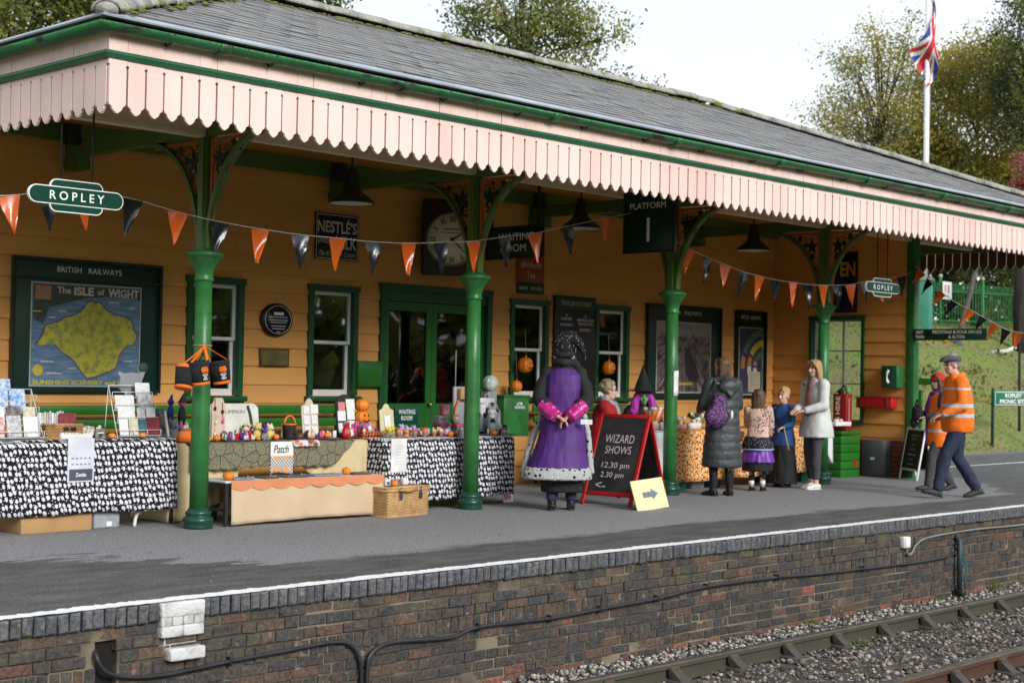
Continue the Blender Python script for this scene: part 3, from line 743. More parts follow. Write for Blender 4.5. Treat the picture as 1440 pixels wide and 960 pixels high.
for r_ in range(7):
    y = SY0-(0.11 if r_ % 2 else 0)
    while y < SY1-0.05:
        yc = min(max(y+0.1125, SY0+0.11), SY1-0.11); y += 0.225
        M4.append(Matrix.Translation((XS+0.02, yc, 0.04+r_*0.073)) @ Matrix.Rotation(-PI/2, 4, 'Z'))
pieces('brick', bb, M4, scr, 300)
m_ = MB(); m_.cbox((XS+0.04, SY0-0.07, 2.0), (0.15, 0.14, 4.0), 0.012)
m_.build('corner_post', GREEN, scr, True)
MB().box2((XS-0.03, SY0, 0.535), (XS+0.11, SY1, 0.56)).build('base_rail', OCHRE, scr, True)

# ================================================================== platform canopy
CX0, CX1, CYF, CYR = 5.66, 22.4, 9.40, 13.5           # valance line and ridge line
ZB, ZTOP = 3.19, 3.76
can = thing('platform_canopy', 'slate roofed platform canopy with pink sawtooth timber valance and green gutter', 'canopy', (14, 11, 3.19))
cv = Vector(can['_w'])
BW = 0.1515
def valance_board(bottom=ZB, top=ZTOP, w=BW):
    h = w/2; b0 = bottom
    right = [(h-0.0005, top), (h-0.0005, 3.535), (h-0.011, 3.530), (h-0.013, 3.520), (h-0.007, 3.508), (h-0.007, b0+0.072), (h-0.012, b0+0.056), (h-0.026, b0+0.049), (h-0.035, b0+0.038), (h-0.036, b0+0.026), (0.030, b0+0.020), (0.024, b0+0.010), (0.013, b0+0.008), (0.011, b0)]
    poly = right+[(-x_, z_) for x_, z_ in reversed(right)]
    m_ = MB(); m_.prism(poly, -0.011, 0.011); 
    me = m_.mesh('valance_board', PINK); bm = bmesh.new(); bm.from_mesh(me); bmesh.ops.recalc_face_normals(bm, faces=bm.faces); bmesh.ops.triangulate(bm, faces=[f_ for f_ in bm.faces if len(f_.verts) > 4]); bm.to_mesh(me); bm.free(); return me
VB = valance_board()
def put(me, name, M, parent, pv):
    o = bpy.data.objects.new(name, me); COL.objects.link(o); o.parent = parent; o.matrix_local = Matrix.Translation(-pv) @ M; return o
VBR = valance_board(); VBR.materials.append(mat('board_shade_brown', (0.085,0.042,0.022), 0.8, (0.12,0.06,0.03), 6))  # right-end boards: backlit shade painted as dark brown on the inner faces
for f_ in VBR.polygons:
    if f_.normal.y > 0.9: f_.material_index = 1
nf = int(round((CX1-CX0)/BW)); bw = (CX1-CX0)/nf
for i in range(nf):
    put(VB, 'valance_board', Matrix.Translation((CX0+bw*(i+0.5), CYF+random.gauss(0,.0015), random.gauss(0,.0012))) @ Matrix.Rotation(random.gauss(0,.0003), 4, 'Y'), can, cv)
ns = int(round((14.6-CYF)/BW))
for i in range(ns):
    put(VB, 'valance_board', Matrix.Translation((CX0+0.011+random.gauss(0,.001), CYF+BW*(i+0.5)+0.012, random.gauss(0,.0012))) @ Matrix.Rotation(PI/2, 4, 'Z'), can, cv)
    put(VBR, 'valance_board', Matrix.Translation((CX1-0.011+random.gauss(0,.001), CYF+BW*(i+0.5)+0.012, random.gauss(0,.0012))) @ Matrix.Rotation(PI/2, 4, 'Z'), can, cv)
YB = CYF+ns*BW+0.02
def ring(name, prof, mt, smooth=False, y_end=YB):
    """profile (outward, z) swept round left side, front and right side with mitred corners"""
    m_ = MB(); n = len(prof); vs = []
    for k in range(4):
        for a, c in prof:
            vs.append([(CX0-a, y_end, c), (CX0-a, CYF-a, c), (CX1+a, CYF-a, c), (CX1+a, y_end, c)][k])
    fs = [(k*n+i, k*n+(i+1)%n, (k+1)*n+(i+1)%n, (k+1)*n+i) for k in range(3) for i in range(n)]
    m_.add(vs, fs, 0, smooth); return m_.build(name, mt, can, True)
TRIMG = mat('trim_green_paint', (0.020, 0.110, 0.050), 0.4, (0.018, 0.085, 0.040), 4, bump=0.1, bscale=30)
GUTG, nt, b = node_mat('worn_gutter_green', 0.4, 0.4); P, px, py, pz = posxyz(nt)
mp_ = N(nt, 'Mapping', Scale=(0.8, 0.8, 1.6)); nt.links.new(P, mp_.inputs['Vector'])
nt.links.new(mixc(nt, noise_of(nt, mp_.outputs[0], 3.2, 8, 0.56, 0.64), mixc(nt, noise_of(nt, P, 3, 4), (0.018,0.120,0.035), (0.028,0.150,0.055)), (0.030,0.026,0.022)), b.inputs['Base Color'])
bump_to(nt, b, noise_of(nt, P, 18, 6), 0.4)
ring('trim_moulding', [(0.014,3.565),(0.030,3.572),(0.036,3.586),(0.044,3.600),(0.044,3.612),(0.034,3.622),(0.022,3.626),(0.014,3.626)], TRIMG)
ring('fascia_board', [(-0.014,3.60),(-0.014,3.80),(-0.045,3.80),(-0.045,3.60)], CREAM)
gp = [(0.085+0.062*math.cos(a), 3.795+0.062*math.sin(a)) for a in [PI+PI*i/10 for i in range(11)]]
gp += [(0.085+0.054*math.cos(a), 3.797+0.054*math.sin(a)) for a in [2*PI-PI*i/10 for i in range(11)]]
ring('gutter', gp, GUTG, True)
gj = MB(); gj.tube([(0,0,0)], 0.01) if False else None
jm = MB(); jm.lathe([(0.064,-0.05),(0.069,-0.05),(0.069,0.05),(0.064,0.05)], n=12, a0=PI, a1=2*PI, cap=False, M=Matrix.Rotation(PI/2,4,'Y') @ Matrix.Rotation(PI/2,4,'Z') )
JM = jm.mesh('gutter_joint', GUTG)
bk = MB(); bk.tube(smooth_path([(0,0.085,-0.02),(0,0.04,-0.075),(0,-0.01,-0.06),(0,-0.062,0.0)],4), 0.009, 6)
BK = bk.mesh('gutter_bracket', IRON)
x = CX0+0.45
while x < CX1:
    put(BK, 'gutter_bracket', Matrix.Translation((x, CYF-0.085, 3.795)), can, cv); x += 0.915
x = CX0+0.9
while x < CX1:
    j = MB(); pr = [(0.066*math.cos(a), 0.066*math.sin(a)) for a in [PI+PI*i/10 for i in range(11)]]; pr2 = [(q*1.09, r*1.09) for q, r in pr]
    allp = pr+pr2[::-1]; n = len(allp)
    j.add([(-0.05, a, c) for a, c in allp]+[(0.05, a, c) for a, c in allp], [(i, n+i, n+(i+1)%n, (i+1)%n) for i in range(n)]+[tuple(range(n)), tuple(range(2*n-1, n-1, -1))], 0, True)
    o = j.build('gutter_joint', GUTG, can); o.location = Vector((x, CYF-0.085, 3.795))-cv; x += 1.83
# roof planes
ZE, ZR = 3.855, 5.45; EY = CYF-0.10; RUN = CYR-EY; SL = (ZR-ZE)/RUN
EX0, EX1 = CX0-0.10, CX1+0.10; AX0, AX1 = EX0+RUN, EX1-RUN; BYK = CYR+RUN
SLATE, nt, b = node_mat('wet_welsh_slate', 0.42, 0.5); P, px, py, pz = posxyz(nt)
oi = nt.nodes.new('ShaderNodeObjectInfo'); gi = nt.nodes.new('ShaderNodeNewGeometry'); fr = math_(nt, 'FRACT', math_(nt, 'ADD', oi.outputs['Random'], gi.outputs['Random Per Island']))
cs = mixc(nt, fr, (0.115,0.116,0.120), (0.195,0.192,0.188)); cs = mixc(nt, math_(nt, 'MULTIPLY', noise_of(nt, P, 2.2, 6, 0.48, 0.7), 0.5), cs, (0.20,0.19,0.17))
nt.links.new(mixc(nt, noise_of(nt, P, 26, 6, 0.64, 0.72), cs, (0.19,0.20,0.09)), b.inputs['Base Color']); bump_to(nt, b, noise_of(nt, P, 30, 6), 0.25)
RIDGE, nt, b = node_mat('lichened_ridge_tile', 0.9, 0.2); P, px, py, pz = posxyz(nt)
nt.links.new(mixc(nt, noise_of(nt, P, 5, 8, 0.58, 0.66), mixc(nt, noise_of(nt, P, 12, 6), (0.36,0.35,0.31), (0.25,0.25,0.23)), (0.16,0.20,0.045)), b.inputs['Base Color']); bump_to(nt, b, noise_of(nt, P, 25, 6), 0.8)
mb = MB(); dz = -0.02
c_ = [(EX0,EY,ZE+dz),(EX1,EY,ZE+dz),(AX1,CYR,ZR+dz),(AX0,CYR,ZR+dz),(EX0,BYK,ZE+dz),(EX1,BYK,ZE+dz)]
mb.add(c_, [(0,1,2,3),(4,0,3),(1,5,2),(5,4,3,2)])
mb.build('roof_underlay', SLATE, can, True)
mb = MB(); th = -0.10; i_ = 0.06
c_ = [(EX0+i_,EY+i_,ZE+th),(EX1-i_,EY+i_,ZE+th),(AX1,CYR,ZR+th),(AX0,CYR,ZR+th),(EX0+i_,BYK,ZE+th),(EX1-i_,BYK,ZE+th)]
mb.add(c_, [(0,3,2,1),(4,3,0),(1,2,5),(5,2,3,4)])
mb.build('soffit_boarding', CREAM, can, True)
ring('lead_flashing', [(0.02,3.845),(0.105,3.838),(0.11,3.85),(0.06,3.885),(-0.02,3.905)], LEAD)
sl = MB(); sw, sl_l = 0.30, 0.40
sl.add([(-sw/2+.003,0,0),(sw/2-.003,0,0),(sw/2-.003,sl_l,0),(-sw/2+.003,sl_l,0),(-sw/2+.003,0,0.010),(sw/2-.003,0,0.010),(sw/2-.003,sl_l,0.006),(-sw/2+.003,sl_l,0.006)], [(3,2,1,0),(4,5,6,7),(0,1,5,4),(1,2,6,5),(2,3,7,6),(3,0,4,7)])
SM = sl.mesh('slate', SLATE)
M4 = []; ang = math.atan(SL); exp_ = 0.205; ln = RUN/math.cos(ang); k = 0
while k*exp_ < ln-0.05:
    s_ = k*exp_*math.cos(ang); y = EY+0.05+s_; zz = ZE+0.055+s_*SL*1.0-0.02
    xl, xr = EX0+s_+0.06, EX1-s_-0.06
    x = EX0+(0.15 if k % 2 else 0.0)
    while x < xr:
        if x > xl-0.02:
            M4.append(Matrix.Translation((x, y+random.gauss(0,.004), zz+random.gauss(0,.0012))) @ Matrix.Rotation(ang-0.03, 4, 'X') @ Matrix.Rotation(random.gauss(0,.007), 4, 'Z'))
        x += sw
    k += 1
pieces('slate', [SM], M4, can, 300, 'far_slates')
# hips and ridge: half-round capping tiles
def capping(a, b_, l=0.46, r=0.105):
    a, b_ = Vector(a), Vector(b_); n = int((b_-a).length/l); dv = (b_-a)/n; q = dv.to_track_quat('Y', 'Z').to_matrix().to_4x4()
    t_ = MB(); t_.lathe([(r,0),(r*1.06,dv.length*1.04)], n=10, a0=0, a1=PI, cap=False, M=Matrix.Rotation(-PI/2,4,'X')@Matrix.Rotation(PI,4,'Z'))
    for v in range(len(t_.v)): t_.v[v] = (t_.v[v][0], t_.v[v][1], t_.v[v][2]*0.75)
    for i in range(n):
        o = t_.build('ridge_tile', RIDGE, can, solid=0.016); o.matrix_local = Matrix.Translation(a+dv*i-cv+Vector((0,0,random.gauss(0,.004)))) @ q @ Matrix.Rotation(random.gauss(0,.01),4,'Z')
MB().ball((EX0+0.06,EY+0.06,ZE+0.04),(0.085,0.085,0.055),14,9).build('hip_end', RIDGE, can, True); capping((EX0+0.05,EY+0.05,ZE+0.03),(AX0,CYR,ZR+0.03)); capping((EX1-0.05,EY+0.05,ZE+0.03),(AX1,CYR,ZR+0.03)); capping((AX0,CYR,ZR+0.03),(AX1,CYR,ZR+0.03), 0.5, 0.12)
# moss cushions along the ridge and hip
mb = MB()
for i in range(420):
    if random.random() < 0.25:
        t_ = random.random(); p = Vector((EX0,EY,ZE)).lerp(Vector((AX0,CYR,ZR)), t_)+Vector((random.uniform(.05,.25),-0.03,0.03))
    else: p = Vector((random.uniform(AX0, AX1), CYR-random.uniform(0.10,0.24), 0)); p.z = ZR-(CYR-p.y)*SL+0.03
    r_ = random.uniform(0.008,0.022); mb.ball(p, (r_*random.uniform(1.2,2.4), r_*1.3, r_*.7), 7, 5)
o = mb.build('moss', mat('roof_moss', (0.10,0.14,0.025), 0.95, (0.16,0.17,0.04), 20, bump=0.8, bscale=120), can, True); o['kind'] = 'stuff'
# framing: longitudinal plates, rafters, cross beams on the columns
COLX = [7.763+3.3637*i for i in range(4)]; YC = 11.214
mb = MB(); mb.box2((CX0+0.06, YC-0.05, 3.475), (CX1-0.06, YC+0.05, 3.64)); mb.build('purlin', CREAM, can, True)
mb = MB(); mb.box2((CX0+0.06, CYF+0.05, 3.52), (CX1-0.06, CYF+0.13, 3.70)); mb.build('front_plate', CREAM, can, True)
mb = MB(); mb.box2((CX0+0.06, YW-0.09, 3.62), (BX1+1.9, YW-0.035, 3.80)); mb.build('wall_plate', OLIVEG, can, True)
rf = MB(); rf.add([(-.03,0,-.06),(.03,0,-.06),(.03,YW-CYF-.1,(YW-CYF-.1)*SL-.06),(-.03,YW-CYF-.1,(YW-CYF-.1)*SL-.06),(-.03,0,.06),(.03,0,.06),(.03,YW-CYF-.1,(YW-CYF-.1)*SL+.06),(-.03,YW-CYF-.1,(YW-CYF-.1)*SL+.06)], [(0,3,2,1),(4,5,6,7),(0,1,5,4),(1,2,6,5),(2,3,7,6),(3,0,4,7)])
RF = rf.mesh('rafter', CREAM); x = AX0+0.1-RUN*0.55
while x < AX1+2.2:
    put(RF, 'rafter', Matrix.Translation((x, CYF+0.05, 3.745)), can, cv); x += 0.62
for X_ in COLX+[CX1-0.3]:
    mb = MB(); mb.box2((X_-0.05, CYF+0.06, 3.455), (X_+0.05, YW-0.02, 3.60)); mb.box2((X_-0.06, YW-0.32, 3.33), (X_+0.06, YW-0.021, 3.455)); mb.build('cross_beam', OLIVEG, can, True)
mb = MB(); mb.box2((CX0+0.06, YC-0.06, 3.44), (COLX[0]-0.06, YC+0.06, 3.475)); mb.build('end_beam', CREAM, can, True)
put(MB().mesh('x', CREAM), 'x', Matrix.Identity(4), can, cv) if False else None

# ================================================================== cast-iron columns
BASEG = mat('column_base_green', (0.010, 0.060, 0.038), 0.3, (0.008, 0.048, 0.030), 6, bump=0.08)
def leaf_poly(c, s, rot):
    pts = []
    for i in range(10):
        a = rot+2*PI*i/10; r_ = s*(1.0 if i % 2 == 0 else 0.42)
        pts.append((c[0]+r_*math.cos(a), c[1]+r_*1.15*math.sin(a)))
    return pts
def bracket_parts():
    """one arched bracket in the plane x = offset from the post, z up (column axis at x = 0)"""
    arc = [(0.085+0.84*(1-math.cos(t)), 2.46+0.985*math.sin(t)) for t in [PI/2*i/16 for i in range(17)]]
    inner = [(0.085+0.80*(1-math.cos(t))-0.0, 2.46+0.985*math.sin(t)) for t in [PI/2*i/16 for i in range(17)]]
    rib = MB()
    vs = []; wd = 0.040
    for i in range(25):
        tt = PI/2*i/24; p_ = Vector((0.085+0.84*(1-math.cos(tt)),0,2.46+0.985*math.sin(tt))); nr = Vector((-0.985*math.cos(tt),0,0.84*math.sin(tt))).normalized()*0.036
        vs += [p_+Vector((0,-wd,0)), p_+Vector((0,wd,0)), p_+nr+Vector((0,wd,0)), p_+nr+Vector((0,-wd,0))]
    rib.add(vs, [(4*i+k, 4*i+(k+1)%4, 4*i+4+(k+1)%4, 4*i+4+k) for i in range(24) for k in range(4)]+[(3,2,1,0),(96,97,98,99)])
    fr_ = MB(); y = 0.012
    fr_.box2((0.075,-y,2.62),(0.105,y,3.43)); fr_.box2((0.10,-y,3.40),(0.80,y,3.43))
    def arcx(z_): return 0.085+0.84*(1-math.sqrt(max(0,1-min(1,((z_-2.46)/0.985))**2)))
    def scroll(c, r_, a0, turns, s=1):
        pts = []
        for i in range(22):
            t = i/21; a = a0+s*turns*2*PI*t; rr_ = r_*(1-0.75*t); pts.append((c[0]+rr_*math.cos(a), 0, c[1]+rr_*math.sin(a)))
        fr_.tube(pts, 0.0085, 5)
    for c, r_, a0, s in (((0.15,2.98),0.045,-1.2,1),((0.14,2.86),0.034,1.6,-1),((0.128,2.76),0.022,0,1),((0.20,3.05),0.06,2.6,-1),((0.16,3.36),0.05,0.3,1),((0.33,3.36),0.055,2.2,-1),((0.42,3.30),0.05,-0.5,1),((0.52,3.37),0.045,3.1,-1),((0.62,3.385),0.03,0.5,1),((0.31,3.17),0.055,-2,1),((0.25,3.33),0.05,1,-1),((0.14,3.12),0.045,2.2,1)): scroll(c, r_, a0, 1.15, s)
    fr_.tube(smooth_path([(0.115,0,2.66),(0.16,0,2.90),(0.26,0,3.14),(0.42,0,3.31),(0.66,0,3.40)],4), 0.009, 5)
    lf_ = MB()
    for c, s, r_ in (((0.205,3.235),0.105,1.57),((0.20,3.10),0.06,-1.57),((0.40,3.355),0.058,0.2),((0.50,3.34),0.045,1.0),((0.14,2.93),0.035,1.2),((0.305,3.26),0.05,0.7)): lf_.prism(leaf_poly(c, s, r_), -0.007, 0.007)
    return rib, fr_, lf_
rib, fr_, lf_ = bracket_parts()
RIB = rib.mesh('arch_rib', OLIVEG); FR = fr_.mesh('scrollwork', FRET); LF = lf_.mesh('iron_leaves', LEAFBLK)
where = ['beside the hanging orange and black treat buckets', 'standing by the patterned cloth table right of the wicker hamper', 'behind the yellow arrow sign', 'behind the woman in the pale raincoat']
for i, X_ in enumerate(COLX):
    t = thing('canopy_column', 'green cast-iron canopy column with scrolled brackets, '+where[i], 'column', (X_, YC, 0), 0, 'canopy columns')
    MB().lathe([(0.128,0),(0.128,0.02),(0.122,0.045),(0.132,0.06),(0.132,0.085),(0.112,0.105),(0.105,0.115),(0.115,0.125),(0.115,0.145),(0.095,0.16),(0.088,0.18)], n=28).build('base', BASEG, t)
    MB().lathe([(0.082,0.17),(0.081,0.9),(0.079,1.5),(0.074,2.19)], n=28).build('shaft', GREEN, t)
    MB().lathe([(0.074,2.17),(0.086,2.18),(0.088,2.195),(0.080,2.21),(0.080,2.235),(0.092,2.28),(0.118,2.33),(0.146,2.365),(0.152,2.385),(0.166,2.39),(0.170,2.41),(0.166,2.425),(0.13,2.43),(0.12,2.45),(0.07,2.455)], n=28).build('capital', GREEN, t)
    MB().box2((-0.062,-0.036,2.44),(0.062,0.036,3.455)).box2((-0.036,-0.062,2.44),(0.036,0.062,3.455)).box2((-0.048,-0.048,2.44),(0.048,0.048,3.454)).build('post', OLIVEG, t)
    for s_ in (1, -1):
        br = bpy.data.objects.new('bracket', RIB); COL.objects.link(br); br.parent = t; br.rotation_euler = (0, 0, s_*PI/2)
        for me, nm in ((FR, 'scrollwork'), (LF, 'iron_leaf_spray')):
            c_ = bpy.data.objects.new(nm, me); COL.objects.link(c_); c_.parent = br
# ================================================================== wall boards, signs, lamps, bunting
FY = YW-0.032                                  # plane on which things hang on the boarded wall
def flat(name, mt, parent, poly, y0, y1, world=True):
    return MB().prism(poly, y0, y1).build(name, mt, parent, world)
def rect(x0, x1, z0, z1): return [(x0, z0), (x1, z0), (x1, z1), (x0, z1)]
def poster_board(label, x0, x1, z0, z1, head='BRITISH   RAILWAYS', hw=0.55):
    t = thing('poster_board', label, 'poster board', ((x0+x1)/2, FY, z0))
    zc = z1-0.20
    MB().cbox(((x0+x1)/2, FY-0.012, (z0+z1)/2), (x1-x0, 0.024, z1-z0), 0.004).build('backboard', DGREEN, t, True)
    f = MB(); k = 0.03
    f.box2((x0, FY-0.055, z0), (x0+k, FY-0.025, z1)); f.box2((x1-k, FY-0.055, z0), (x1, FY-0.025, z1)); f.box2((x0+k, FY-0.054, z1-k), (x1-k, FY-0.025, z1)); f.box2((x0+k, FY-0.054, z0), (x1-k, FY-0.025, z0+k))
    f.box2((x0+k, FY-0.045, zc-0.012), (x1-k, FY-0.025, zc+0.012))
    f.build('frame', mat('board_frame_black', (0.006,0.014,0.014), 0.35, (0.008,0.018,0.016), 8), t, True)
    lettering(head, t, ((x0+x1)/2, FY-0.026, z1-0.105), hw, 0.055, LETTER)
    return t
def wall_print(name, t, x0, x1, z0, z1, mt, border=0.012):
    MB().box2((x0, FY-0.030, z0), (x1, FY-0.0245, z1)).build('print_margin', mat('poster_margin', (0.45,0.45,0.42), 0.6, (0.40,0.40,0.37), 10), t, True)
    return MB().box2((x0+border, FY-0.032, z0+border), (x1-border, FY-0.0302, z1-border)).build(name, mt, t, True)
# --- map poster
t = poster_board('large dark green poster board with a yellow island map, left of the first column', 7.17, 8.84, 1.14, 2.46, hw=0.72)
SEA = mat('map_sea_print', (0.075,0.150,0.27), 0.5, (0.15,0.25,0.36), 6.0, stretch=(1,1,5), spec=0.4)
X0, X1, Z0, Z1 = 7.37, 8.60, 1.20, 2.22
wall_print('map_sea', t, X0, X1, Z0, Z1, SEA)
ux = lambda u: X0+(u-80)/(808-80)*(X1-X0)      # map drawing grid
uz = lambda v, u: Z1-(v-(210+(u-80)*0.055))/(668-(u-80)*0.045)*(Z1-Z0)
isl = [(118,612),(150,570),(180,490),(215,480),(260,470),(300,440),(345,435),(390,410),(420,385),(440,350),(470,335),(490,355),(520,345),(560,390),(620,425),(700,440),(740,465),(755,520),(780,560),(765,605),(720,620),(690,640),(660,680),(640,760),(600,780),(560,795),(500,815),(450,825),(410,780),(370,720),(320,680),(270,650),(240,610),(190,610),(140,618)]
cxi, czi = 470, 590
big = [(cxi+(u-cxi)*1.035, czi+(v-czi)*1.05) for u, v in isl]
MAPY, nt, b = node_mat('map_land_print', 0.5, 0.4); P, px, py, pz = posxyz(nt)
c_ = mixc(nt, noise_of(nt, P, 14, 6, 0.45, 0.6), (0.46,0.42,0.05), (0.26,0.29,0.06)); c_ = mixc(nt, noise_of(nt, P, 38, 3, 0.66, 0.69), c_, (0.12,0.06,0.04)); nt.links.new(mixc(nt, noise_of(nt, P, 50, 3, 0.70, 0.72), c_, (0.55,0.52,0.42)), b.inputs['Base Color'])
flat('map_coast', mat('map_coast_print', (0.10,0.055,0.16), 0.5, (0.13,0.075,0.19), 20), t, [(ux(u), uz(v, u)) for u, v in big], FY-0.0335, FY-0.0325)
flat('map_land', MAPY, t, [(ux(u), uz(v, u)) for u, v in isl], FY-0.0350, FY-0.0338)
DKM = mat('map_dark_print', (0.045,0.060,0.045), 0.5, (0.06,0.075,0.06), 10)
flat('map_mainland', DKM, t, [(ux(95), uz(225,95)), (ux(800), uz(262,800)), (ux(800), uz(335,800)), (ux(700), uz(305,700)), (ux(560), uz(310,560)), (ux(420), uz(318,420)), (ux(300), uz(350,300)), (ux(195), uz(375,195)), (ux(160), uz(480,160)), (ux(95), uz(450,95))], FY-0.0333, FY-0.0323)
MAPW = mat('map_letter_cream', (0.60,0.57,0.50), 0.5); MAPL = mat('map_letter_yellow', (0.52,0.46,0.06), 0.5)
lettering('The', t, (7.72, FY-0.0345, 2.150), 0.15, 0.065, MAPW, bold=0.02); lettering('ISLE', t, (7.94, FY-0.0345, 2.148), 0.22, 0.085, MAPW, bold=0.04); lettering('of', t, (8.13, FY-0.0345, 2.15), 0.08, 0.06, MAPW, bold=0.02); lettering('WIGHT', t, (8.39, FY-0.0345, 2.148), 0.36, 0.085, MAPW, bold=0.04)
lettering('SUNSHINE', t, (7.60, FY-0.0345, 1.242), 0.40, 0.046, MAPL, bold=0.05); lettering('SCENERY and S', t, (8.10, FY-0.0345, 1.242), 0.56, 0.046, MAPL, bold=0.04)
flat('map_sun', MAPL, t, [(ux(132)+(0.062 if i % 2 else 0.05)*math.cos(2*PI*i/32), uz(775,132)+(0.062 if i % 2 else 0.05)*math.sin(2*PI*i/32)) for i in range(32)], FY-0.0345, FY-0.0335)
MB().prism(rect(ux(105), ux(205), uz(325,150), uz(235,150)), FY-0.0345, FY-0.0335).build('map_crest', mat('crest_print', (0.30,0.24,0.18), 0.5, (0.42,0.14,0.05), 40), t, True)
for u, v, w_ in ((620,345,.12),(215,440,.07),(280,400,.08),(235,795,.17),(190,720,.14),(725,720,.1),(745,380,.06),(350,765,.09),(120,400,.09)):
    flat('map_boat', MAPW if (u % 3) else MAPL, t, rect(ux(u)-w_/2, ux(u)+w_/2, uz(v,u)-0.006, uz(v,u)+0.006), FY-0.0345, FY-0.0335)
# --- railway yard poster
t = poster_board('dark green poster board with a picture of railway tracks, behind the third column', 16.90, 18.68, 1.10, 2.46, hw=0.80)
YARD, nt, b = node_mat('railway_yard_print', 0.45, 0.4); P, px, py, pz = posxyz(nt)
dx_ = math_(nt, 'SUBTRACT', px, 17.86); dz_ = math_(nt, 'SUBTRACT', 2.02, pz); ang_ = math_(nt, 'ARCTAN2', dx_, dz_)
st = N(nt, 'TexNoise', Scale=1.0, Detail=6.0); cb = nt.nodes.new('ShaderNodeCombineXYZ'); nt.links.new(math_(nt, 'MULTIPLY', ang_, 26.0), cb.inputs[0]); nt.links.new(math_(nt, 'MULTIPLY', dz_, 2.0), cb.inputs[1]); nt.links.new(cb.outputs[0], st.inputs['Vector'])
mr = nt.nodes.new('ShaderNodeMapRange'); mr.inputs['From Min'].default_value = 0.4; mr.inputs['From Max'].default_value = 0.66; nt.links.new(st.outputs['Fac'], mr.inputs['Value'])
track = mixc(nt, mr.outputs['Result'], (0.050,0.035,0.045), (0.30,0.23,0.22)); track = mixc(nt, noise_of(nt, P, 9, 6, 0.5, 0.65), track, (0.035,0.028,0.036))
skyf = nt.nodes.new('ShaderNodeMapRange'); skyf.inputs['From Min'].default_value = 1.98; skyf.inputs['From Max'].default_value = 2.05; nt.links.new(math_(nt, 'ADD', pz, noise_of(nt, P, 12, 4, 0.3, 0.7, (-0.06, 0.04))), skyf.inputs['Value'])
nt.links.new(mixc(nt, skyf.outputs['Result'], track, mixc(nt, noise_of(nt, P, 3, 4), (0.22,0.21,0.23), (0.34,0.29,0.26))), b.inputs['Base Color'])
wall_print('yard_print', t, 17.12, 18.43, 1.18, 2.22, YARD, 0.02)
loc_ = [(17.90+0.20*math.cos(a)*(1+0.4*math.sin(a)), 1.62+0.20*math.sin(a)) for a in [2*PI*i/18 for i in range(18)]]
flat('engine_print', mat('engine_dark_print', (0.018,0.016,0.020), 0.45, (0.035,0.030,0.034), 20), t, [(17.78,1.86),(17.88,1.84),(18.08,1.58),(18.14,1.42),(18.08,1.34),(17.90,1.36),(17.80,1.50)], FY-0.0335, FY-0.0325)
flat('caption_print', MAPL, t, rect(17.62,17.98,1.30,1.335), FY-0.0335, FY-0.0325)
# --- arched stripes poster
t = poster_board('narrow dark green poster board with coloured arches, left of the inner corner', 19.07, 19.87, 1.12, 2.46, hw=0.52)
wall_print('arch_print', t, 19.15, 19.79, 1.16, 2.20, mat('poster_navy', (0.030,0.028,0.075), 0.45, (0.06,0.055,0.13), 2.5), 0.015)
def arc_band(c, r0, r1, a0, a1, mt):
    p = [(c[0]+r1*math.cos(a), c[1]+r1*math.sin(a)) for a in [a0+(a1-a0)*i/14 for i in range(15)]]+[(c[0]+r0*math.cos(a), c[1]+r0*math.sin(a)) for a in [a1+(a0-a1)*i/14 for i in range(15)]]
    m_ = MB(); n = 15
    vs = [(x_, FY-0.0335, z_) for x_, z_ in p]
    m_.add(vs, [(i, i+1, 2*n-2-i, 2*n-1-i) for i in range(n-1)]); return m_.build('arch_stripe', mt, t, True)
G_ = mat('stripe_green', (0.06,0.17,0.075), 0.45); YL = mat('stripe_yellow', (0.50,0.42,0.03), 0.45); SK = mat('stripe_orange', (0.50,0.20,0.05), 0.45); WH = mat('stripe_white', (0.6,0.6,0.55), 0.45)
cen = (19.80, 1.58)
arc_band(cen, 0.50, 0.60, PI/2, PI*0.86, G_); arc_band(cen, 0.33, 0.43, PI/2, PI*0.82, YL); arc_band(cen, 0.18, 0.27, PI/2, PI*0.80, G_)
for r0, r1, a_, mt in ((0.50,0.60,0.90,SK),(0.33,0.43,0.86,SK),(0.18,0.27,0.85,SK),(0.33,0.43,0.98,WH),(0.18,0.27,1.0,WH)): arc_band(cen, r0, r1, PI*a_, PI*(a_+0.11), mt) if cen[0]+r1*math.cos(PI*(a_+.05)) > 19.17 else None
MB().prism(rect(19.40,19.72,1.21,1.52), FY-0.0345, FY-0.0335).build('text_panel', mat('panel_cream', (0.55,0.50,0.34), 0.5), t, True)
for i in range(8): MB().box2((19.42, FY-0.0362, 1.245+i*0.033), (19.70-0.05*(i % 3 == 0), FY-0.0348, 1.253+i*0.033)).build('text_line', mat('text_grey', (0.16,0.15,0.14), 0.5), t, True)
# --- train service board
t = thing('train_board', 'tall black train service notice board behind the hat of the purple robed figure', 'notice board', (15.34, FY, 1.2))
MB().cbox((15.345, FY-0.02, 1.83), (0.82, 0.04, 1.28), 0.005).build('backboard', BLACKP, t, True)
MB().cbox((15.345, FY-0.045, 2.375), (0.80, 0.014, 0.17), 0.004).build('heading_strip', DGREEN, t, True)
lettering('TRAIN SERVICE TODAY', t, (15.345, FY-0.053, 2.375), 0.62, 0.06, mat('letter_gold', (0.62,0.56,0.30), 0.5))
for s_, x_, z_, w_, h_ in (('TO',15.16,2.215,.05,.032),('ALRESFORD',15.16,2.165,.22,.034),('PLATFORM 2',15.16,2.085,.24,.036),('TO',15.55,2.205,.05,.032),('MEDSTEAD & FOUR',15.55,2.155,.34,.034),('MARKS & ALTON',15.55,2.105,.30,.034),('PLATFORM 1',15.55,2.025,.24,.036)): lettering(s_, t, (x_, FY-0.0415, z_), w_, h_, LETTER)
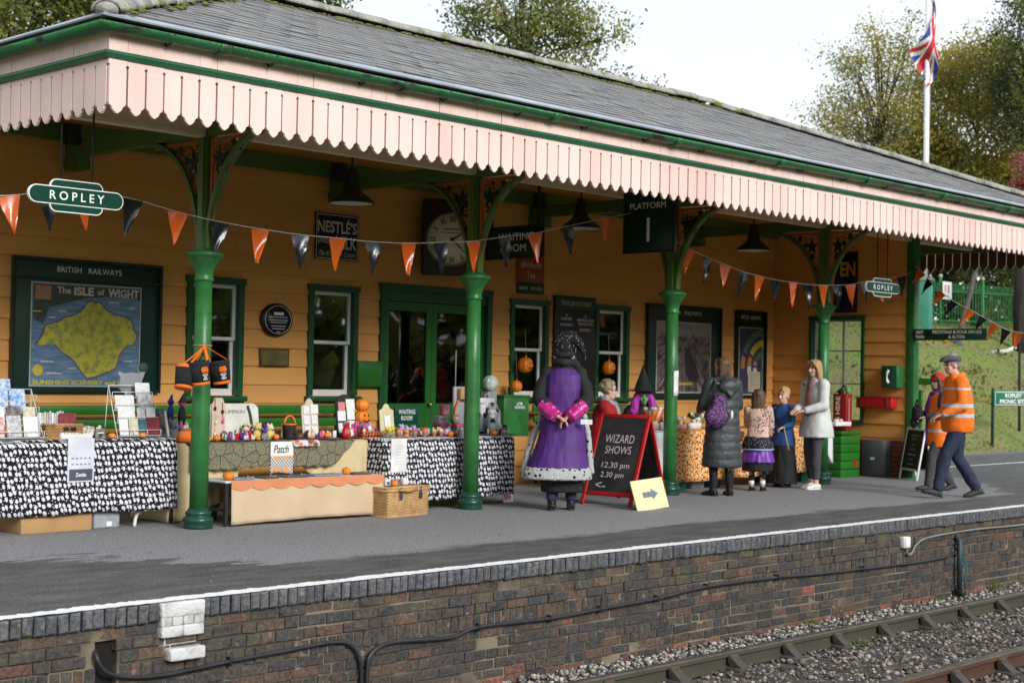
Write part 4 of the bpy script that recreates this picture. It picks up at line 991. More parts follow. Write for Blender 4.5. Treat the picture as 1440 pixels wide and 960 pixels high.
MB().box2((15.352, FY-0.044, 1.25), (15.360, FY-0.0405, 2.0)).build('divider', LETTER, t, True)
# --- enamel milk sign
t = thing('enamel_sign', 'dark blue enamel milk advertising sign with cream lettering above the second window', 'sign', (11.19, FY, 2.68))
MB().cbox((11.19, FY-0.008, 2.945), (0.645, 0.016, 0.53), 0.004).build('plate', mat('enamel_navy', (0.010,0.010,0.035), 0.22, (0.014,0.013,0.045), 4), t, True)
f = MB(); f.box2((10.882,FY-0.0185,2.692),(10.888,FY-0.0165,3.198)); f.box2((11.492,FY-0.0185,2.692),(11.498,FY-0.0165,3.198)); f.box2((10.882,FY-0.0185,3.192),(11.498,FY-0.0165,3.198)); f.box2((10.882,FY-0.0185,2.692),(11.498,FY-0.0165,2.698)); f.build('border', LETTER, t, True)
CREAML = mat('letter_cream', (0.66,0.62,0.52), 0.4)
lettering("NESTLÉ'S", t, (11.19, FY-0.018, 3.075), 0.58, 0.17, CREAML, bold=0.025); lettering('SWISS', t, (11.0, FY-0.018, 2.905), 0.20, 0.085, CREAML, bold=0.01); lettering('MILK', t, (11.325, FY-0.018, 2.885), 0.32, 0.15, CREAML, bold=0.025)
lettering('The Richest in Cream', t, (11.19, FY-0.018, 2.755), 0.54, 0.06, CREAML, shear=0.4)
# --- clock in its square case, turned a little towards the line
t = thing('station_clock', 'round cream station clock in a dark square wooden case above the door', 'clock', (12.72, 13.24, 2.58), -rad(30))
CASE = mat('dark_stained_wood', (0.022,0.010,0.012), 0.35, (0.030,0.014,0.014), 5, bump=0.05)
MB().cbox((0, 0.02, 0.47), (0.70, 0.17, 0.92), 0.02).build('case', CASE, t)
MB().box2((-0.12, 0.10, 0.2), (0.12, 0.38, 0.75)).build('wall_mount', CASE, t)
RX = Matrix.Translation((0,-0.065,0.44)) @ Matrix.Rotation(PI/2, 4, 'X')
MB().lathe([(0.0,0.0),(0.305,0.0),(0.305,0.012),(0.0,0.0121)], n=48, M=RX, cap=False).build('dial', mat('clock_dial', (0.86,0.78,0.60), 0.4, (0.80,0.72,0.54), 3), t)
MB().lathe([(0.303,0.0),(0.325,0.0),(0.328,0.015),(0.315,0.026),(0.303,0.02)], n=48, M=RX, cap=False).build('bezel', mat('clock_bezel', (0.30,0.27,0.22), 0.35, (0.2,0.18,0.15), 9, metal=0.4), t)
NUM = ['XII','I','II','III','IIII','V','VI','VII','VIII','IX','X','XI']
for i, s_ in enumerate(NUM):
    a = PI/2-2*PI*i/12; c = Vector((0.245*math.cos(a), -0.079, 0.44+0.245*math.sin(a))); u_ = Vector((math.cos(a),0,math.sin(a))); r_ = Vector((math.sin(a),0,-math.cos(a)))
    lettering(s_, t, c, 0.026+0.018*len(s_), 0.075, BLACKP, r_, u_, world=False, bold=0.02, name='numeral')
MB().box2((-.10,-.0805,.555),(.10,-.0785,.570)).box2((-.14,-.0805,.515),(.14,-.0785,.523)).build('maker_print', mat('dial_ink',(0.12,0.10,0.08),.6), t)
for a, l, w_ in ((-2.35,0.22,0.010),(-1.05,0.15,0.013)):
    MB().prism([(-w_,-0.03),(w_,-0.03),(w_*0.4,l),(-w_*0.4,l)], -0.086, -0.083, Matrix.Translation((0,0,0.44)) @ Matrix.Rotation(-a, 4, 'Y')).build('clock_hand', BLACKP, t)
# --- plaques
t = thing('round_plaque', 'round black plaque with thin white ring on the wall between windows', 'plaque', (10.34, FY, 1.78))
sq = Matrix.Translation((10.34, FY, 1.96)) @ Matrix.Rotation(PI/2, 4, 'X') @ Matrix.Diagonal((1.16, 1, 1, 1))
MB().lathe([(0.185,0.0),(0.185,0.035),(0.175,0.05),(0.0,0.0505)], n=40, M=sq, cap=False).build('mount', mat('plaque_rim_brown', (0.020,0.010,0.010), 0.4), t, True)
MB().lathe([(0.165,0.049),(0.163,0.056),(0.0,0.0561)], n=40, M=sq, cap=False).build('face', mat('plaque_black', (0.010,0.011,0.020), 0.35), t, True)
MB().lathe([(0.152,0.0562),(0.157,0.0562),(0.157,0.0585),(0.152,0.0585),(0.152,0.0562)], n=48, M=sq, cap=False).build('ring', LETTER, t, True)
MB().box2((10.28,FY-.0595,2.012),(10.41,FY-.0565,2.045)).build('crest_bar', LETTER, t, True)
for i, (z_, w_) in enumerate(((1.99,.26),(1.955,.26),(1.93,.22),(1.89,.20),(1.86,.18),(1.825,.05))):
    n_ = int(w_/.03)+1
    for k in range(n_): x_ = 10.345-w_/2+w_*k/n_; MB().box2((x_,FY-.0590,z_-.004),(x_+w_/n_*.75,FY-.0565,z_+.004)).build('text_dash', LETTER, t, True)
t = thing('brass_plate', 'small tarnished brass plate in wooden frame under the round plaque', 'plaque', (10.33, FY, 1.44))
MB().cbox((10.33, FY-0.012, 1.54), (0.40,0.024,0.20), 0.006).build('frame', mat('plate_frame_wood', (0.10,0.055,0.02), 0.5), t, True)
MB().box2((10.152,FY-0.030,1.458),(10.508,FY-0.0245,1.622)).build('plate', mat('tarnished_brass', (0.30,0.24,0.10), 0.28, (0.20,0.19,0.08), 7, metal=0.7), t, True)
# --- tea sign
t = thing('tea_sign', 'narrow red and green enamel tea sign hanging under the waiting room sign', 'sign', (14.47, FY, 2.47))
MB().cbox((14.475, FY-0.008, 2.86), (0.51,0.016,0.50), 0.004).build('red_plate', mat('enamel_vermilion', (0.36,0.050,0.018), 0.3, (0.30,0.04,0.015), 4), t, True)
MB().cbox((14.475, FY-0.008, 2.535), (0.51,0.016,0.15), 0.004).build('green_plate', mat('enamel_bottle_green', (0.010,0.060,0.035), 0.3), t, True)
for s_, z_, w_, h_ in (('dividend',2.845,.38,.085),('Tea',2.71,.17,.085),('save  wisely',2.535,.44,.085)): lettering(s_, t, (14.475, FY-0.018, z_), w_, h_, CREAML)
# --- key box, litter bin
o = MB().cbox((11.70, FY-0.03, 1.375), (0.37,0.06,0.31), 0.008).cbox((11.70, FY-0.064, 1.375), (0.35,0.012,0.29), 0.004).build('wall_box', BENCHG); seat(o, (11.70, FY, 1.22)); tag(o, 'flat green wall box between the second window and the door', 'box')
t = thing('litter_bin', 'square green litter bin with white lettering on the wall by the third window', 'bin', (13.92, 13.36, 0.62))
MB().cbox((13.92,13.36,0.875), (0.46,0.28,0.50), 0.015).build('body', GREEN, t, True); MB().cbox((13.92,13.36,1.13), (0.48,0.30,0.03), 0.008).build('rim', GREEN, t, True)
MB().box2((13.72,13.49,0.68),(13.80,13.56,1.05)).box2((14.04,13.49,0.68),(14.12,13.56,1.05)).build('wall_strap', IRON, t, True)
lettering('LITTER', t, (13.97,13.218,1.035), 0.11, 0.035, LETTER, bold=0.03); lettering('RECEPTACLE', t, (13.97,13.218,0.99), 0.18, 0.033, LETTER, bold=0.03)
# --- platform benches against the wall
def bench(label, x0, x1):
    t = thing('bench', label, 'bench', ((x0+x1)/2, 13.22, 0))
    for z_, y_ in ((0.975,13.30),(0.835,13.28)): MB().cbox(((x0+x1)/2, y_, z_), (x1-x0, 0.035, 0.095), 0.008).build('back_slat', BENCHG, t, True)
    for y_ in (12.90,13.0,13.10,13.20): MB().cbox(((x0+x1)/2, y_, 0.45), (x1-x0, 0.085, 0.03), 0.006).build('seat_slat', BENCHG, t, True)
    n = max(2, int((x1-x0)/1.6)+1)
    for i in range(n):
        x_ = x0+0.2+(x1-x0-0.4)*i/(n-1)
        m_ = MB(); m_.tube([(x_,12.88,0),(x_,12.92,0.43)], 0.022, 8); m_.tube(smooth_path([(x_,13.42,0),(x_,13.30,0.40),(x_,13.34,1.03)],4), 0.022, 8); m_.box2((x_-0.02,12.88,0.40),(x_+0.02,13.3,0.435)); m_.build('leg', IRON, t, True)
    MB().cbox(((x0+x1)/2+0.65,13.281,0.975),(0.16,0.006,0.045),0.002).build('name_plate', mat('bench_plate', (0.16,0.12,0.10), 0.4), t, True)
bench('long green slatted bench against the wall under the island map', 7.05, 11.25)
bench('green slatted bench against the wall behind the purple robed figure', 14.30, 16.7)

# ------------------------------------------------------------------ hanging signs
def totem(label, x0, z0, y0, w_=0.79):
    t = thing('totem_sign', label, 'sign', (x0, y0, z0-0.12))
    def rr(w, h, r, n=6):
        p = []
        for cx, cz, a in ((w/2-r, h/2-r, 0), (-w/2+r, h/2-r, PI/2), (-w/2+r, -h/2+r, PI), (w/2-r, -h/2+r, 1.5*PI)):
            p += [(cx+r*math.cos(a+PI/2*i/n), cz+r*math.sin(a+PI/2*i/n)) for i in range(n+1)]
        return p
    o_ = Matrix.Translation((0,0,0.12))
    MB().prism(rr(w_, 0.135, 0.0665), -0.012, 0.012, o_).build('bar_edge', LETTER, t); MB().prism(rr(w_-0.016, 0.119, 0.059), -0.016, 0.016, o_).build('bar', SIGNG, t)
    MB().prism(rr(w_*0.56, 0.245, 0.055), -0.008, 0.008, o_).build('centre_edge', LETTER, t); MB().prism(rr(w_*0.56-0.016, 0.229, 0.048), -0.010, 0.010, o_).build('centre', SIGNG, t)
    lettering('R O P L E Y', t, (0.0,-0.0175,0.12), w_*0.575, 0.066, LETTER, world=False, bold=0.012); lettering('R O P L E Y', t, (0.0,0.0175,0.12), w_*0.575, 0.066, LETTER, (-1,0,0), world=False, bold=0.012)
    for s_ in (-1, 1): MB().cyl((s_*0.13,0,0.235),(s_*0.13,0,1.05), 0.008, 8).build('rod', IRON, t)
totem('green ROPLEY totem sign hanging near the left end of the canopy', 5.905, 2.665, 10.2)
totem('green ROPLEY totem sign hanging in front of the end wall', 17.98, 2.655, 10.4, 0.86)
def cross_sign(name, label, X_, y0, y1, z0, z1, texts, rods):
    t = thing(name, label, 'sign', (X_, (y0+y1)/2, z0))
    MB().cbox((X_,(y0+y1)/2,(z0+z1)/2), (0.03,abs(y1-y0),z1-z0), 0.004).build('panel', mat('sign_dark_green', (0.004,0.030,0.026), 0.25, (0.004,0.026,0.022), 3), t, True)
    f = MB(); ya, yb = min(y0,y1), max(y0,y1)
    for a, c in (((X_-0.022,ya-0.015,z0-0.015),(X_+0.022,ya+0.012,z1+0.015)),((X_-0.022,yb-0.012,z0-0.015),(X_+0.022,yb+0.015,z1+0.015)),((X_-0.021,ya+0.012,z0-0.015),(X_+0.021,yb-0.012,z0+0.012)),((X_-0.021,ya+0.012,z1-0.012),(X_+0.021,yb-0.012,z1+0.015))): f.box2(a, c)
    f.build('frame', BLACKP, t, True)
    for s_, yy, zz, w_, h_ in texts:
        for sd in (-1, 1): lettering(s_, t, (X_+sd*0.0165, yy, zz), w_, h_, LETTER, (0,sd,0) , bold=0.0)
    for yy, zt in rods: MB().box2((X_-0.012,yy-0.012,z1),(X_+0.012,yy+0.012,zt)).build('rod', IRON, t, True)
cross_sign('platform_sign', 'square green PLATFORM 1 sign hanging by the third column', 13.5, 11.15, 10.43, 2.83, 3.51, [('PLATFORM',10.81,3.355,0.52,0.07),('1',10.80,3.08,0.04,0.27)], [(11.05,3.9),(10.5,3.9)])
cross_sign('waiting_room_sign', 'dark WAITING ROOM sign hanging right of the clock', 12.6, 12.50, 11.62, 2.75, 3.10, [('WAITING',12.02,2.99,0.56,0.085),('ROOM',12.06,2.86,0.40,0.085)], [(11.68,4.2),(12.42,4.4)])
# next train arm on the end post
t = thing('direction_sign', 'long dark green NEXT TRAIN sign arm fixed to the corner post', 'sign', (20.12, 11.1, 2.02))
MB().cbox((20.12,10.53,2.10),(0.035,1.14,0.165),0.004).build('panel', mat('sign_arm_green', (0.006,0.050,0.026), 0.3), t, True)
MB().box2((20.10,11.08,2.05),(20.16,11.12,2.15)).build('bracket', IRON, t, True)
for s_, y_, z_, w_, h_ in (('NEXT',11.00,2.135,.12,.045),('TRAIN',11.00,2.068,.14,.045),('MEDSTEAD & FOUR MARKS',10.42,2.138,.76,.047),('& ALTON',10.42,2.068,.25,.047)): lettering(s_, t, (20.1005, y_, z_), w_, h_, LETTER, (0,-1,0), bold=0.025)
# blue enamel on end wall
t = thing('blue_enamel_sign', 'tall dark blue enamel sign with yellow letters on the end wall', 'sign', (XS-0.03, 12.25, 2.44))
MB().cbox((XS-0.045,12.26,2.90),(0.018,0.40,0.92),0.004).build('plate', mat('enamel_royal', (0.008,0.010,0.050), 0.25), t, True)
lettering('EN', t, (XS-0.0555,12.22,3.10), 0.26, 0.22, mat('letter_yellow', (0.55,0.30,0.02), 0.4), (0,-1,0), bold=0.03)
# telephone cabinet
t = thing('telephone_cabinet', 'green telephone cabinet with white handset symbol on the end wall', 'cabinet', (XS-0.13, 11.40, 1.32))
MB().cbox((XS-0.125,11.40,1.48),(0.19,0.27,0.33),0.008).build('case', GREEN, t, True); MB().cbox((XS-0.226,11.40,1.48),(0.014,0.25,0.31),0.004).build('door', mat('cabinet_dark_green', (0.010,0.085,0.045), 0.35), t, True)
m_ = MB(); m_.tube(smooth_path([(XS-0.236,11.40,1.575),(XS-0.238,11.425,1.53),(XS-0.238,11.425,1.43),(XS-0.236,11.40,1.385)],4), [0.022]*5+[0.011]*3+[0.022]*5, 8) ; m_.build('handset', WHITE, t, True)
t = thing('fire_bucket_trough', 'red box with black straps fixed low on the end wall', 'box', (XS-0.1, 11.67, 0.98))
MB().cbox((XS-0.11,11.67,1.085),(0.16,0.60,0.15),0.012).build('case', RED, t, True); MB().cbox((XS-0.11,11.67,1.165),(0.17,0.62,0.014),0.004).build('lid', RED, t, True)
for y_ in (11.46,11.90): MB().cbox((XS-0.115,y_,1.085),(0.172,0.022,0.158),0.004).build('strap', IRON, t, True)
t = thing('electric_cabinet', 'grey metal electrical cabinet at the foot of the end wall', 'cabinet', (XS-0.13, 11.64, 0))
GREYM = mat('grey_cabinet', (0.095,0.105,0.105), 0.5, (0.08,0.088,0.088), 4)
MB().cbox((XS-0.13,11.64,0.27),(0.24,0.38,0.54),0.01).build('case', GREYM, t, True); MB().cbox((XS-0.255,11.64,0.27),(0.012,0.35,0.50),0.004).build('door', GREYM, t, True); MB().box2((XS-0.263,11.60,0.25),(XS-0.260,11.67,0.285)).build('label_plate', WHITE, t, True)

# ------------------------------------------------------------------ pendant lamps and speakers
SHADE = mat('lamp_shade_black', (0.014,0.016,0.015), 0.35, (0.018,0.020,0.018), 5); INNER = mat('lamp_shade_white', (0.70,0.70,0.66), 0.5)
for (x_, z_), lb in (((10.10,3.13),'black bell lampshade hanging above the milk sign'),((13.69,3.17),'black bell lampshade hanging left of the platform sign'),((17.30,3.165),'black bell lampshade hanging between third and fourth columns')):
    t = thing('pendant_lamp', lb, 'lamp', (x_, 12.0, z_), 0, 'lamps under the canopy')
    MB().lathe([(0.228,0.0),(0.232,0.012),(0.222,0.03),(0.17,0.075),(0.115,0.115),(0.088,0.16),(0.075,0.21),(0.062,0.30),(0.05,0.33),(0.048,0.36)], n=36, cap=False).build('shade', SHADE, t, solid=0.006)
    MB().lathe([(0.224,0.004),(0.165,0.068),(0.11,0.108),(0.05,0.13)], n=36, cap=False).build('reflector', INNER, t)
    MB().ball((0,0,0.075),(0.035,0.035,0.05)).build('bulb', mat('lamp_bulb', (0.75,0.75,0.70), 0.2), t)
    MB().cyl((0,0,0.34),(0,0,1.35), 0.011, 8).build('stem', IRON, t)
for i, X_ in enumerate(COLX):
    t = thing('loudspeaker', 'small black loudspeaker on the cross beam above '+['the island map','the milk sign','the tea sign','the end wall window'][i], 'speaker', (X_-0.13, 13.30, 3.60), 0, 'loudspeakers under the canopy')
    MB().cbox((0,0,0.06),(0.14,0.13,0.20),0.012).build('case', BLACKP, t); MB().cbox((-0.073,0,0.06),(0.006,0.11,0.17),0.003).build('grille', mat('speaker_grille', (0.02,0.02,0.022), 0.8, (0.01,0.01,0.01), 90), t); MB().box2((0.05,-0.02,0.0),(0.10,0.02,0.05)).build('bracket', IRON, t)

# ------------------------------------------------------------------ bunting
VINO = mat('orange_vinyl', (0.75,0.135,0.015), 0.22, (0.70,0.12,0.012), 6, spec=0.6); VINB = mat('black_vinyl', (0.010,0.012,0.022), 0.2, (0.012,0.014,0.026), 6, spec=0.6)
CORD = mat('white_tape', (0.62,0.60,0.57), 0.7)
def flag_mesh(seed, mt, w=0.185, l=0.315):
    rs = random.Random(seed); a1, a2, ph = rs.uniform(-.03,.03), rs.uniform(-.015,.015), rs.uniform(0,6)
    sw_ = rs.uniform(-0.035,0.035); m_ = MB()
    def fn(u, v):
        ww = w*(1-v)+0.006*v
        x_ = (u-0.5)*ww+sw_*v*v
        y_ = a1*math.sin(v*3.2+ph)*v+a2*math.sin(u*3+ph+2*v)*(0.3+v)+0.006*math.sin(u*7+ph*2+v*6)*min(1,v*3)+0.05*rs.random()*0
        return (x_, y_, -l*v+0.01*math.sin(u*5+ph)*v)
    m_.grid(fn, 6, 9); me = m_.mesh('flag', mt); return me
FL = {True: [flag_mesh(i, VINO) for i in range(6)], False: [flag_mesh(i+50, VINB) for i in range(6)]}
def bunting(label, pts, first_orange, ends, along):
    """pts: (coordinate along, z) of each flag's top centre; along('x', y) or ('y', x)"""
    ax, fixed = along
    P3 = lambda c, z_: Vector((c, fixed, z_)) if ax == 'x' else Vector((fixed, c, z_))
    path = [Vector(ends[0])]+[P3(c, z_) for c, z_ in pts]+[Vector(ends[1])]
    t = thing('bunting', label, 'bunting', tuple(path[len(path)//2]))
    MB().tube(smooth_path(path, 4), 0.0045, 5).build('cord', CORD, t, True)
    wv_ = Vector(t['_w'])
    for i, (c, z_) in enumerate(pts):
        og = (i % 2 == 0) == first_orange
        o = bpy.data.objects.new('flag', random.choice(FL[og])); COL.objects.link(o); o.parent = t
        p = P3(c, z_); d_ = (P3(*pts[min(i+1, len(pts)-1)])-P3(*pts[max(i-1, 0)])).normalized()
        rx = d_; ry = Vector((0,0,1)).cross(rx).normalized(); rz_ = rx.cross(ry)
        if ax == 'y': pass
        R3 = Matrix((( rx.x, ry.x, rz_.x), (rx.y, ry.y, rz_.y), (rx.z, ry.z, rz_.z))).to_4x4()
        o.matrix_local = Matrix.Translation(p-wv_+Vector((0,0,-0.004))) @ R3 @ Matrix.Rotation(random.gauss(-0.18 if ax=='x' else 0,0.10), 4, 'Z') @ Matrix.Rotation(random.gauss(0,0.12), 4, 'X') @ Matrix.Scale(1.0 if ax == 'x' else .78, 4)
B1 = [(5.807,2.727),(6.13,2.80),(6.464,2.833),(6.923,2.808),(7.365,2.741),(7.808,2.693),(8.24,2.667),(8.692,2.652),(9.14,2.654),(9.582,2.654),(10.044,2.676),(10.478,2.716),(10.94,2.766),(11.39,2.845),(11.86,2.921),(12.373,3.04),(13.044,3.185)]
B2 = [(14.6,2.953),(14.959,2.875),(15.329,2.813),(15.709,2.748),(16.068,2.717),(16.453,2.685),(16.832,2.679),(17.171,2.67),(17.569,2.683),(17.908,2.702),(18.254,2.731),(18.626,2.791),(19.126,2.851),(19.643,2.932)]
B3 = [(10.946,3.016),(10.819,2.877),(10.626,2.707),(10.435,2.57),(10.171,2.443),(9.986,2.34),(9.804,2.248),(9.645,2.167),(9.467,2.126)]
bunting('long string of orange and black pennants from ROPLEY totem to platform sign', B1, True, ((4.9,11.05,2.62),(13.5,11.05,3.29)), ('x', 11.05))
bunting('string of orange and black pennants from third column to the end wall post', B2, True, ((14.2,11.05,3.06),(20.1,11.14,3.02)), ('x', 11.05))
bunting('string of pennants running outwards from the corner post before the grass bank', B3, True, ((20.1,11.08,3.10),(20.05,8.6,2.0)), ('y', 20.05))
# ================================================================== market stalls
def ray_at(px, py):
    d = _F+_R2*((px-720)/FPX)+_U2*((480-py)/FPX); return d
def at(px, py, Y):
    d = ray_at(px, py); return CAM+d*((Y-CAM.y)/d.y)
def atx(px, py, X):
    d = ray_at(px, py); return CAM+d*((X-CAM.x)/d.x)
def scale_at(p): return (Vector(p)-CAM).dot(_F)/FPX          # metres per photo pixel at p

# fabrics --------------------------------------------------------------------
def fabric(name, rough=0.85):
    mt, nt, b = node_mat(name, rough, 0.15); P, px, py, pz = posxyz(nt)
    u = math_(nt, 'ADD', px, math_(nt, 'MULTIPLY', py, 0.9)); return mt, nt, b, P, u, pz
def spots(nt, u, v, su, sv, rand, r0, r1, warp=0.0, seed=0.0):
    cb = nt.nodes.new('ShaderNodeCombineXYZ'); nt.links.new(math_(nt, 'ADD', math_(nt, 'MULTIPLY', u, su), seed), cb.inputs[0]); nt.links.new(math_(nt, 'MULTIPLY', v, sv), cb.inputs[1])
    vec = cb.outputs[0]
    if warp:
        n = N(nt, 'TexNoise', Scale=1.7, Detail=2.0); nt.links.new(vec, n.inputs['Vector'])
        sb = N(nt, 'VectorMath', operation='SUBTRACT'); nt.links.new(n.outputs['Color'], sb.inputs[0]); sb.inputs[1].default_value = (0.5,0.5,0.5)
        sc = N(nt, 'VectorMath', operation='SCALE'); nt.links.new(sb.outputs[0], sc.inputs[0]); sc.inputs['Scale'].default_value = warp
        ad = N(nt, 'VectorMath', operation='ADD'); nt.links.new(vec, ad.inputs[0]); nt.links.new(sc.outputs[0], ad.inputs[1]); vec = ad.outputs[0]
    v_ = nt.nodes.new('ShaderNodeTexVoronoi'); v_.voronoi_dimensions = '2D'; v_.inputs['Scale'].default_value = 1.0; v_.inputs['Randomness'].default_value = rand; nt.links.new(vec, v_.inputs['Vector'])
    mr = nt.nodes.new('ShaderNodeMapRange'); mr.inputs['From Min'].default_value = r1; mr.inputs['From Max'].default_value = r0; nt.links.new(v_.outputs['Distance'], mr.inputs['Value'])
    return mr.outputs['Result'], v_.outputs['Color']
GHOST, nt, b, P, u, v = fabric('ghost_print_cloth')
f1, _c = spots(nt, math_(nt, 'ADD', u, math_(nt, 'MULTIPLY', v, .22)), v, 23.5, 18, 0.42, 0.30, 0.36, 0.25); f2, _c = spots(nt, u, v, 34, 30, 0.9, 0.11, 0.14, 0.2, 3.3)
nt.links.new(mixc(nt, math_(nt, 'MAXIMUM', f1, f2), (0.014,0.011,0.020), (0.64,0.64,0.67)), b.inputs['Base Color'])
PUMPK, nt, b, P, u, v = fabric('pumpkin_print_cloth')
f1, c1 = spots(nt, u, v, 19, 19, 0.8, 0.33, 0.40, 0.5); f2, c2 = spots(nt, u, v, 17, 17, 0.9, 0.20, 0.25, 0.7, 5.1); f3, c3 = spots(nt, u, v, 22, 20, 0.9, 0.24, 0.30, 0.6, 9.4)
c_ = mixc(nt, f1, (0.78,0.40,0.12), (0.76,0.22,0.015)); c_ = mixc(nt, f3, c_, (0.72,0.62,0.48)); nt.links.new(mixc(nt, f2, c_, (0.035,0.022,0.020)), b.inputs['Base Color'])
ERMINE, nt, b, P, u, v = fabric('ermine_fur', 0.95)
tcx = nt.nodes.new('ShaderNodeTexCoord'); vo = nt.nodes.new('ShaderNodeTexVoronoi'); vo.inputs['Scale'].default_value = 17; vo.inputs['Randomness'].default_value = .55; nt.links.new(tcx.outputs['Object'], vo.inputs['Vector']); f1 = math_(nt, 'LESS_THAN', vo.outputs['Distance'], .27); nt.links.new(mixc(nt, f1, mixc(nt, noise_of(nt, P, 60, 3), (0.72,0.72,0.72), (0.82,0.82,0.81)), (0.015,0.015,0.018)), b.inputs['Base Color']); bump_to(nt, b, noise_of(nt, P, 90, 5), 1.0, 0.02)
CREAMC = mat('cream_cotton', (0.60,0.48,0.28), 0.9, (0.53,0.42,0.23), 3, bump=0.12, bscale=14)
PEACH = mat('calico_cotton', (0.58,0.44,0.29), 0.9, (0.53,0.40,0.26), 3, bump=0.12, bscale=14)
SALMON = mat('salmon_edging', (0.62,0.24,0.12), 0.9, (0.56,0.21,0.10), 6)
WHITEC = mat('white_cotton', (0.74,0.75,0.78), 0.85, (0.68,0.70,0.74), 3, bump=0.15, bscale=10)
WEB, nt, b, P, u, v = fabric('cobweb_net_cloth')
cb = nt.nodes.new('ShaderNodeCombineXYZ'); nt.links.new(math_(nt, 'MULTIPLY', u, 9.0), cb.inputs[0]); nt.links.new(math_(nt, 'MULTIPLY', v, 9.0), cb.inputs[1])
v1 = nt.nodes.new('ShaderNodeTexVoronoi'); v1.voronoi_dimensions = '2D'; v1.feature = 'DISTANCE_TO_EDGE'; v1.inputs['Scale'].default_value = 3.4; nt.links.new(cb.outputs[0], v1.inputs['Vector'])
v2 = nt.nodes.new('ShaderNodeTexVoronoi'); v2.voronoi_dimensions = '2D'; v2.feature = 'DISTANCE_TO_EDGE'; v2.inputs['Scale'].default_value = 0.9; nt.links.new(cb.outputs[0], v2.inputs['Vector'])
e1 = math_(nt, 'LESS_THAN', v1.outputs['Distance'], 0.035); e2 = math_(nt, 'LESS_THAN', v2.outputs['Distance'], 0.025)
nt.links.new(mixc(nt, math_(nt, 'MAXIMUM', e1, e2), mixc(nt, noise_of(nt, P, 40, 4), (0.23,0.21,0.135), (0.17,0.155,0.10)), (0.030,0.030,0.026)), b.inputs['Base Color'])

def drape(name, mt, parent, x0, x1, yf, yb, zt, zb, fold=0.012, nf=5.0, seed=0, left=True, right=True, nu=60):
    """table cloth: top, front drop with hanging folds, side drops; zb may vary along x"""
    rs = random.Random(seed); ph = [rs.uniform(0, 6.28) for _ in range(4)]
    zbf = zb if callable(zb) else (lambda s: zb)
    m_ = MB(); nd = 10
    def fn(u, v):
        x = x0+(x1-x0)*u
        if v <= 0.3:
            y = yb+(yf-yb)*(v/0.3); return (x, y, zt+0.002*math.sin(x*9+y*7))
        t = (v-0.3)/0.7; z_ = zt+(zbf(u)+0.008*math.sin(x*6+ph[3])-zt)*t
        am = fold*t**1.3
        y = yf-0.012*min(1, t*6)-am*(0.6+math.sin(x*nf*2.1+ph[0])+0.6*math.sin(x*nf*4.7+ph[1])+0.4*math.sin(x*nf*9+ph[2]+t*2))
        return (x+0.006*t*math.sin(x*13+ph[1]), y, z_)
    m_.grid(fn, nu, 18)
    for on, xx, sgn in ((left, x0, -1), (right, x1, 1)):
        if not on: continue
        zz = zbf(0 if sgn < 0 else 1)
        m_.grid(lambda u, v: (xx+sgn*(0.012*min(1, v*6)+fold*v*(0.6+math.sin(u*9+ph[0])*0.8)), yf-0.012*min(1, v*6)+(yb-yf)*u, zt+(zz-zt)*v), 14, 12)
    return m_.build(name, mt, parent, True, fixn=False, solid=0.003)
def trestle(label, x0, x1, yf, yb, zt, legx, mt=None):
    t = thing('trestle_table', label, 'table', ((x0+x1)/2, (yf+yb)/2, 0))
    PL = mat('white_plastic', (0.72,0.71,0.67), 0.45, (0.66,0.65,0.60), 4)
    MB().cbox(((x0+x1)/2,(yf+yb)/2,zt-0.028),(x1-x0-0.02,yb-yf-0.02,0.045),0.01).build('tabletop', mt or PL, t, True)
    for x_ in legx:
        m_ = MB()
        for y_ in (yf+0.06, yb-0.06):
            m_.tube(smooth_path([(x_,y_,0.0),(x_+0.02,y_,0.10),(x_+0.10,y_,0.20),(x_+0.22,y_,0.245),(x_+0.24,y_,zt-0.06)],3), [0.016]*4+[0.028]*9, 8)
        m_.box2((x_+0.06,yf+0.05,0.17),(x_+0.085,yb-0.05,0.215))
        m_.build('leg', mt or PL, t, True)
    return t
trestle('trestle table hidden under the ghost print cloth at far left', 4.4, 7.74, 11.60, 12.30, 0.772, (4.7, 5.75, 7.4))
o = drape('tablecloth', GHOST, None, 4.38, 7.755, 11.585, 12.32, 0.776, 0.15, 0.009, 4, 3, nu=90); seat(o, (6.07,11.9,0.15)); tag(o, 'black cloth printed with white ghosts on the far left stall table', 'tablecloth', 'ghost print tablecloths')
trestle('trestle table under the cream cloth and cobweb netting', 7.80, 10.06, 11.66, 12.30, 0.715, (8.15, 9.35))
o = drape('tablecloth', CREAMC, None, 7.775, 10.07, 11.645, 12.31, 0.719, lambda s: 0.015 if s < 0.03 else (0.02+1.35*(s-0.03)*(0.62 if s < 0.30 else 0.62) if s < 0.30 else (0.56 if s < 0.58 else max(0.18, 0.56-1.6*(s-0.58)))), 0.022, 7, 8, nu=120); seat(o, (8.9,12,0.02)); tag(o, 'cream cotton cloth hanging in folds between the two ghost print tables', 'tablecloth')
def webz(s): return 0.475+0.014*abs(math.sin(s*46))+(0.24*(s-0.86)/0.14 if s > 0.86 else 0)
o = drape('netting_cloth', WEB, None, 7.93, 9.86, 11.575, 12.31, 0.7245, webz, 0.006, 6, 9, False, False, nu=140); seat(o, (8.9,12,0.47)); tag(o, 'dark cobweb netting with scalloped hem laid over the cream cloth', 'netting')
trestle('trestle table under the ghost print cloth behind the second column', 10.12, 11.94, 11.42, 12.10, 0.732, (10.62, 11.45))
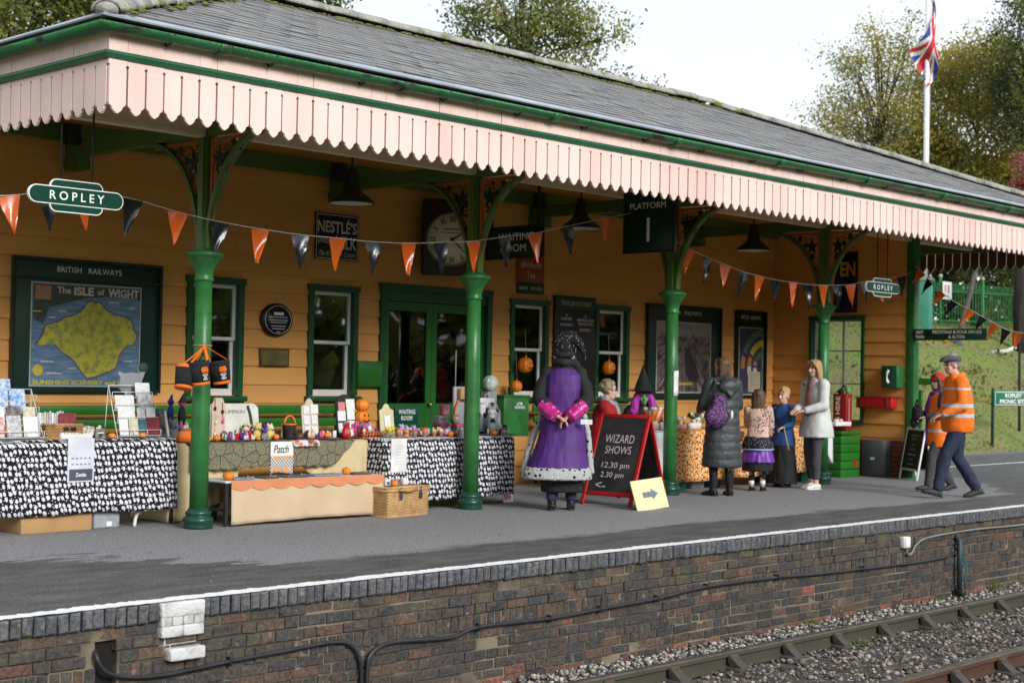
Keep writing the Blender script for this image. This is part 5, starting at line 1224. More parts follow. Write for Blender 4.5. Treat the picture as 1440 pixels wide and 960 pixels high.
o = drape('tablecloth', GHOST, None, 10.10, 11.96, 11.405, 12.12, 0.736, lambda s: 0.075+0.03*s, 0.009, 4, 5, nu=70); seat(o, (11.03,11.75,0.07)); tag(o, 'black cloth printed with white ghosts on the table behind the second column', 'tablecloth', 'ghost print tablecloths')
# low display bench
t = thing('low_display_bench', 'low bench with calico front cloth and salmon scalloped edging, left of the hamper', 'bench', (8.93, 11.36, 0))
MB().cbox((8.93,11.37,0.395),(1.86,0.44,0.02),0.006).build('top', mat('bench_top_white', (0.62,0.61,0.59), 0.6), t, True)
for x_ in (8.03, 9.83):
    m_ = MB(); m_.box2((x_-0.015,11.17,0.0),(x_+0.015,11.195,0.385)); m_.box2((x_-0.015,11.545,0.0),(x_+0.015,11.57,0.385)); m_.box2((x_-0.013,11.195,0.13),(x_+0.013,11.545,0.155)); m_.box2((x_-0.013,11.195,0.355),(x_+0.013,11.545,0.384)); m_.build('leg_frame', IRON, t, True)
m_ = MB(); m_.grid(lambda u, v: (8.06+1.80*u, 11.146-0.016*v*math.sin(u*7)-0.012*v*math.sin(u*19+1)-.006*v*v*math.sin(u*47), 0.402-(0.385-0.012*math.sin(u*3))*v), 50, 10); m_.build('front_cloth', PEACH, t, True, fixn=False, solid=0.003)
m_ = MB(); vs = []
for i in range(121):
    u = i/120; x_ = 8.055+1.81*u; vs += [(x_,11.140,0.407),(x_,11.137,0.345-0.030*abs(math.sin(u*8*PI)))]
m_.add(vs, [(2*i,2*i+2,2*i+3,2*i+1) for i in range(120)]); m_.build('scalloped_edging', SALMON, t, True, fixn=False, solid=0.004)

# ------------------------------------------------------------------ goods: builders
PUMP = mat('pumpkin_orange', (0.78,0.235,0.020), 0.45, (0.70,0.19,0.015), 9, bump=0.08); STEM = mat('pumpkin_stem', (0.16,0.13,0.05), 0.8)
pm = MB(); vs = []
def pump_fn(u, v):
    a = 2*PI*u; t_ = -PI/2+PI*v; r_ = math.cos(t_)**0.8 if math.cos(t_) > 0 else 0; r_ *= 1-0.10*abs(math.sin(a*5))**0.6*1.0+0.04
    return (r_*math.cos(a), r_*math.sin(a), 0.78+0.78*math.sin(t_)*(1-0.12*math.exp(-6*(1-v)*4)))
pm.grid(pump_fn, 40, 12); PM = pm.mesh('skin', PUMP)
sm_ = MB().tube([(0,0,1.45),(0.03,0,1.62),(0.12,0.02,1.75)], [0.16,0.12,0.13], 8).mesh('stem', STEM)
def pumpkin(label, loc, r, name='mini_pumpkin', group='small pumpkins on the stall', sz=1.0):
    t = thing(name, label, 'pumpkin', loc, random.uniform(0,6), group)
    for me, nm in ((PM,'skin'),(sm_,'stem')):
        o = bpy.data.objects.new(nm, me); COL.objects.link(o); o.parent = t; o.scale = (r, r*.96, r*sz*random.uniform(.82,1.12))
    return t
def wiremat(): return mat('white_wire', (0.70,0.70,0.70), 0.4)
CARDC = [mat('card_'+n_, c, 0.5, c2, 30) for n_, c, c2 in (('white',(0.72,0.72,0.72),(0.60,0.60,0.62)),('cream',(0.62,0.58,0.46),(0.45,0.40,0.28)),('teal',(0.05,0.16,0.17),(0.03,0.09,0.10)),('maroon',(0.24,0.02,0.03),(0.12,0.01,0.02)),('blue',(0.10,0.24,0.50),(0.55,0.60,0.70)),('rose',(0.50,0.16,0.18),(0.62,0.55,0.54)),('grey',(0.30,0.30,0.33),(0.55,0.55,0.57)),('black',(0.02,0.02,0.02),(0.25,0.22,0.20)))]
def card(parent, c, w, h, lean, mt, ry=0.0, name='card'):
    M = Matrix.Translation(c) @ Matrix.Rotation(ry, 4, 'Z') @ Matrix.Rotation(-lean, 4, 'X')
    MB().box((0,0,h/2),(w,0.004,h), M).build(name, mt, parent)
def card_rack(label, loc, w, h, rows, rz=0.0):
    """sloping wire rack holding tiers of greeting cards; rows: lists of (offset, width, height, colour)"""
    t = thing('card_rack', label, 'rack', loc, rz); m_ = MB(); D = 0.22; k = 0.004
    for x_ in (-w/2, w/2): m_.tube([(x_,-D/2,0.0),(x_*0.92,D/2-0.02,h)], k, 6); m_.tube([(x_,D/2,0.0),(x_*0.92,D/2-0.02,h)], k, 6); m_.tube([(x_,-D/2,0.01),(x_,D/2,0.01)], k, 6)
    m_.tube([(-w/2*0.92,D/2-0.02,h),(w/2*0.92,D/2-0.02,h)], k, 6)
    n = len(rows)
    for i in range(n):
        f = i/n; y_ = -D/2+(D-0.02)*f; z_ = 0.02+h*f*0.96
        for dz_ in (0.0, 0.05): m_.tube([(-w/2*(1-.08*f),y_-0.028,z_+dz_),(w/2*(1-.08*f),y_-0.028,z_+dz_)], k*0.8, 5)
        for x_ in np.linspace(-w/2*0.95, w/2*0.95, 4): m_.tube([(x_,y_-0.028,z_),(x_,y_-0.028,z_+0.05)], k*0.7, 5); m_.tube([(x_,y_-0.028,z_),(x_,y_+0.01,z_)], k*0.7, 5)
    m_.build('wire_frame', wiremat(), t)
    for i, row in enumerate(rows):
        f = i/n; y_ = -D/2+(D-0.02)*f; z_ = 0.026+h*f*0.96
        for ox, cw, ch, ci in row: card(t, (ox, y_-0.012, z_), cw, ch, 0.22, CARDC[ci])
    return t
WICK = mat('wicker', (0.42,0.24,0.10), 0.8, (0.28,0.14,0.05), 14, bump=0.3, bscale=60)
WICKP = mat('pale_wicker', (0.56,0.36,0.17), 0.8, (0.44,0.26,0.11), 14, bump=0.3, bscale=60)
def woven_box(parent, L_, D, H, mt, rows, stakes, name='woven_side', z0=0.0):
    """basket walls of real over-under weave round upright stakes"""
    m_ = MB(); per = []
    nL, nD = stakes, max(3, int(stakes*D/L_))
    cor = [(-L_/2,-D/2),(L_/2,-D/2),(L_/2,D/2),(-L_/2,D/2)]
    for (a, c, n) in ((cor[0],cor[1],nL),(cor[1],cor[2],nD),(cor[2],cor[3],nL),(cor[3],cor[0],nD)):
        for i in range(n): per.append((a[0]+(c[0]-a[0])*i/n, a[1]+(c[1]-a[1])*i/n))
    N_ = len(per); rh = H/rows
    for r_ in range(rows):
        pts = []
        for i in range(N_+1):
            x_, y_ = per[i % N_]; s_ = 1 if (i+r_) % 2 else -1
            l = math.hypot(x_, y_) or 1; pts.append((x_+s_*0.006*x_/l*1.5, y_+s_*0.006*y_/l*1.5, z0+rh*(r_+0.5)))
        m_.tube(pts, rh*0.52, 5)
    for x_, y_ in per: m_.tube([(x_,y_,z0),(x_,y_,z0+H)], 0.004, 5)
    for z_ in (z0+0.006, z0+H): m_.tube([(c[0],c[1],z_) for c in cor+[cor[0]]], 0.011, 6)
    return m_.build(name, mt, parent)
T1Y, T2Y, T3Y = 11.78, 11.82, 11.62
def gx(px, Y, py=612): return at(px, py, Y).x
Z1_, Z2_, Z3_ = 0.780, 0.732, 0.740
# ------------------------------------------------------------------ table one
card_rack('white wire card rack with colourful cards at the far left of the stall', (gx(14,T1Y),T1Y,Z1_), 0.50, 0.42, [[(-.17,.12,.17,5),(-.02,.13,.18,6),(.13,.13,.17,0)],[(-.15,.13,.15,0),(0.0,.12,.16,7),(.14,.11,.15,1)],[(-.10,.14,.2,4),(.06,.14,.2,4)],[(-.06,.16,.18,4)]])
card_rack('white wire card rack with maroon and teal cards beneath the grey cut-out', (gx(186,T1Y),T1Y,Z1_), 0.43, 0.46, [[(-.155,.09,.14,0),(-.055,.09,.15,1),(.035,.09,.14,2),(.145,.13,.16,3)],[(-.10,.17,.14,0),(.05,.08,.13,6),(.15,.09,.13,0)],[(-.09,.19,.13,0),(.12,.15,.14,6)],[(.12,.15,.13,0)]])
t = thing('wicker_basket', 'brown wicker basket full of packeted cards on the ghost print cloth', 'basket', (gx(82,T1Y),T1Y-0.02,Z1_), -0.15)
woven_box(t, 0.31, 0.22, 0.125, WICK, 10, 15); MB().box((0,0,0.006),(0.29,0.20,0.012)).build('base', WICK, t)
for x_ in (-0.03, 0.035): MB().cbox((x_+0.04,-0.118,0.088),(0.05,0.012,0.035),0.005).build('handle_hole', mat('dark_hole', (0.02,0.01,0.008), 0.9), t)
t = thing('card_packets', 'row of cellophaned card packets standing in the wicker basket', 'cards', (gx(76,T1Y),T1Y-0.01,Z1_+0.02), -0.15)
for i in range(11): card(t, (-0.15+0.022*i,0.0,0.0), 0.018, 0.20+0.02*random.random(), 0.05, CARDC[[6,0,6,1,6][i % 5]], random.uniform(-.2,.2))
card(t, (0.10,-0.03,0.0), 0.15, 0.20, 0.05, CARDC[3], 0.0)
t = thing('price_tray', 'shallow white tray of small goods on the ghost print cloth', 'tray', (gx(105,11.66),11.665,Z1_)); MB().cbox((0,0,0.022),(0.30,0.10,0.044),0.008).build('tray', mat('tray_white', (0.74,0.73,0.70), 0.5), t)
for i in range(9): MB().cbox((-0.13+0.033*i,-0.005,0.046),(0.028,0.07,0.02),0.006).build('sachet', CARDC[(i*3)%2], t)
t = thing('chalk_label', 'small chalkboard price label left of the middle card rack', 'label', (gx(141,11.66),11.66,Z1_)); MB().box((0,0,0.045),(0.10,0.012,0.085)).build('slate', CARDC[7], t); MB().box2((-.03,-.0075,.045),(.03,-.0062,.055)).build('chalk_line', CARDC[0], t)
t = thing('brochure_stack', 'small stack of white leaflets behind the chalk label', 'leaflets', (gx(122,11.85),11.9,Z1_), 0.3)
for i in range(4): MB().box((0.005*i,0,0.02+0.022*i),(0.15-0.01*i,0.10,0.02)).build('leaflet', CARDC[[0,1,0,5][i]], t)
t = thing('grey_cutout', 'flat grey animal cut-out standing above the middle card rack', 'ornament', (gx(185,T1Y+0.12),T1Y+0.14,Z1_))
MB().prism([(-.14,.44),(-.10,.40),(-.06,.38),(-.05,.30),(.05,.30),(.05,.39),(.08,.43),(.10,.50),(.14,.60),(.10,.585),(.06,.57),(-.02,.575),(-.08,.565),(-.13,.585),(-.15,.56),(-.12,.53)], -0.012, 0.012).build('silhouette', mat('cutout_grey', (0.24,0.26,0.28), 0.6), t)
MB().tube([(0,0.01,0.0),(0,0.01,0.40)],0.007,6).build('support', IRON, t)
MB().ball((0.12,0,0.62),(0.05,0.02,0.05),10,7).build('bird', mat('bird_dark', (0.02,0.04,0.035), 0.7), t)
t = thing('standing_book', 'tall dark book leaning at the right end of the card rack', 'book', (gx(228,T1Y),T1Y,Z1_), 0.2); M = Matrix.Rotation(-0.22,4,'Y'); MB().box((0,0,0.125),(0.035,0.16,0.25),M).build('cover', CARDC[7], t); MB().box((0.0,-0.004,0.125),(0.022,0.162,0.24),M).build('pages', CARDC[0], t)
pumpkin('tiny pumpkin at the left foot of the middle card rack', (gx(157,11.65),11.645,Z1_), 0.032); pumpkin('tiny pumpkin in front of the maroon card', (gx(200,11.65),11.645,Z1_), 0.034)
t = thing('price_sheet', 'white price sheet with dark bottom band pinned to the left ghost cloth', 'paper', (gx(115,11.55,640),11.562,0.42)); MB().box2((-0.125,-0.002,0.0),(0.125,0.002,0.37)).build('sheet', mat('paper_lilac', (0.66,0.67,0.76), 0.7), t); MB().box2((-0.11,-0.0045,0.012),(0.11,-0.0022,0.11)).build('band', mat('band_slate', (0.08,0.085,0.12), 0.6), t)
lettering('Zettle', t, (0,-0.006,0.062), 0.10, 0.032, LETTER, world=False, bold=0.02)
for r_ in range(2):
    for i in range(5): MB().box2((-0.09+0.04*i,-0.004,0.145+0.05*r_),(-0.068+0.04*i,-0.0022,0.158+0.05*r_)).build('icon', mat('icon_grey', (0.25,0.26,0.32), 0.6), t)
t = thing('cardboard_box', 'brown cardboard box on the ground under the left table', 'box', (6.62,11.80,0)); CARDB = mat('cardboard', (0.42,0.25,0.11), 0.85, (0.36,0.21,0.09), 4); MB().cbox((0,0,0.075),(0.66,0.38,0.15),0.006).build('carton', CARDB, t); MB().box2((-0.33,-0.02,0.151),(0.33,0.02,0.153)).build('tape', mat('parcel_tape', (0.50,0.33,0.16), 0.4), t)
t = thing('plastic_tub', 'clear plastic tub of packets under the left table beside the cardboard box', 'tub', (7.12,11.82,0)); MB().cbox((0,0,0.085),(0.26,0.34,0.17),0.015).build('tub', mat('tub_clear_grey', (0.22,0.25,0.28), 0.25, (0.35,0.37,0.38), 12), t); MB().cbox((0,0,0.178),(0.28,0.36,0.018),0.006).build('lid', mat('tub_lid', (0.35,0.37,0.40), 0.3), t); MB().box((0.02,-0.172,0.04),(0.05,0.003,0.04)).build('sticker', WHITE, t)
# ------------------------------------------------------------------ table two
def doll(label, px, py, Y, cols, s=1.0, post=True, zt=Z2_):
    p = at(px, py, Y); t = thing('hanging_doll', label, 'doll', (p.x, Y, zt))
    z_ = p.z-zt
    MB().tube([(0.03,0.02,0),(0.03,0.02,z_+0.10)],0.005,6).tube([(0.03,0.02,z_+0.10),(-0.0,0.0,z_+0.09)],0.004,6).build('stand', IRON, t)
    MB().loft([(0,0,z_-0.10*s,0.030*s,0.025*s),(0,0,z_-0.05*s,0.032*s,0.026*s),(0,0,z_,0.018*s,0.015*s)],12).tube([(-0.02*s,0,z_-0.09*s),(-0.025*s,0,z_-0.17*s)],0.008*s,6).tube([(0.02*s,0,z_-0.09*s),(0.025*s,0,z_-0.17*s)],0.008*s,6).build('body', cols[0], t)
    MB().ball((0,0,z_+0.028*s),0.028*s,12,8).build('head', cols[1], t)
    MB().loft([(0,0,z_+0.035*s,0.04*s,0.04*s),(0,0,z_+0.045*s,0.024*s,0.024*s),(0.01*s,0,z_+0.10*s,0.004,0.004)],12).build('hat', cols[0], t)
PURP = mat('toy_purple', (0.10,0.03,0.30), 0.8); TBLK = mat('toy_black', (0.015,0.013,0.017), 0.85, (0.03,0.025,0.03), 30); PINKT = mat('toy_pink', (0.60,0.08,0.30), 0.8); TGREY = mat('toy_grey', (0.25,0.26,0.30), 0.9, (0.18,0.19,0.22), 30); ORT = mat('toy_orange', (0.75,0.17,0.02), 0.6); YEL = mat('toy_yellow', (0.62,0.52,0.16), 0.85, (0.55,0.45,0.12), 30); CRW = mat('toy_cream', (0.66,0.60,0.48), 0.85)
doll('small blue hanging doll left of the first column', 240, 570, 11.86, (mat('toy_blue',(0.03,0.05,0.32),0.8), PURP))
doll('black and pink hanging doll beside the first column', 256, 572, 11.84, (TBLK, PINKT), 1.25)
def plush(label, px, Y, s, c1, c2, zt=Z2_, nm='plush_toy'):
    t = thing(nm, label, 'toy', (gx(px,Y), Y, zt), random.uniform(-.3,.3))
    MB().ball((0,0,0.045*s),(0.045*s,0.04*s,0.05*s),14,9).tube([(-0.035*s,-0.01,0.05*s),(-0.055*s,-0.03*s,0.025*s)],0.013*s,7).tube([(0.035*s,-0.01,0.05*s),(0.055*s,-0.03*s,0.025*s)],0.013*s,7).tube([(-0.02*s,0,0.015*s),(-0.03*s,-0.05*s,0.012*s)],0.015*s,7).tube([(0.02*s,0,0.015*s),(0.03*s,-0.05*s,0.012*s)],0.015*s,7).build('body', c1, t)
    MB().ball((0,-0.005,0.115*s),(0.034*s,0.034*s,0.034*s),14,9).ball((0,-0.035*s,0.108*s),(0.017*s,0.014*s,0.014*s),10,7).build('head', c2, t)
    [MB().ball((e_*s,0,0.14*s),(0.014*s,0.008*s,0.018*s),8,6).build('ear', c1, t) for e_ in (-.03,.03)]
plush('grey plush toy behind the orange sweet bag', 243, 11.80, 1.35, TGREY, TGREY)
t = thing('sweet_bag', 'orange bag of sweets at the left end of the cream table', 'bag', (gx(259,11.76),11.76,Z2_)); MB().loft([(0,0,0,.075,.04),(0,0,.05,.085,.05),(0,0,.095,.07,.035),(0,0,.10,.068,.03)],18,pw=3).build('bag', ORT, t)
for i in range(7): MB().ball((random.uniform(-.05,.05),random.uniform(-.02,.02),.11+random.uniform(0,.03)),.022,8,6).build('sweet', [CRW,TGREY,PINKT][i%3], t)
pumpkin('small pumpkin hanging left of the first column beside the dolls', (gx(231,11.9,580),11.9,0.0+at(231,588,11.9).z), 0.035) 
t = thing('wooden_stand', 'pale wooden display board hung with small charms right of the first column', 'display', (gx(306,T2Y),T2Y,Z2_))
MB().prism([(-.075,0),(.075,0),(.075,.33),(.04,.40),(-.04,.40),(-.075,.33)], -0.008, 0.008).build('board', mat('pale_ply', (0.60,0.47,0.35), 0.7), t)
MB().box((0,0.04,.006),(.17,.10,.012)).build('foot', mat('pale_ply', (0.6,0.47,0.35), 0.7), t)
for x_, z_, c in ((-.045,.30,TBLK),(.04,.27,TBLK),(-.03,.17,CRW),(.045,.18,PINKT),(-.04,.06,CRW)): MB().ball((x_,-.016,z_),(.016,.008,.022),10,7).tube([(x_,-.012,z_+.02),(x_,-.012,z_+.09)],.003,5).build('charm', c, t)
t = thing('canvas_banner', 'cream canvas bag with dark strap spread behind the table goods', 'bag', (gx(330,12.08),12.10,Z2_))
MB().prism([(-.30,0),(.30,0),(.27,.30),(.22,.34),(-.25,.34),(-.30,.30)], -0.02, 0.02).build('canvas', mat('canvas_cream', (0.66,0.66,0.58), 0.85), t); MB().tube(smooth_path([(.14,-.03,.32),(.18,-.035,.20),(.20,-.03,.05)],4), (.012), 6).build('strap', mat('strap_navy', (0.05,0.06,0.10), 0.8), t); lettering('PUMPKIN', t, (-.02,-.022,.26), .26, .035, mat('ink_grey', (0.10,0.10,0.11), 0.7), world=False)
for px, s_, c1, c2, lb in ((345,.9,TBLK,CRW,'small black plush with pale face nearest the canvas bag'),(362,1.05,YEL,YEL,'yellow plush toy left of the orange bucket'),(379,1.0,YEL,CRW,'yellow plush with cream face beside the orange bucket'),(372,.75,TGREY,PURP,'little grey and purple plush between the yellow toys'),(352,.7,CRW,TBLK,'tiny cream plush with black head in the toy row')):
    plush(lb, px, 11.82 if s_ > .8 else 11.74, s_, c1, c2)
for i, px in enumerate((318,328,337,348)):
    t = thing('trinket_jar', ['little glass jar of charms in front of the canvas bag','second little charm jar from the first column','third little charm jar from the first column','little charm jar nearest the yellow plush toys'][i], 'jar', (gx(px,11.70),11.70,Z2_)); MB().lathe([(.018,0),(.022,.01),(.022,.04),(.014,.052),(.016,.06)],n=14).build('jar', mat('jar_glass_grey', (0.36,0.38,0.38), 0.15), t); MB().ball((0,0,.066),.010,8,6).build('stopper', [TBLK,CRW][i%2], t)
t = thing('treat_bucket', 'black pumpkin bucket with bright orange handle standing on the cream table', 'bucket', (gx(407,11.84),11.84,Z2_)); MB().lathe([(.05,0),(.062,.13),(.064,.15),(.056,.15),(.046,.01)],n=22,cap=False).build('pail', TBLK, t); MB().tube([(-.064*math.cos(a),0,.15+.075*math.sin(a)) for a in [PI*i/12 for i in range(13)]],.010,8).build('handle', ORT, t); MB().lathe([(.0645,.135),(.068,.14),(.068,.152),(.062,.152)],n=22,cap=False).build('rim', ORT, t)
def arch_display(label, px, Y, w, h, mt, cards, zt, shape='arch'):
    t = thing('display_card', label, 'display', (gx(px,Y),Y,zt))
    if shape == 'arch': poly = [(-w/2,0),(w/2,0),(w/2,h*.75)]+[(w/2*math.cos(a),h*.75+h*.25*math.sin(a)) for a in [PI*i/10 for i in range(1,10)]]+[(-w/2,h*.75)]
    else: poly = [(-w/2,0),(w/2,0),(w/2,h*.8),(w*.28,h*.84),(w*.2,h*.92),(w*.1,h*.98),(0,h),(-w*.1,h*.98),(-w*.2,h*.92),(-w*.28,h*.84),(-w/2,h*.8)]
    MB().prism(poly, -.006, .006, Matrix.Rotation(-.12,4,'X')).build('board', mt, t); MB().prism([(0,0),(.09,0),(0,h*.7)], -.004,.004, Matrix.Translation((0,.01,0)) @ Matrix.Rotation(PI/2,4,'Z')).build('strut', mt, t)
    for x_, z_, cw, ch, c in cards: card(t, (x_,-.014+z_*.12,z_), cw, ch, .14, c, random.uniform(-.05,.05), 'packet')
WP = mat('packet_white', (0.74,0.74,0.74), 0.45, (0.62,0.60,0.60), 25); PKP = mat('packet_pink', (0.66,0.25,0.24), 0.5)
arch_display('cream display card with six white packets right of the orange bucket', 437, 11.84, .20, .40, mat('display_cream', (0.64,0.55,0.42), 0.7), [(-.045,.03,.07,.09,WP),(.045,.03,.07,.09,WP),(-.045,.14,.075,.09,WP),(.05,.14,.075,.09,WP),(-.045,.24,.075,.08,WP),(.055,.245,.09,.09,WP)], Z2_, 'o')
arch_display('black arched display card with white packets left of the stacked pumpkins', 487, 11.86, .24, .44, mat('display_black', (0.018,0.018,0.022), 0.6), [(-.055,.05,.10,.10,WP),(.06,.06,.11,.11,WP),(-.055,.17,.10,.10,WP),(.065,.18,.10,.10,WP),(-.05,.27,.09,.09,PKP),(.065,.28,.11,.11,WP)], Z2_)
for s_ in (0,): 
    t = thing('stacked_pumpkins', 'tower of three stacked orange pumpkin ornaments with a carved smile', 'ornament', (gx(508,11.95),11.95,Z2_))
    for r_, z_ in ((.085,0),(.082,.125),(.075,.26)):
        o = bpy.data.objects.new('pumpkin_tier', PM); COL.objects.link(o); o.parent = t; o.location = (0,0,z_); o.scale = (r_,r_,r_*1.12)
    o = bpy.data.objects.new('stem', sm_); COL.objects.link(o); o.parent = t; o.location = (0,0,.26); o.scale = (.075,.075,.08)
    MB().tube(smooth_path([(-.035,-.078,.175),(0,-.085,.158),(.035,-.078,.175)],4),.006,6).prism([(-.035,.215),(-.015,.215),(-.025,.235)],-.086,-.074).prism([(.035,.215),(.015,.215),(.025,.235)],-.086,-.074).build('carved_face', TBLK, t)
t = thing('red_gnome', 'red felt gnome bag in front of the black display card', 'toy', (gx(487,11.72),11.72,Z2_)); MB().loft([(0,0,0,.055,.04),(0,0,.05,.058,.042),(0,0,.10,.042,.032),(.01,0,.14,.012,.01)],16).build('body', RED, t); MB().box((-.01,-.042,.07),(.03,.006,.045)).build('patch', mat('patch_gold', (0.35,0.26,0.10), 0.6), t); MB().ball((.035,-.02,.05),(.02,.015,.04),10,7).build('beard', WHITEC, t)
t = thing('wire_basket', 'orange wire basket of red and silver trinkets on the cream table', 'basket', (gx(517,11.74),11.74,Z2_))
m_ = MB()
for z_ in (.005,.035,.065): m_.tube([(-.10,-.06,z_),(.10,-.06,z_),(.10,.06,z_),(-.10,.06,z_),(-.10,-.06,z_)],.004,6)
for x_ in np.linspace(-.1,.1,6): m_.tube([(x_,-.06,.005),(x_,-.06,.065)],.004,6); m_.tube([(x_,.06,.005),(x_,.06,.065)],.004,6)
m_.build('wires', ORT, t)
for i in range(16): MB().ball((random.uniform(-.085,.085),random.uniform(-.045,.045),.03+random.uniform(0,.10)),(.018,.018,.03),8,6).build('trinket', [RED,TGREY,WP,PINKT,TGREY][i%5], t)
t = thing('slate_plate', 'grey slate plate with a small pumpkin in the table middle', 'plate', (gx(463,11.70),11.70,Z2_)); MB().lathe([(.0,0),(.10,0),(.11,.008),(.0,.012)],n=24,cap=False).build('plate', mat('slate_grey', (0.10,0.11,0.125), 0.5), t)
pumpkin('small pumpkin on the grey slate plate', (gx(460,11.69),11.69,Z2_+.011), .036); pumpkin('small pumpkin right of the orange wire basket', (gx(538,11.70),11.70,Z2_), .038); pumpkin('small pumpkin at the foot of the cream display card', (gx(438,11.70),11.70,Z2_), .032)
pumpkin('small pumpkin just right of the first column', (gx(305,11.72),11.72,Z2_), .036); pumpkin('flattened small pumpkin left of the orange bucket', (gx(388,11.72),11.72,Z2_), .034); pumpkin('little pumpkin hidden among the toy row', (gx(363,11.71),11.71,Z2_), .026); pumpkin('little pumpkin touching the right side of the first column', (gx(293,11.72),11.72,Z2_), .03)
def clutter(label, px0, px1, Y, zt, n, hmax, cols):
    x0, x1 = gx(px0,Y), gx(px1,Y); t = thing('trinket_tray', label, 'trinkets', ((x0+x1)/2,Y,zt)); MB().cbox((0,0,.006),(x1-x0,.15,.012),.003).build('tray', mat('tray_dark',(0.06,0.05,0.05),.7), t)
    for i in range(n):
        x_, y_, h_ = random.uniform(x0-x1,x1-x0)*.47, random.uniform(-.06,.06), random.uniform(.35,1)*hmax; c = random.choice(cols); k = random.random(); m_ = MB(); M = Matrix.Translation((x_,y_,.012)) @ Matrix.Rotation(random.uniform(-.6,.6),4,'Z') @ Matrix.Rotation(random.uniform(-.15,.15),4,'Y')
        if k < .35: m_.cbox((0,0,h_/2),(.035+.03*random.random(),.014,h_),.004,M)
        elif k < .6: m_.lathe([(.014,0),(.020,h_*.2),(.018,h_*.6),(.008,h_*.75),(.011,h_)],n=10,M=M)
        elif k < .85: m_.ball((0,0,h_*.4),(.024,.02,h_*.4),10,7,M).ball((.004,0,h_*.85),(.016,.015,.016),8,6,M)
        else: m_.loft([(0,0,0,.03,.012),(0,0,h_*.7,.028,.014),(0,0,h_,.034,.004)],12,M)
        m_.build('trinket', c, t)
CL = [TBLK,CRW,ORT,PINKT,WP,TGREY,PURP,YEL,RED,CARDC[2],CARDC[5],CARDC[1]]
clutter('tray of mixed Halloween trinkets left of the middle card rack', 112, 150, 11.82, Z1_, 14, .10, [WP,CRW,TGREY,CRW,TBLK]); clutter('tray of mixed trinkets between the first column and the yellow plush toys', 312, 352, 11.72, Z2_, 22, .09, CL); clutter('tray of dark trinkets behind the yellow plush toys', 345, 396, 11.95, Z2_, 22, .16, [TBLK,TGREY,CRW,PURP,TBLK,YEL]); clutter('tray of small figures between orange bucket and black display', 412, 470, 11.74, Z2_, 22, .09, CL); clutter('tray of red and silver figures before the stacked pumpkins', 486, 534, 11.83, Z2_, 24, .17, [RED,WP,TGREY,PINKT,TGREY,CRW]); clutter('tray of bright trinkets at the left end of the cream table', 232, 268, 11.88, Z2_, 16, .17, [TGREY,ORT,TBLK,CRW,PINKT,TGREY]); clutter('tray of small novelties behind the terracotta pots', 590, 640, 11.58, Z3_, 20, .09, CL); clutter('tray of novelties beside the dog print bags', 664, 716, 11.62, Z3_, 14, .12, [TGREY,WP,TBLK,WP,CARDC[6]])
# hanging cloth items on the front of table two
t = thing('patch_towel', 'white tea towel with black script and orange gingham pumpkins hung over the netting', 'towel', (gx(396,11.55,640),11.545,0.44)); m_ = MB(); m_.grid(lambda u, v: (-.135+.27*u, -.004*math.sin(u*8)*v, .285-.30*v+.01*math.sin(u*5)*v), 12, 10); 
TOW, nt, b, P, u, v = fabric('pumpkin_towel_print'); f1, c1 = spots(nt, u, v, 9, 9, .5, .28, .33, .3); ck = nt.nodes.new('ShaderNodeTexChecker'); ck.inputs['Scale'].default_value = 60; nt.links.new(P, ck.inputs['Vector']); low = nt.nodes.new('ShaderNodeMapRange'); low.inputs['From Min'].default_value = .60; low.inputs['From Max'].default_value = .58; nt.links.new(v, low.inputs['Value'])
nt.links.new(mixc(nt, low.outputs['Result'], (0.72,0.72,0.70), mixc(nt, f1, mixc(nt, ck.outputs['Fac'], (0.70,0.70,0.70), (0.06,0.06,0.06)), (0.72,0.30,0.10))), b.inputs['Base Color'])
m_.build('cloth', TOW, t, fixn=False, solid=.003); lettering('Patch', t, (-.01,-.008,.215), .17, .075, BLACKP, world=False, shear=.2)
t = thing('checked_napkin', 'orange and grey patterned napkin folded over the table edge', 'napkin', (gx(427,11.55,625),11.55,0.655)); m_ = MB(); m_.grid(lambda u, v: (-.16+.32*u+.03*v, .06-.08*min(1,v*2)-.003*math.sin(u*9), .078-.10*max(0,v-.4)), 12, 8)
NAP, nt, b, P, u, v = fabric('napkin_print'); f1, c1 = spots(nt, u, v, 12, 12, .8, .3, .36); f2, c2 = spots(nt, u, v, 9, 14, .8, .25, .3, 0, 4); nt.links.new(mixc(nt, f2, mixc(nt, f1, (0.62,0.60,0.58), (0.60,0.22,0.10)), (0.20,0.10,0.09)), b.inputs['Base Color']); m_.build('cloth', NAP, t, fixn=False, solid=.003)
# ------------------------------------------------------------------ table three
arch_display('pale yellow arched display card right of the wire basket', 545, 11.74, .19, .34, mat('display_lemon', (0.66,0.60,0.36), 0.7), [(0,.10,.08,.12,WP)], Z3_, 'o')
t = thing('chick_basket', 'straw basket filled with yellow chicks before the lemon display card', 'basket', (gx(548,11.60),11.60,Z3_)); m_ = MB()
for i in range(90):
    a = random.uniform(0,2*PI); r_ = random.uniform(.055,.085); m_.tube([(r_*math.cos(a),r_*math.sin(a),random.uniform(0,.05)),(r_*math.cos(a+.6)*1.1,r_*math.sin(a+.6)*1.1,random.uniform(0,.06))],.003,4)
m_.build('straw', mat('straw', (0.45,0.35,0.20), 0.9), t)
for i in range(6): MB().ball((.035*math.cos(i),.035*math.sin(i),.075+.012*(i%2)),(.022,.022,.026),10,7).build('chick', mat('chick_yellow', (0.72,0.58,0.06), 0.8), t)
t = thing('flower_bunches', 'row of lilac and green dried flower bunches on the right table', 'flowers', (gx(582,11.72),11.72,Z3_))
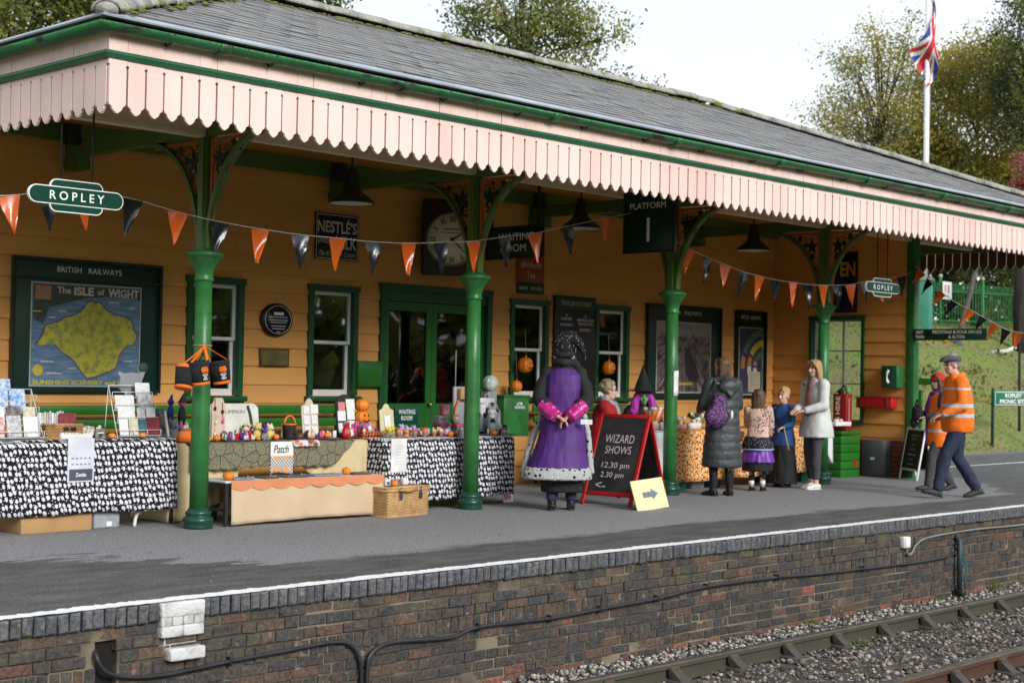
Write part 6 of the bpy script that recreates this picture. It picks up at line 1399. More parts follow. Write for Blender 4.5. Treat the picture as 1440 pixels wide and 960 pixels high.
LIL = mat('lilac_petal', (0.34,0.24,0.52), 0.8, (0.55,0.48,0.62), 30); SAGE = mat('sage_leaf', (0.22,0.26,0.17), 0.85, (0.34,0.36,0.26), 30)
for k in range(5):
    m_ = MB()
    for i in range(34): m_.ball((-.18+.09*k+random.gauss(0,.030),random.gauss(0,.03),.085+random.gauss(0,.018)-(.012*k)),random.uniform(.008,.015),6,4)
    m_.tube([(-.18+.09*k,0,0),(-.18+.09*k,0,.08)],.018,7); m_.build('bunch', LIL if k < 3 else SAGE, t)
for i, px in enumerate((561,571,583,597,610,620)):
    t = thing('plant_cone', ['terracotta pot with orange top, leftmost of the pot row','second terracotta pot in the row from the left','third terracotta pot with deep orange top','fourth terracotta pot in the row','fifth pot with pale green top','last little pot with white top near the boxes'][i], 'pot', (gx(px,11.50),11.50,Z3_), 0, 'little pots along the table edge')
    MB().lathe([(.018,0),(.026,.045),(.029,.048),(.029,.055)],n=14).build('pot', mat('terracotta', (0.52,0.24,0.13), 0.8), t)
    o = bpy.data.objects.new('topping', MB().ball((0,0,.065),(.027,.027,.02),12,8).mesh('topping', [PUMP,PUMP,mat('rust_orange',(0.60,0.12,0.02),0.6),ORT,mat('pale_green',(0.45,0.5,0.3),0.7),CRW][i])); COL.objects.link(o); o.parent = t
pumpkin('small pumpkin among the pots at the table edge', (gx(571,11.46),11.455,Z3_), .030); pumpkin('small pumpkin near the stacked boxes', (gx(633,11.48),11.47,Z3_), .034); pumpkin('small pumpkin right of the second column', (gx(694,11.50),11.49,Z3_), .036)
def gift_box(label, px, Y, z_, w, d_, h, c1, c2, rz=0):
    t = thing('gift_box', label, 'box', (gx(px,Y),Y,z_), rz); MB().cbox((0,0,h/2),(w,d_,h),.004).build('carton', c1, t); MB().cbox((0,0,h-.012),(w+.006,d_+.006,.026),.003).build('lid', c2, t); MB().box((0,-d_/2-.002,h*.42),(w*.8,.003,h*.6)).build('picture', mat('box_picture', (0.30,0.26,0.24), 0.5, (0.08,0.08,0.09), 25), t)
MAG = mat('box_magenta', (0.42,0.05,0.13), 0.5); DKB = mat('box_dark', (0.09,0.08,0.10), 0.5)
gift_box('lower left pink-lidded box in the box stack', 621, 11.72, Z3_, .15, .14, .13, DKB, MAG); gift_box('lower right pink-lidded box in the box stack', 643, 11.74, Z3_, .15, .14, .12, DKB, MAG)
gift_box('small grey box on the lower left box', 619, 11.72, Z3_+.1305, .12, .10, .08, mat('box_grey', (0.20,0.22,0.24), 0.5), TGREY); gift_box('pink box at the top of the box stack', 624, 11.78, Z3_+.2112, .11, .05, .11, MAG, MAG)
t = thing('mug', 'black handled mug with painted face on top of the box stack', 'mug', (gx(640,11.72),11.72,Z3_+.1205)); MB().lathe([(.0,0),(.042,0),(.045,.05),(.043,.10),(.038,.10),(.036,.01)],n=22,cap=False).build('cup', mat('mug_glaze', (0.30,0.22,0.12), 0.2, (0.10,0.14,0.12), 20), t); MB().tube([(-.043-.028*math.sin(a),0,.05+.032*math.cos(a)) for a in [PI*i/8 for i in range(9)]],.007,7).build('handle', BLACKP, t)
t = thing('grey_screen', 'grey display panel standing behind the second column', 'panel', (gx(650,11.90),11.92,Z3_)); MB().cbox((0,0,.26),(.26,.03,.52),.006).build('panel', mat('panel_grey', (0.30,0.32,0.35), 0.6), t); MB().cbox((-.02,-.05,.44),(.14,.06,.12),.006).build('carton', CARDB, t); MB().tube([(-.10,.0,.40),(-.10,.0,.92)],.006,6).build('pole', TGREY, t); MB().tube(smooth_path([(-.13,-.03,.16),(-.12,-.04,.30),(-.05,-.05,.42)],3),.012,6).build('ribbon', ORT, t)
t = thing('dotted_card', 'brown display card with white discs beside the grey panel', 'display', (gx(655,11.66),11.66,Z3_)); MB().prism(rect(-.03,.03,0,.22), -.004,.004).build('board', CARDB, t)
for z_ in (.04,.10,.16): MB().lathe([(0,0),(.022,0),(.022,.006),(0,.007)],n=14,M=Matrix.Translation((-.005,-.005,z_)) @ Matrix.Rotation(PI/2,4,'X'),cap=False).build('disc', WP, t)
def gift_bag(label, px, Y, z_, w, h, mt, rim):
    t = thing('gift_bag', label, 'bag', (gx(px,Y),Y,z_), random.uniform(-.15,.15)); MB().loft([(0,0,0,w/2,.04),(0,0,h*.5,w/2*1.03,.05),(0,0,h*.85,w/2,.035),(0,0,h,w/2*1.02,.02)],20,pw=4).build('bag', mt, t)
    if rim: MB().loft([(0,0,h*.88,w/2*1.04,.036),(0,0,h*1.0,w/2*1.06,.026)],20,pw=4,cap=False).build('rim', WP, t)
    MB().tube([(w*.2*math.cos(a),-.02,h+.05*math.sin(a)) for a in [PI*i/8 for i in range(9)]],.004,6).build('handle', WP, t)
BAGP, nt, b, P, u, v = fabric('hound_print_bag', .3); f1, c1 = spots(nt, u, v, 8, 6, .9, .30, .38, 1.2); f2, c2 = spots(nt, u, v, 10, 7, .9, .24, .30, 1.0, 7); nt.links.new(mixc(nt, f2, mixc(nt, f1, (0.36,0.42,0.42), (0.72,0.72,0.70)), (0.02,0.02,0.025)), b.inputs['Base Color'])
gift_bag('tall grey gift bag printed with dogs behind the second column', 683, 11.74, Z3_, .20, .40, BAGP, True); gift_bag('shorter gift bag printed with dogs hanging at the table end', 695, 11.56, Z3_, .15, .28, BAGP, False)
t = thing('spiral_lollipop', 'round green and white tin standing above the dog print bags', 'tin', (gx(685,11.92),11.92,Z3_)); MB().lathe([(0,0),(.085,0),(.09,.012),(.09,.06),(.085,.072),(0,.073)],n=28,M=Matrix.Translation((0,0,.56)) @ Matrix.Rotation(PI/2,4,'X'),cap=False).build('tin', mat('tin_green', (0.05,0.22,0.16), 0.3, (0.55,0.58,0.55), 9), t); MB().box((0,-.02,.235),(.14,.10,.47)).build('pedestal', mat('tin_pedestal', (0.30,0.34,0.34), 0.5), t)
t = thing('chalk_label', 'small black price label at the right end of the right table', 'label', (gx(708,11.48),11.47,Z3_)); MB().box((0,0,.04),(.12,.012,.075)).build('slate', CARDC[7], t); MB().box2((-.04,-.0075,.04),(.04,-.0062,.05)).build('chalk_line', CARDC[0], t)
t = thing('chalk_label', 'small grey price label left of the second column', 'label', (gx(647,11.48),11.47,Z3_)); MB().box((0,0,.035),(.08,.012,.07)).build('slate', TGREY, t)
t = thing('notice_sheet', 'plain white notice sheet pinned to the right ghost print cloth', 'paper', (gx(561,11.38,640),11.382,0.40)); MB().box2((-.105,-.002,0),(.105,.002,.335)).build('sheet', mat('paper_white', (0.76,0.76,0.76), .7), t)
for i in range(7): MB().box2((-.05,-.0040,.08+.03*i),(.05,-.0022,.083+.03*i)).build('print_line', mat('print_pale', (0.45,0.45,0.46), .7), t)
# ------------------------------------------------------------------ floor goods
t = thing('wicker_hamper', 'pale wicker picnic hamper with leather straps right of the low bench', 'hamper', (10.03, 11.17, 0), 0.10)
woven_box(t, 0.58, 0.36, 0.25, WICKP, 17, 26); woven_box(t, 0.60, 0.38, 0.035, WICKP, 3, 26, 'lid_rim', 0.252); MB().cbox((0,0,.275),(.58,.36,.02),.006).build('lid', WICK, t); MB().box((0,0,.008),(.56,.34,.016)).build('base', WICK, t)
for x_ in (-.12,.17):
    MB().box((x_,-.196,.235),(.028,.006,.10)).box((x_-.012,-.20,.20),(.012,.006,.07)).box((x_+.014,-.20,.195),(.012,.006,.06)).build('strap', mat('strap_grey_leather', (0.06,0.06,0.06), .6), t)
MB().tube(smooth_path([(-.16,-.205,.262),(-.02,-.22,.25),(.10,-.205,.262)],4),.012,7).build('handle', WICK, t)
for i, (x_, c, w_) in enumerate(((-.20,WP,.06),(-.09,WP,.07),(.03,TGREY,.09),(.17,WP,.07))):
    t = thing('small_packet', ['left white packet on the hamper lid','second white packet on the hamper lid','grey packet on the hamper lid','right white packet on the hamper lid'][i], 'packet', (10.03+x_, 11.20+.1*x_, .287), .1); MB().cbox((0,0,.028+.006*(i%2)),(w_,.05,.055+.012*(i%2)),.006).build('pack', c, t); MB().box((0,-.0265,.03),(w_*.6,.002,.025)).build('sticker', CARDC[(i+1)%4], t)
pumpkin('small pumpkin on the hamper lid', (9.93,11.06,.287), .036)
pumpkin('small pumpkin at the left end of the low bench', (8.10,11.25,.408), .05); pumpkin('small pumpkin on the right part of the low bench', (9.50,11.28,.408), .045)
for i, (x_, w_) in enumerate(((8.25,.22),(8.55,.16),(8.86,.26),(9.22,.30),(9.66,.20))):
    t = thing('slate_board', ['grey slate board at the left of the low bench','brown slate board second on the low bench','dark slate board in the middle of the low bench','pale grey slate board right of the middle','last slate board at the right of the low bench'][i], 'slate', (x_,11.28,.408), random.uniform(-.2,.2), 'slates on the low bench'); MB().cbox((0,0,.008),(w_,.17,.014),.004).build('slate', [TGREY,mat('umber',(0.14,0.09,0.06),.7),mat('slate_grey',(0.1,0.11,0.125),.5)][i%3], t); MB().tube([(w_*.4,.02,.014),(w_*.45,.03,.03),(w_*.4,.05,.014)],.003,5).build('cord', CRW, t)
t = thing('storage_tub', 'grey plastic tub standing under the cream cloth', 'tub', (8.25,11.85,0)); MB().loft([(0,0,0,.13,.13),(0,0,.30,.15,.15),(0,0,.31,.16,.16)],24).build('tub', mat('tub_grey', (0.22,0.235,0.26), .5), t); MB().loft([(0,0,.312,.162,.162),(0,0,.33,.155,.155)],24).build('lid', mat('tub_lid2', (0.28,0.29,0.31), .5), t)
# felt buckets hung on the first column
FELT = mat('black_felt', (0.012,0.012,0.014), .95, (0.02,0.02,0.022), 40, bump=.3, bscale=200); OFELT = mat('orange_felt', (0.80,0.17,0.015), .9, (0.72,0.15,0.012), 20)
for i, (px, py, Y, rz, tilt, lb) in enumerate(((258,530,11.06,.5,.25,'left black felt treat bucket hung on the first column'),(283,524,10.98,-.05,-.15,'middle black felt treat bucket with pumpkin face on the first column'),(313,523,11.07,-.35,-.18,'right black felt treat bucket with pumpkin face on the first column'))):
    p = at(px, py, Y); t = thing('felt_bucket', lb, 'bucket', (p.x, Y, p.z-.10), rz, 'felt treat buckets on the column'); M = Matrix.Rotation(tilt, 4, 'Y')
    MB().lathe([(0,0.002),(.075,0.0),(.092,.20),(.087,.20),(.070,.008)], n=26, cap=False, M=M).build('pail', FELT, t); MB().lathe([(0,-.001),(.077,-.003),(.080,.022),(.0775,.022)], n=26, cap=False, M=M).build('base_trim', OFELT, t)
    MB().lathe([(.093,.175),(.094,.202),(.088,.203)], n=26, cap=False, M=M).build('rim_trim', FELT if i else OFELT, t)
    tp = Vector((7.70-p.x, 11.10-Y, 1.60-(p.z-.10))); tp.rotate(Matrix.Rotation(-rz,3,'Z')); a_, c_ = M @ Vector((-.085,0,.19)), M @ Vector((.085,0,.19))
    for q in (a_, c_): MB().tube(smooth_path([q, q.lerp(tp,.5)+Vector((0,-.01,0)), tp],4), [(.014,.004)]*9, 6).build('handle', OFELT, t)
    if i: 
        for mm, nm, mt_ in ((MB().lathe([(0,0),(.034,0),(.034,.003),(0,.004)],n=18,M=M @ Matrix.Translation((0,-.086,.125)) @ Matrix.Rotation(PI/2-.09,4,'X'),cap=False),'pumpkin_patch',OFELT),): mm.build(nm, mt_, t)
        MB().prism([(-.016,.132),(-.006,.132),(-.011,.145)],-.094,-.0905,M).prism([(.016,.132),(.006,.132),(.011,.145)],-.094,-.0905,M).tube([(M@Vector((-.016,-.092,.115))),(M@Vector((0,-.092,.106))),(M@Vector((.016,-.092,.115)))],.003,5).build('face', FELT, t)
        for s_, z_, w_ in (('TRICK',.082,.055),('OR',.064,.03),('TREAT',.046,.05)): lettering(s_, t, M @ Vector((0,-.0855,z_)), w_, .014, LETTER, M.to_3x3() @ Vector((1,0,0)), M.to_3x3() @ Vector((0,.09,1)), world=False, bold=.02)
t = thing('column_tie', 'orange cord tied round the first column with a hook', 'cord', (COLX[0],YC,1.60)); MB().lathe([(.083,0),(.088,.006),(.083,.012)],n=26,cap=False).build('cord', mat('faded_cord', (0.52,0.16,0.09), .8), t); MB().tube(smooth_path([(-.05,-.085,.01),(-.062,-.12,-.02),(-.045,-.125,-.06),(-.03,-.11,-.04)],4),.004,6).build('hook', wiremat(), t)
# balloons in the windows
def face_pumpkin(label, px, py, Y, r, face=True):
    p = at(px, py, Y); t = thing('pumpkin_balloon', label, 'balloon', (p.x,Y,p.z-r)); 
    o = bpy.data.objects.new('skin', PM); COL.objects.link(o); o.parent = t; o.scale = (r,r,r*1.28)
    MB().tube([(0,0,r*1.9),(0.01,0,r*2.25)],[r*.2,r*.1],8).build('knot', ORT, t); MB().tube([(0.01,0,r*2.2),(0.0,.02,r*2.2+.35)],.002,4).build('string', CORD, t)
    if face: MB().tube(smooth_path([(-.3*r,-.93*r,.75*r),(.05*r,-.99*r,.55*r),(.45*r,-.88*r,.75*r)],4),r*.07,6).prism([(-.32*r,1.15*r),(-.05*r,1.12*r),(-.15*r,1.35*r)],-r*1.02,-r*.85).prism([(.45*r,1.15*r),(.2*r,1.12*r),(.32*r,1.35*r)],-r*1.0,-r*.8).build('face', TBLK, t)
face_pumpkin('orange jack-o-lantern balloon in front of the third window', 739, 513, 13.38, .098); face_pumpkin('plain orange balloon at the sill of the third window', 726, 543, 13.32, .075, False); face_pumpkin('orange jack-o-lantern balloon in front of the fourth window', 856, 517, 13.38, .092)

# ------------------------------------------------------------------ sweet stall by the posters
T4 = 11.54
trestle('folding trestle table of the sweet stall between third and fourth columns', 14.25, 18.55, T4, 12.25, 0.742, (14.8, 17.9), IRON)
o = drape('tablecloth', WHITEC, None, 14.05, 18.60, T4-.012, 12.27, 0.746, lambda s: 0.10 if s < .155 else (.66 if s < .91 else .66-.42*(s-.91)/.09), .012, 5, 12, nu=110); seat(o, (16.3,11.9,.1)); tag(o, 'white cotton cloth covering the sweet stall table', 'tablecloth')
o = drape('tablecloth', PUMPK, None, 14.78, 18.22, T4-.060, 12.15, 0.752, lambda s: .105+.05*s, .006, 4, 14, False, False, nu=90); seat(o, (16.5,11.9,.1)); tag(o, 'orange pumpkin print cloth over the sweet stall table', 'tablecloth')
for i, (px, w_, c) in enumerate(((947,.30,'teal'),(972,.30,'mauve'),(996,.26,'teal'),(1085,.34,'teal'),(1122,.22,'teal'))):
    x_ = gx(px, 11.75, 682); t = thing('plastic_crate', ['teal plastic crate under the sweet stall right behind the third column','grey mauve crate under the sweet stall','teal crate left of the black boots','teal crate under the stall between the children','teal crate behind the white shoes'][i], 'crate', (x_,11.80,0), 0, 'crates under the sweet stall')
    cm = mat('crate_teal', (0.02,0.22,0.18), .45) if c == 'teal' else mat('crate_mauve', (0.26,0.22,0.24), .6, (0.36,0.32,0.33), 9)
    MB().loft([(0,0,0,w_/2-.015,.17),(0,0,.135,w_/2,.185),(0,0,.14,w_/2+.012,.197),(0,0,.16,w_/2+.012,.197)],24,pw=7).build('crate', cm, t); MB().cbox((0,0,.168),(w_+.02,.39,.014),.004).build('lid', cm, t)
def sweets(label, px, w, h, n, cols, zt=.756, Y=11.66, bagc=None):
    t = thing('sweet_bag', label, 'sweets', (gx(px,Y,600),Y,zt)); 
    if bagc: MB().loft([(0,0,0,w/2,.05),(0,0,h*.35,w/2*1.05,.055),(0,0,h*.4,w/2*.98,.05)],16,pw=3).build('tray', bagc, t)
    for i in range(n): MB().ball((random.uniform(-w/2,w/2)*.85,random.uniform(-.04,.04),h*random.uniform(.35,1)),(.022,.02,.026),8,6).build('sweet', cols[i%len(cols)], t)
SWG = mat('sweet_green', (0.20,0.36,0.12), .5); SWR = mat('sweet_rose', (0.62,0.30,0.26), .5)
sweets('tray of wrapped sweets just right of the third column', 956, .22, .16, 14, [WP,SWR,SWG,CRW], bagc=SWR); sweets('big bag of white marshmallows on the sweet stall', 976, .24, .20, 22, [WP,WP,SWG,CRW,TBLK], bagc=WP); sweets('bag of dark sweets next to the black coat', 990, .16, .20, 10, [TBLK,SWG,WP])
t = thing('candy_bouquet', 'bunch of orange and white candy cones before the witch', 'sweets', (gx(918,11.62,597),11.62,.756)); MB().lathe([(.05,0),(.06,.10),(.055,.11)],n=18).build('jar', mat('jar_pale', (0.55,0.48,0.44), .2), t)
for i in range(7):
    a = -.9+.3*i; x_ = .028*(i-3); MB().tube([(x_*.4,-.02+.015*(i%2),.06),(x_*1.5,-.02+.015*(i%2),.17),(x_*2.0,-.02,.25)],[.006,.02,.030],10).build('cone', [ORT,WP,ORT,mat('cone_orange',(0.70,0.26,0.05),.5)][i%4], t); MB().ball((x_*2.05,-.02,.262),(.032,.028,.024),8,6).build('topping', [WP,SWG,WP][i%3], t)
t = thing('paper_cups', 'white paper cups on the sweet stall left of the third column', 'cups', (gx(931,11.6,600),11.60,.756)); MB().lathe([(.028,0),(.036,.09),(.037,.095)],n=16).build('cup', WP, t); MB().lathe([(.026,0),(.034,.085)],n=16,c=(-.07,.03,0)).build('cup', SWR, t)
t = thing('white_box_tray', 'white cake tray wrapped in cellophane at the right end of the sweet stall', 'tray', (gx(1178,11.72,600),11.75,.756)); MB().cbox((0,0,.03),(.42,.26,.06),.006).build('tray', WP, t)
for i in range(8): MB().ball((random.uniform(-.16,.14),random.uniform(-.08,.08),.075),(.035,.03,.025),8,6).build('bun', [CRW,SWR,WP][i%3], t)
# recycling bin and red panel
t = thing('green_plinth', 'green boarded plinth box at the right end of the sweet stall', 'plinth', (19.45,11.98,0)); 
for i in range(5): MB().cbox((0,0,.055+.123*i),(.52,.50,.117),.008).build('board', BENCHG, t)
MB().cbox((0,0,.65),(.56,.54,.05),.01).build('top', BENCHG, t); MB().box((.12,-.252,.20),(.08,.008,.09)).build('red_mark', RED, t); MB().tube([(-.36,-.10,0),(-.30,-.12,.10)],.02,7).build('foot', IRON, t)
t = thing('red_display_panel', 'tall red panel with vertical white lettering standing on the green plinth', 'sign', (19.42,11.86,.676)); REDD = mat('panel_red', (0.28,0.012,0.014), .4)
MB().cbox((0,0,.27),(.16,.22,.54),.006).build('panel', REDD, t)
lettering('ES HERE', t, (-.0815,.03,.30), .40, .075, LETTER, (0,0,1), (0,1,0), world=False, bold=.02); MB().box2((-.012,-.1125,.08),(.012,-.1105,.48)).build('faded_line', mat('faded_print',(0.45,0.25,0.24),.6), t)
MB().tube([(-.02,.05,.54),(0.0,.0,.60),(.03,-.02,.66)],[.05,.035,.025],8).build('nozzle', IRON, t); MB().lathe([(.03,.54),(.034,.60),(.02,.63)],n=12,c=(.04,-.06,0)).build('green_bottle', mat('bottle_green_bright',(0.10,0.40,0.06),.4), t)
# column notice
t = thing('column_notice', 'white paper notice taped to the third column', 'paper', (COLX[2]+.03,YC-.09,1.18)); m_ = MB(); m_.grid(lambda u, v: (.085*math.sin(-.62+1.0*u)-.03, .09-.088*math.cos(-.62+1.0*u)-.004, .30*v+.012*u), 8, 4); m_.build('sheet', mat('paper_white', (0.76,0.76,0.76), .7), t, fixn=False, solid=.002)
t = thing('cardboard_sign', 'small white and red card leaning on the ground by the fur hem', 'card', (12.05,11.55,0)); MB().box((0,0,.08),(.16,.006,.16),Matrix.Rotation(-.2,4,'X')).build('card', WP, t); MB().box((0,-.005,.07),(.10,.004,.07),Matrix.Rotation(-.2,4,'X')).build('red_print', PKP, t)

# ------------------------------------------------------------------ A-boards and arrow sign
def aboard(name, label, A, B, back, h, frame, board, texts, foot=.0, fw=.045, brd_bottom=.16):
    """hinged board: A, B front feet (left, right as seen), back = offset of the rear leaf on the ground"""
    A, B = Vector((*A,0)), Vector((*B,0)); c = (A+B)/2; t = thing(name, label, 'chalkboard', tuple(c)); r = (B-A).normalized(); w = (B-A).length; bk = Vector((*back,0))
    up = (bk/2+Vector((0,0,h))).normalized(); L_ = (bk/2+Vector((0,0,h))).length; n = r.cross(up).normalized()
    def leaf(origin, up, n, nm, sgn):
        M = Matrix(((r.x,n.x,up.x,origin.x),(r.y,n.y,up.y,origin.y),(r.z,n.z,up.z,origin.z),(0,0,0,1)))
        f = MB(); k = fw
        f.cbox((-w/2+k/2,0,L_/2),(k,.028,L_),.006,M).cbox((w/2-k/2,0,L_/2),(k,.028,L_),.006,M).cbox((0,0,L_-k/2),(w-2*k,.026,k),.006,M).cbox((0,0,brd_bottom-k/2),(w-2*k,.026,k),.006,M)
        o = f.build(nm+'_frame', frame, t); MB().box((0,0,(L_-k+brd_bottom)/2),(w-2*k,.012,L_-k-brd_bottom),M).build(nm+'_board', board, t)
        return M
    M = leaf(Vector((0,0,0)), up, n, 'front', 1)
    up2 = (-bk/2+Vector((0,0,h))).normalized(); leaf(bk, up2, r.cross(up2).normalized(), 'rear', -1)
    s_ = -1 if n.dot(CAM-c) < 0 else 1
    for tx, u, v, w_, h_, mt in texts: lettering(tx, t, M @ Vector((u,s_*.0085,v)), w_, h_, mt, M.to_3x3() @ Vector((1,0,0)), up, world=False, name='chalk_lettering')
    return t, M, s_
CHB = mat('chalkboard_black', (0.012,0.012,0.013), .75, (0.030,0.028,0.028), 5); CHALK = mat('chalk_pink_white', (0.62,0.52,0.54), .95, (0.5,0.42,0.44), 80)
t, M, s_ = aboard('wizard_board', 'red framed A-board chalked WIZARD SHOWS beside the purple robed figure', (12.60,10.98), (12.68,10.32), (.98,.28), .98, RED, CHB, [('WIZARD',.0,.80,.38,.10,CHALK),('SHOWS',.01,.665,.34,.095,CHALK),('12.30 pm',.02,.47,.36,.09,CHALK),('2.30 pm',.0,.355,.30,.085,CHALK),('<-',-.12,.24,.13,.07,CHALK)])
t = thing('arrow_sign', 'yellow card with grey arrow leaning on the red framed A-board', 'sign', (12.72,10.05,0)); M = Matrix.Rotation(.04,4,'Z') @ Matrix.Rotation(-.30,4,'X') @ Matrix.Rotation(-.05,4,'Y')
MB().box((0,0,.165),(.57,.008,.33),M).build('card', mat('card_yellow', (0.76,0.72,0.38), .7, (0.72,0.68,0.35), 4), t); MB().prism([(-.13,.135),(.03,.135),(.03,.105),(.15,.165),(.03,.225),(.03,.195),(-.13,.195)],-.007,-.0045,M).build('arrow', mat('arrow_grey', (0.16,0.20,0.24), .6), t)
t, M, s_ = aboard('menu_board', 'white framed chalk A-board in front of the brick base by the corner post', (20.02,11.26), (19.60,10.74), (.20,-.16), .74, WHITE, CHB, [], fw=.03)
for i, (v_, w_, c_) in enumerate(((.64,.30,(0.2,0.5,0.2)),(.59,.20,(0.2,0.5,0.2)),(.50,.12,(0.2,0.5,0.6)),(.44,.22,(0.6,0.2,0.4)),(.36,.28,(0.5,0.45,0.46)),(.29,.16,(0.2,0.5,0.2)),(.22,.22,(0.5,0.45,0.46)))):
    for k in range(4): MB().box((-w_/2+w_*(k+.5)/4,s_*.0085,v_+.004*((k*7+i)%3)),(w_/4*.72,.002,.014),M).build('chalk_stroke', mat('chalk_%d' % i, c_, .9), t)
# ================================================================== people
_tmp = bpy.data.scenes.new('shaping')
def fuse(mb, voxel=0.012, smooth=6, wrinkle=0.0, wscale=9.0, seed=0, stretch=(1,1,1)):
    """weld overlapping closed shapes into one continuous skin (voxel remesh), smooth it, add cloth wrinkles"""
    me = mb.mesh('shape', MATS['white_paint']); o = bpy.data.objects.new('shape', me); _tmp.collection.objects.link(o)
    bm = bmesh.new(); bm.from_mesh(me); bmesh.ops.recalc_face_normals(bm, faces=bm.faces); bm.to_mesh(me); bm.free()
    r = o.modifiers.new('r', 'REMESH'); r.mode = 'VOXEL'; r.voxel_size = voxel; r.use_smooth_shade = True
    if smooth: s = o.modifiers.new('s', 'SMOOTH'); s.iterations = smooth; s.factor = 0.5
    vl = _tmp.view_layers[0]; vl.update(); dg = vl.depsgraph
    res = bpy.data.meshes.new_from_object(o.evaluated_get(dg))
    bpy.data.objects.remove(o); bpy.data.meshes.remove(me)
    if wrinkle:
        res.update(); n = len(res.vertices); co = np.empty(n*3); no = np.empty(n*3); res.vertices.foreach_get('co', co); res.vertex_normals.foreach_get('vector', no)
        co = co.reshape(-1,3); no = no.reshape(-1,3)
        off = np.array([noise.noise(Vector((p[0]*wscale*stretch[0]+seed, p[1]*wscale*stretch[1], p[2]*wscale*stretch[2])))+0.5*noise.noise(Vector((p[0]*wscale*2.3*stretch[0], p[1]*wscale*2.3*stretch[1]+seed, p[2]*wscale*2.3*stretch[2]))) for p in co])
        res.vertices.foreach_set('co', (co+no*off[:,None]*wrinkle).ravel())
    res.polygons.foreach_set('use_smooth', [True]*len(res.polygons)); res.update()
    return res
def wear(name, mb, mt, parent, voxel=0.014, smooth=5, wrinkle=0.006, wscale=9.0, seed=0, stretch=(1,1,1), fused=True):
    if fused: me = fuse(mb, voxel, smooth, wrinkle, wscale, seed, stretch); me.name = name; me.materials.clear(); me.materials.append(mt)
    else: me = mb.mesh(name, mt)
    o = bpy.data.objects.new(name, me); COL.objects.link(o); o.parent = parent; return o
SKIN = mat('skin', (0.60,0.345,0.250), 0.5, (0.55,0.29,0.21), 9, coord='Object'); SKINP = mat('skin_pale', (0.66,0.42,0.33), 0.5, (0.62,0.34,0.26), 9, coord='Object')
EYE = mat('eye_dark', (0.02,0.015,0.012), 0.2); LIP = mat('lip', (0.42,0.13,0.11), 0.5)
def V3(*a): return Vector(a)
def joints(H, **kw):
    s = H/1.75
    J = dict(shL=(-.175,0,1.43), shR=(.175,0,1.43), elL=(-.225,-.02,1.14), elR=(.225,-.02,1.14), wrL=(-.23,.08,.90), wrR=(.23,.08,.90), hipL=(-.09,0,.93), hipR=(.09,0,.93), knL=(-.095,.015,.50), knR=(.095,.015,.50), anL=(-.095,-.02,.075), anR=(.095,-.02,.075), head=(0,.02,1.625), neck=(0,-.01,1.47), hyaw=0.0, hpitch=0.0, tyawL=0.0, tyawR=0.0, fpL=0.0, fpR=0.0)
    J.update(kw)
    for k, v in list(J.items()):
        if isinstance(v, tuple): J[k] = Vector(v)*s
    J['s'] = s; return J
def hand_mb(mb, w, d, side, s, curl=0.5, up=Vector((0,0,1))):
    """palm and five bent fingers leaving the wrist w in direction d"""
    d = Vector(d).normalized(); x = d.cross(up); x = x.normalized() if x.length > 1e-4 else Vector((1,0,0)); n = x.cross(d).normalized()
    p1 = w+d*0.085*s; mb.tube([w-d*0.02*s, w+d*0.03*s, p1], [(.024*s,.020*s),(.038*s,.018*s),(.040*s,.015*s)], 10)
    for i, (o_, l) in enumerate(((-.030,.070),(-.010,.080),(.010,.076),(.029,.060))):
        a = p1+x*o_*s; b_ = a+(d*math.cos(curl*.6)-n*math.sin(curl*.6))*l*.55*s; c = b_+(d*math.cos(curl*1.7)-n*math.sin(curl*1.7))*l*.5*s
        mb.tube([a-d*.012*s, a, b_, c], [.0095*s,.0095*s,.0088*s,.0075*s], 7)
    t0 = w+d*0.025*s+x*side*.030*s; t1 = t0+(d*.6+x*side*.8)*.035*s; t2 = t1+(d*.95+x*side*.1-n*.3)*.032*s; mb.tube([t0-x*side*.015*s, t0, t1, t2], [.012*s,.012*s,.0105*s,.008*s], 7)
def head_mb(mb, J, jaw=1.0):
    s = J['s']*J.get('hs',1.0); c = J['head']; M = Matrix.Translation(c) @ Matrix.Rotation(J['hyaw'], 4, 'Z') @ Matrix.Rotation(J['hpitch'], 4, 'X')
    k = s
    mb.ball((0,-.012*k,.028*k),(.076*k,.092*k,.092*k),20,14,M); mb.ball((0,.028*k,-.045*k),(.056*k*jaw,.060*k,.068*k),16,12,M); mb.ball((0,.050*k,-.088*k),(.026*k,.026*k,.022*k),12,8,M)
    mb.tube([(0,.078*k,.012*k),(0,.098*k,-.018*k),(0,.096*k,-.028*k)],[.010*k,.014*k,.012*k],8,M); mb.ball((-.04*k,.062*k,-.025*k),(.024*k,.02*k,.024*k),10,8,M); mb.ball((.04*k,.062*k,-.025*k),(.024*k,.02*k,.024*k),10,8,M)
    for sd in (-1,1): mb.ball((sd*.078*k,-.005*k,-.012*k),(.010*k,.020*k,.030*k),10,8,M)
    mb.tube([J['neck']-V3(0,.0,.05*s), J['neck']+V3(0,0,.04*s), c+V3(0,-.01*s,-.05*s)],[.062*s,.052*s,.050*s],12)
    return M
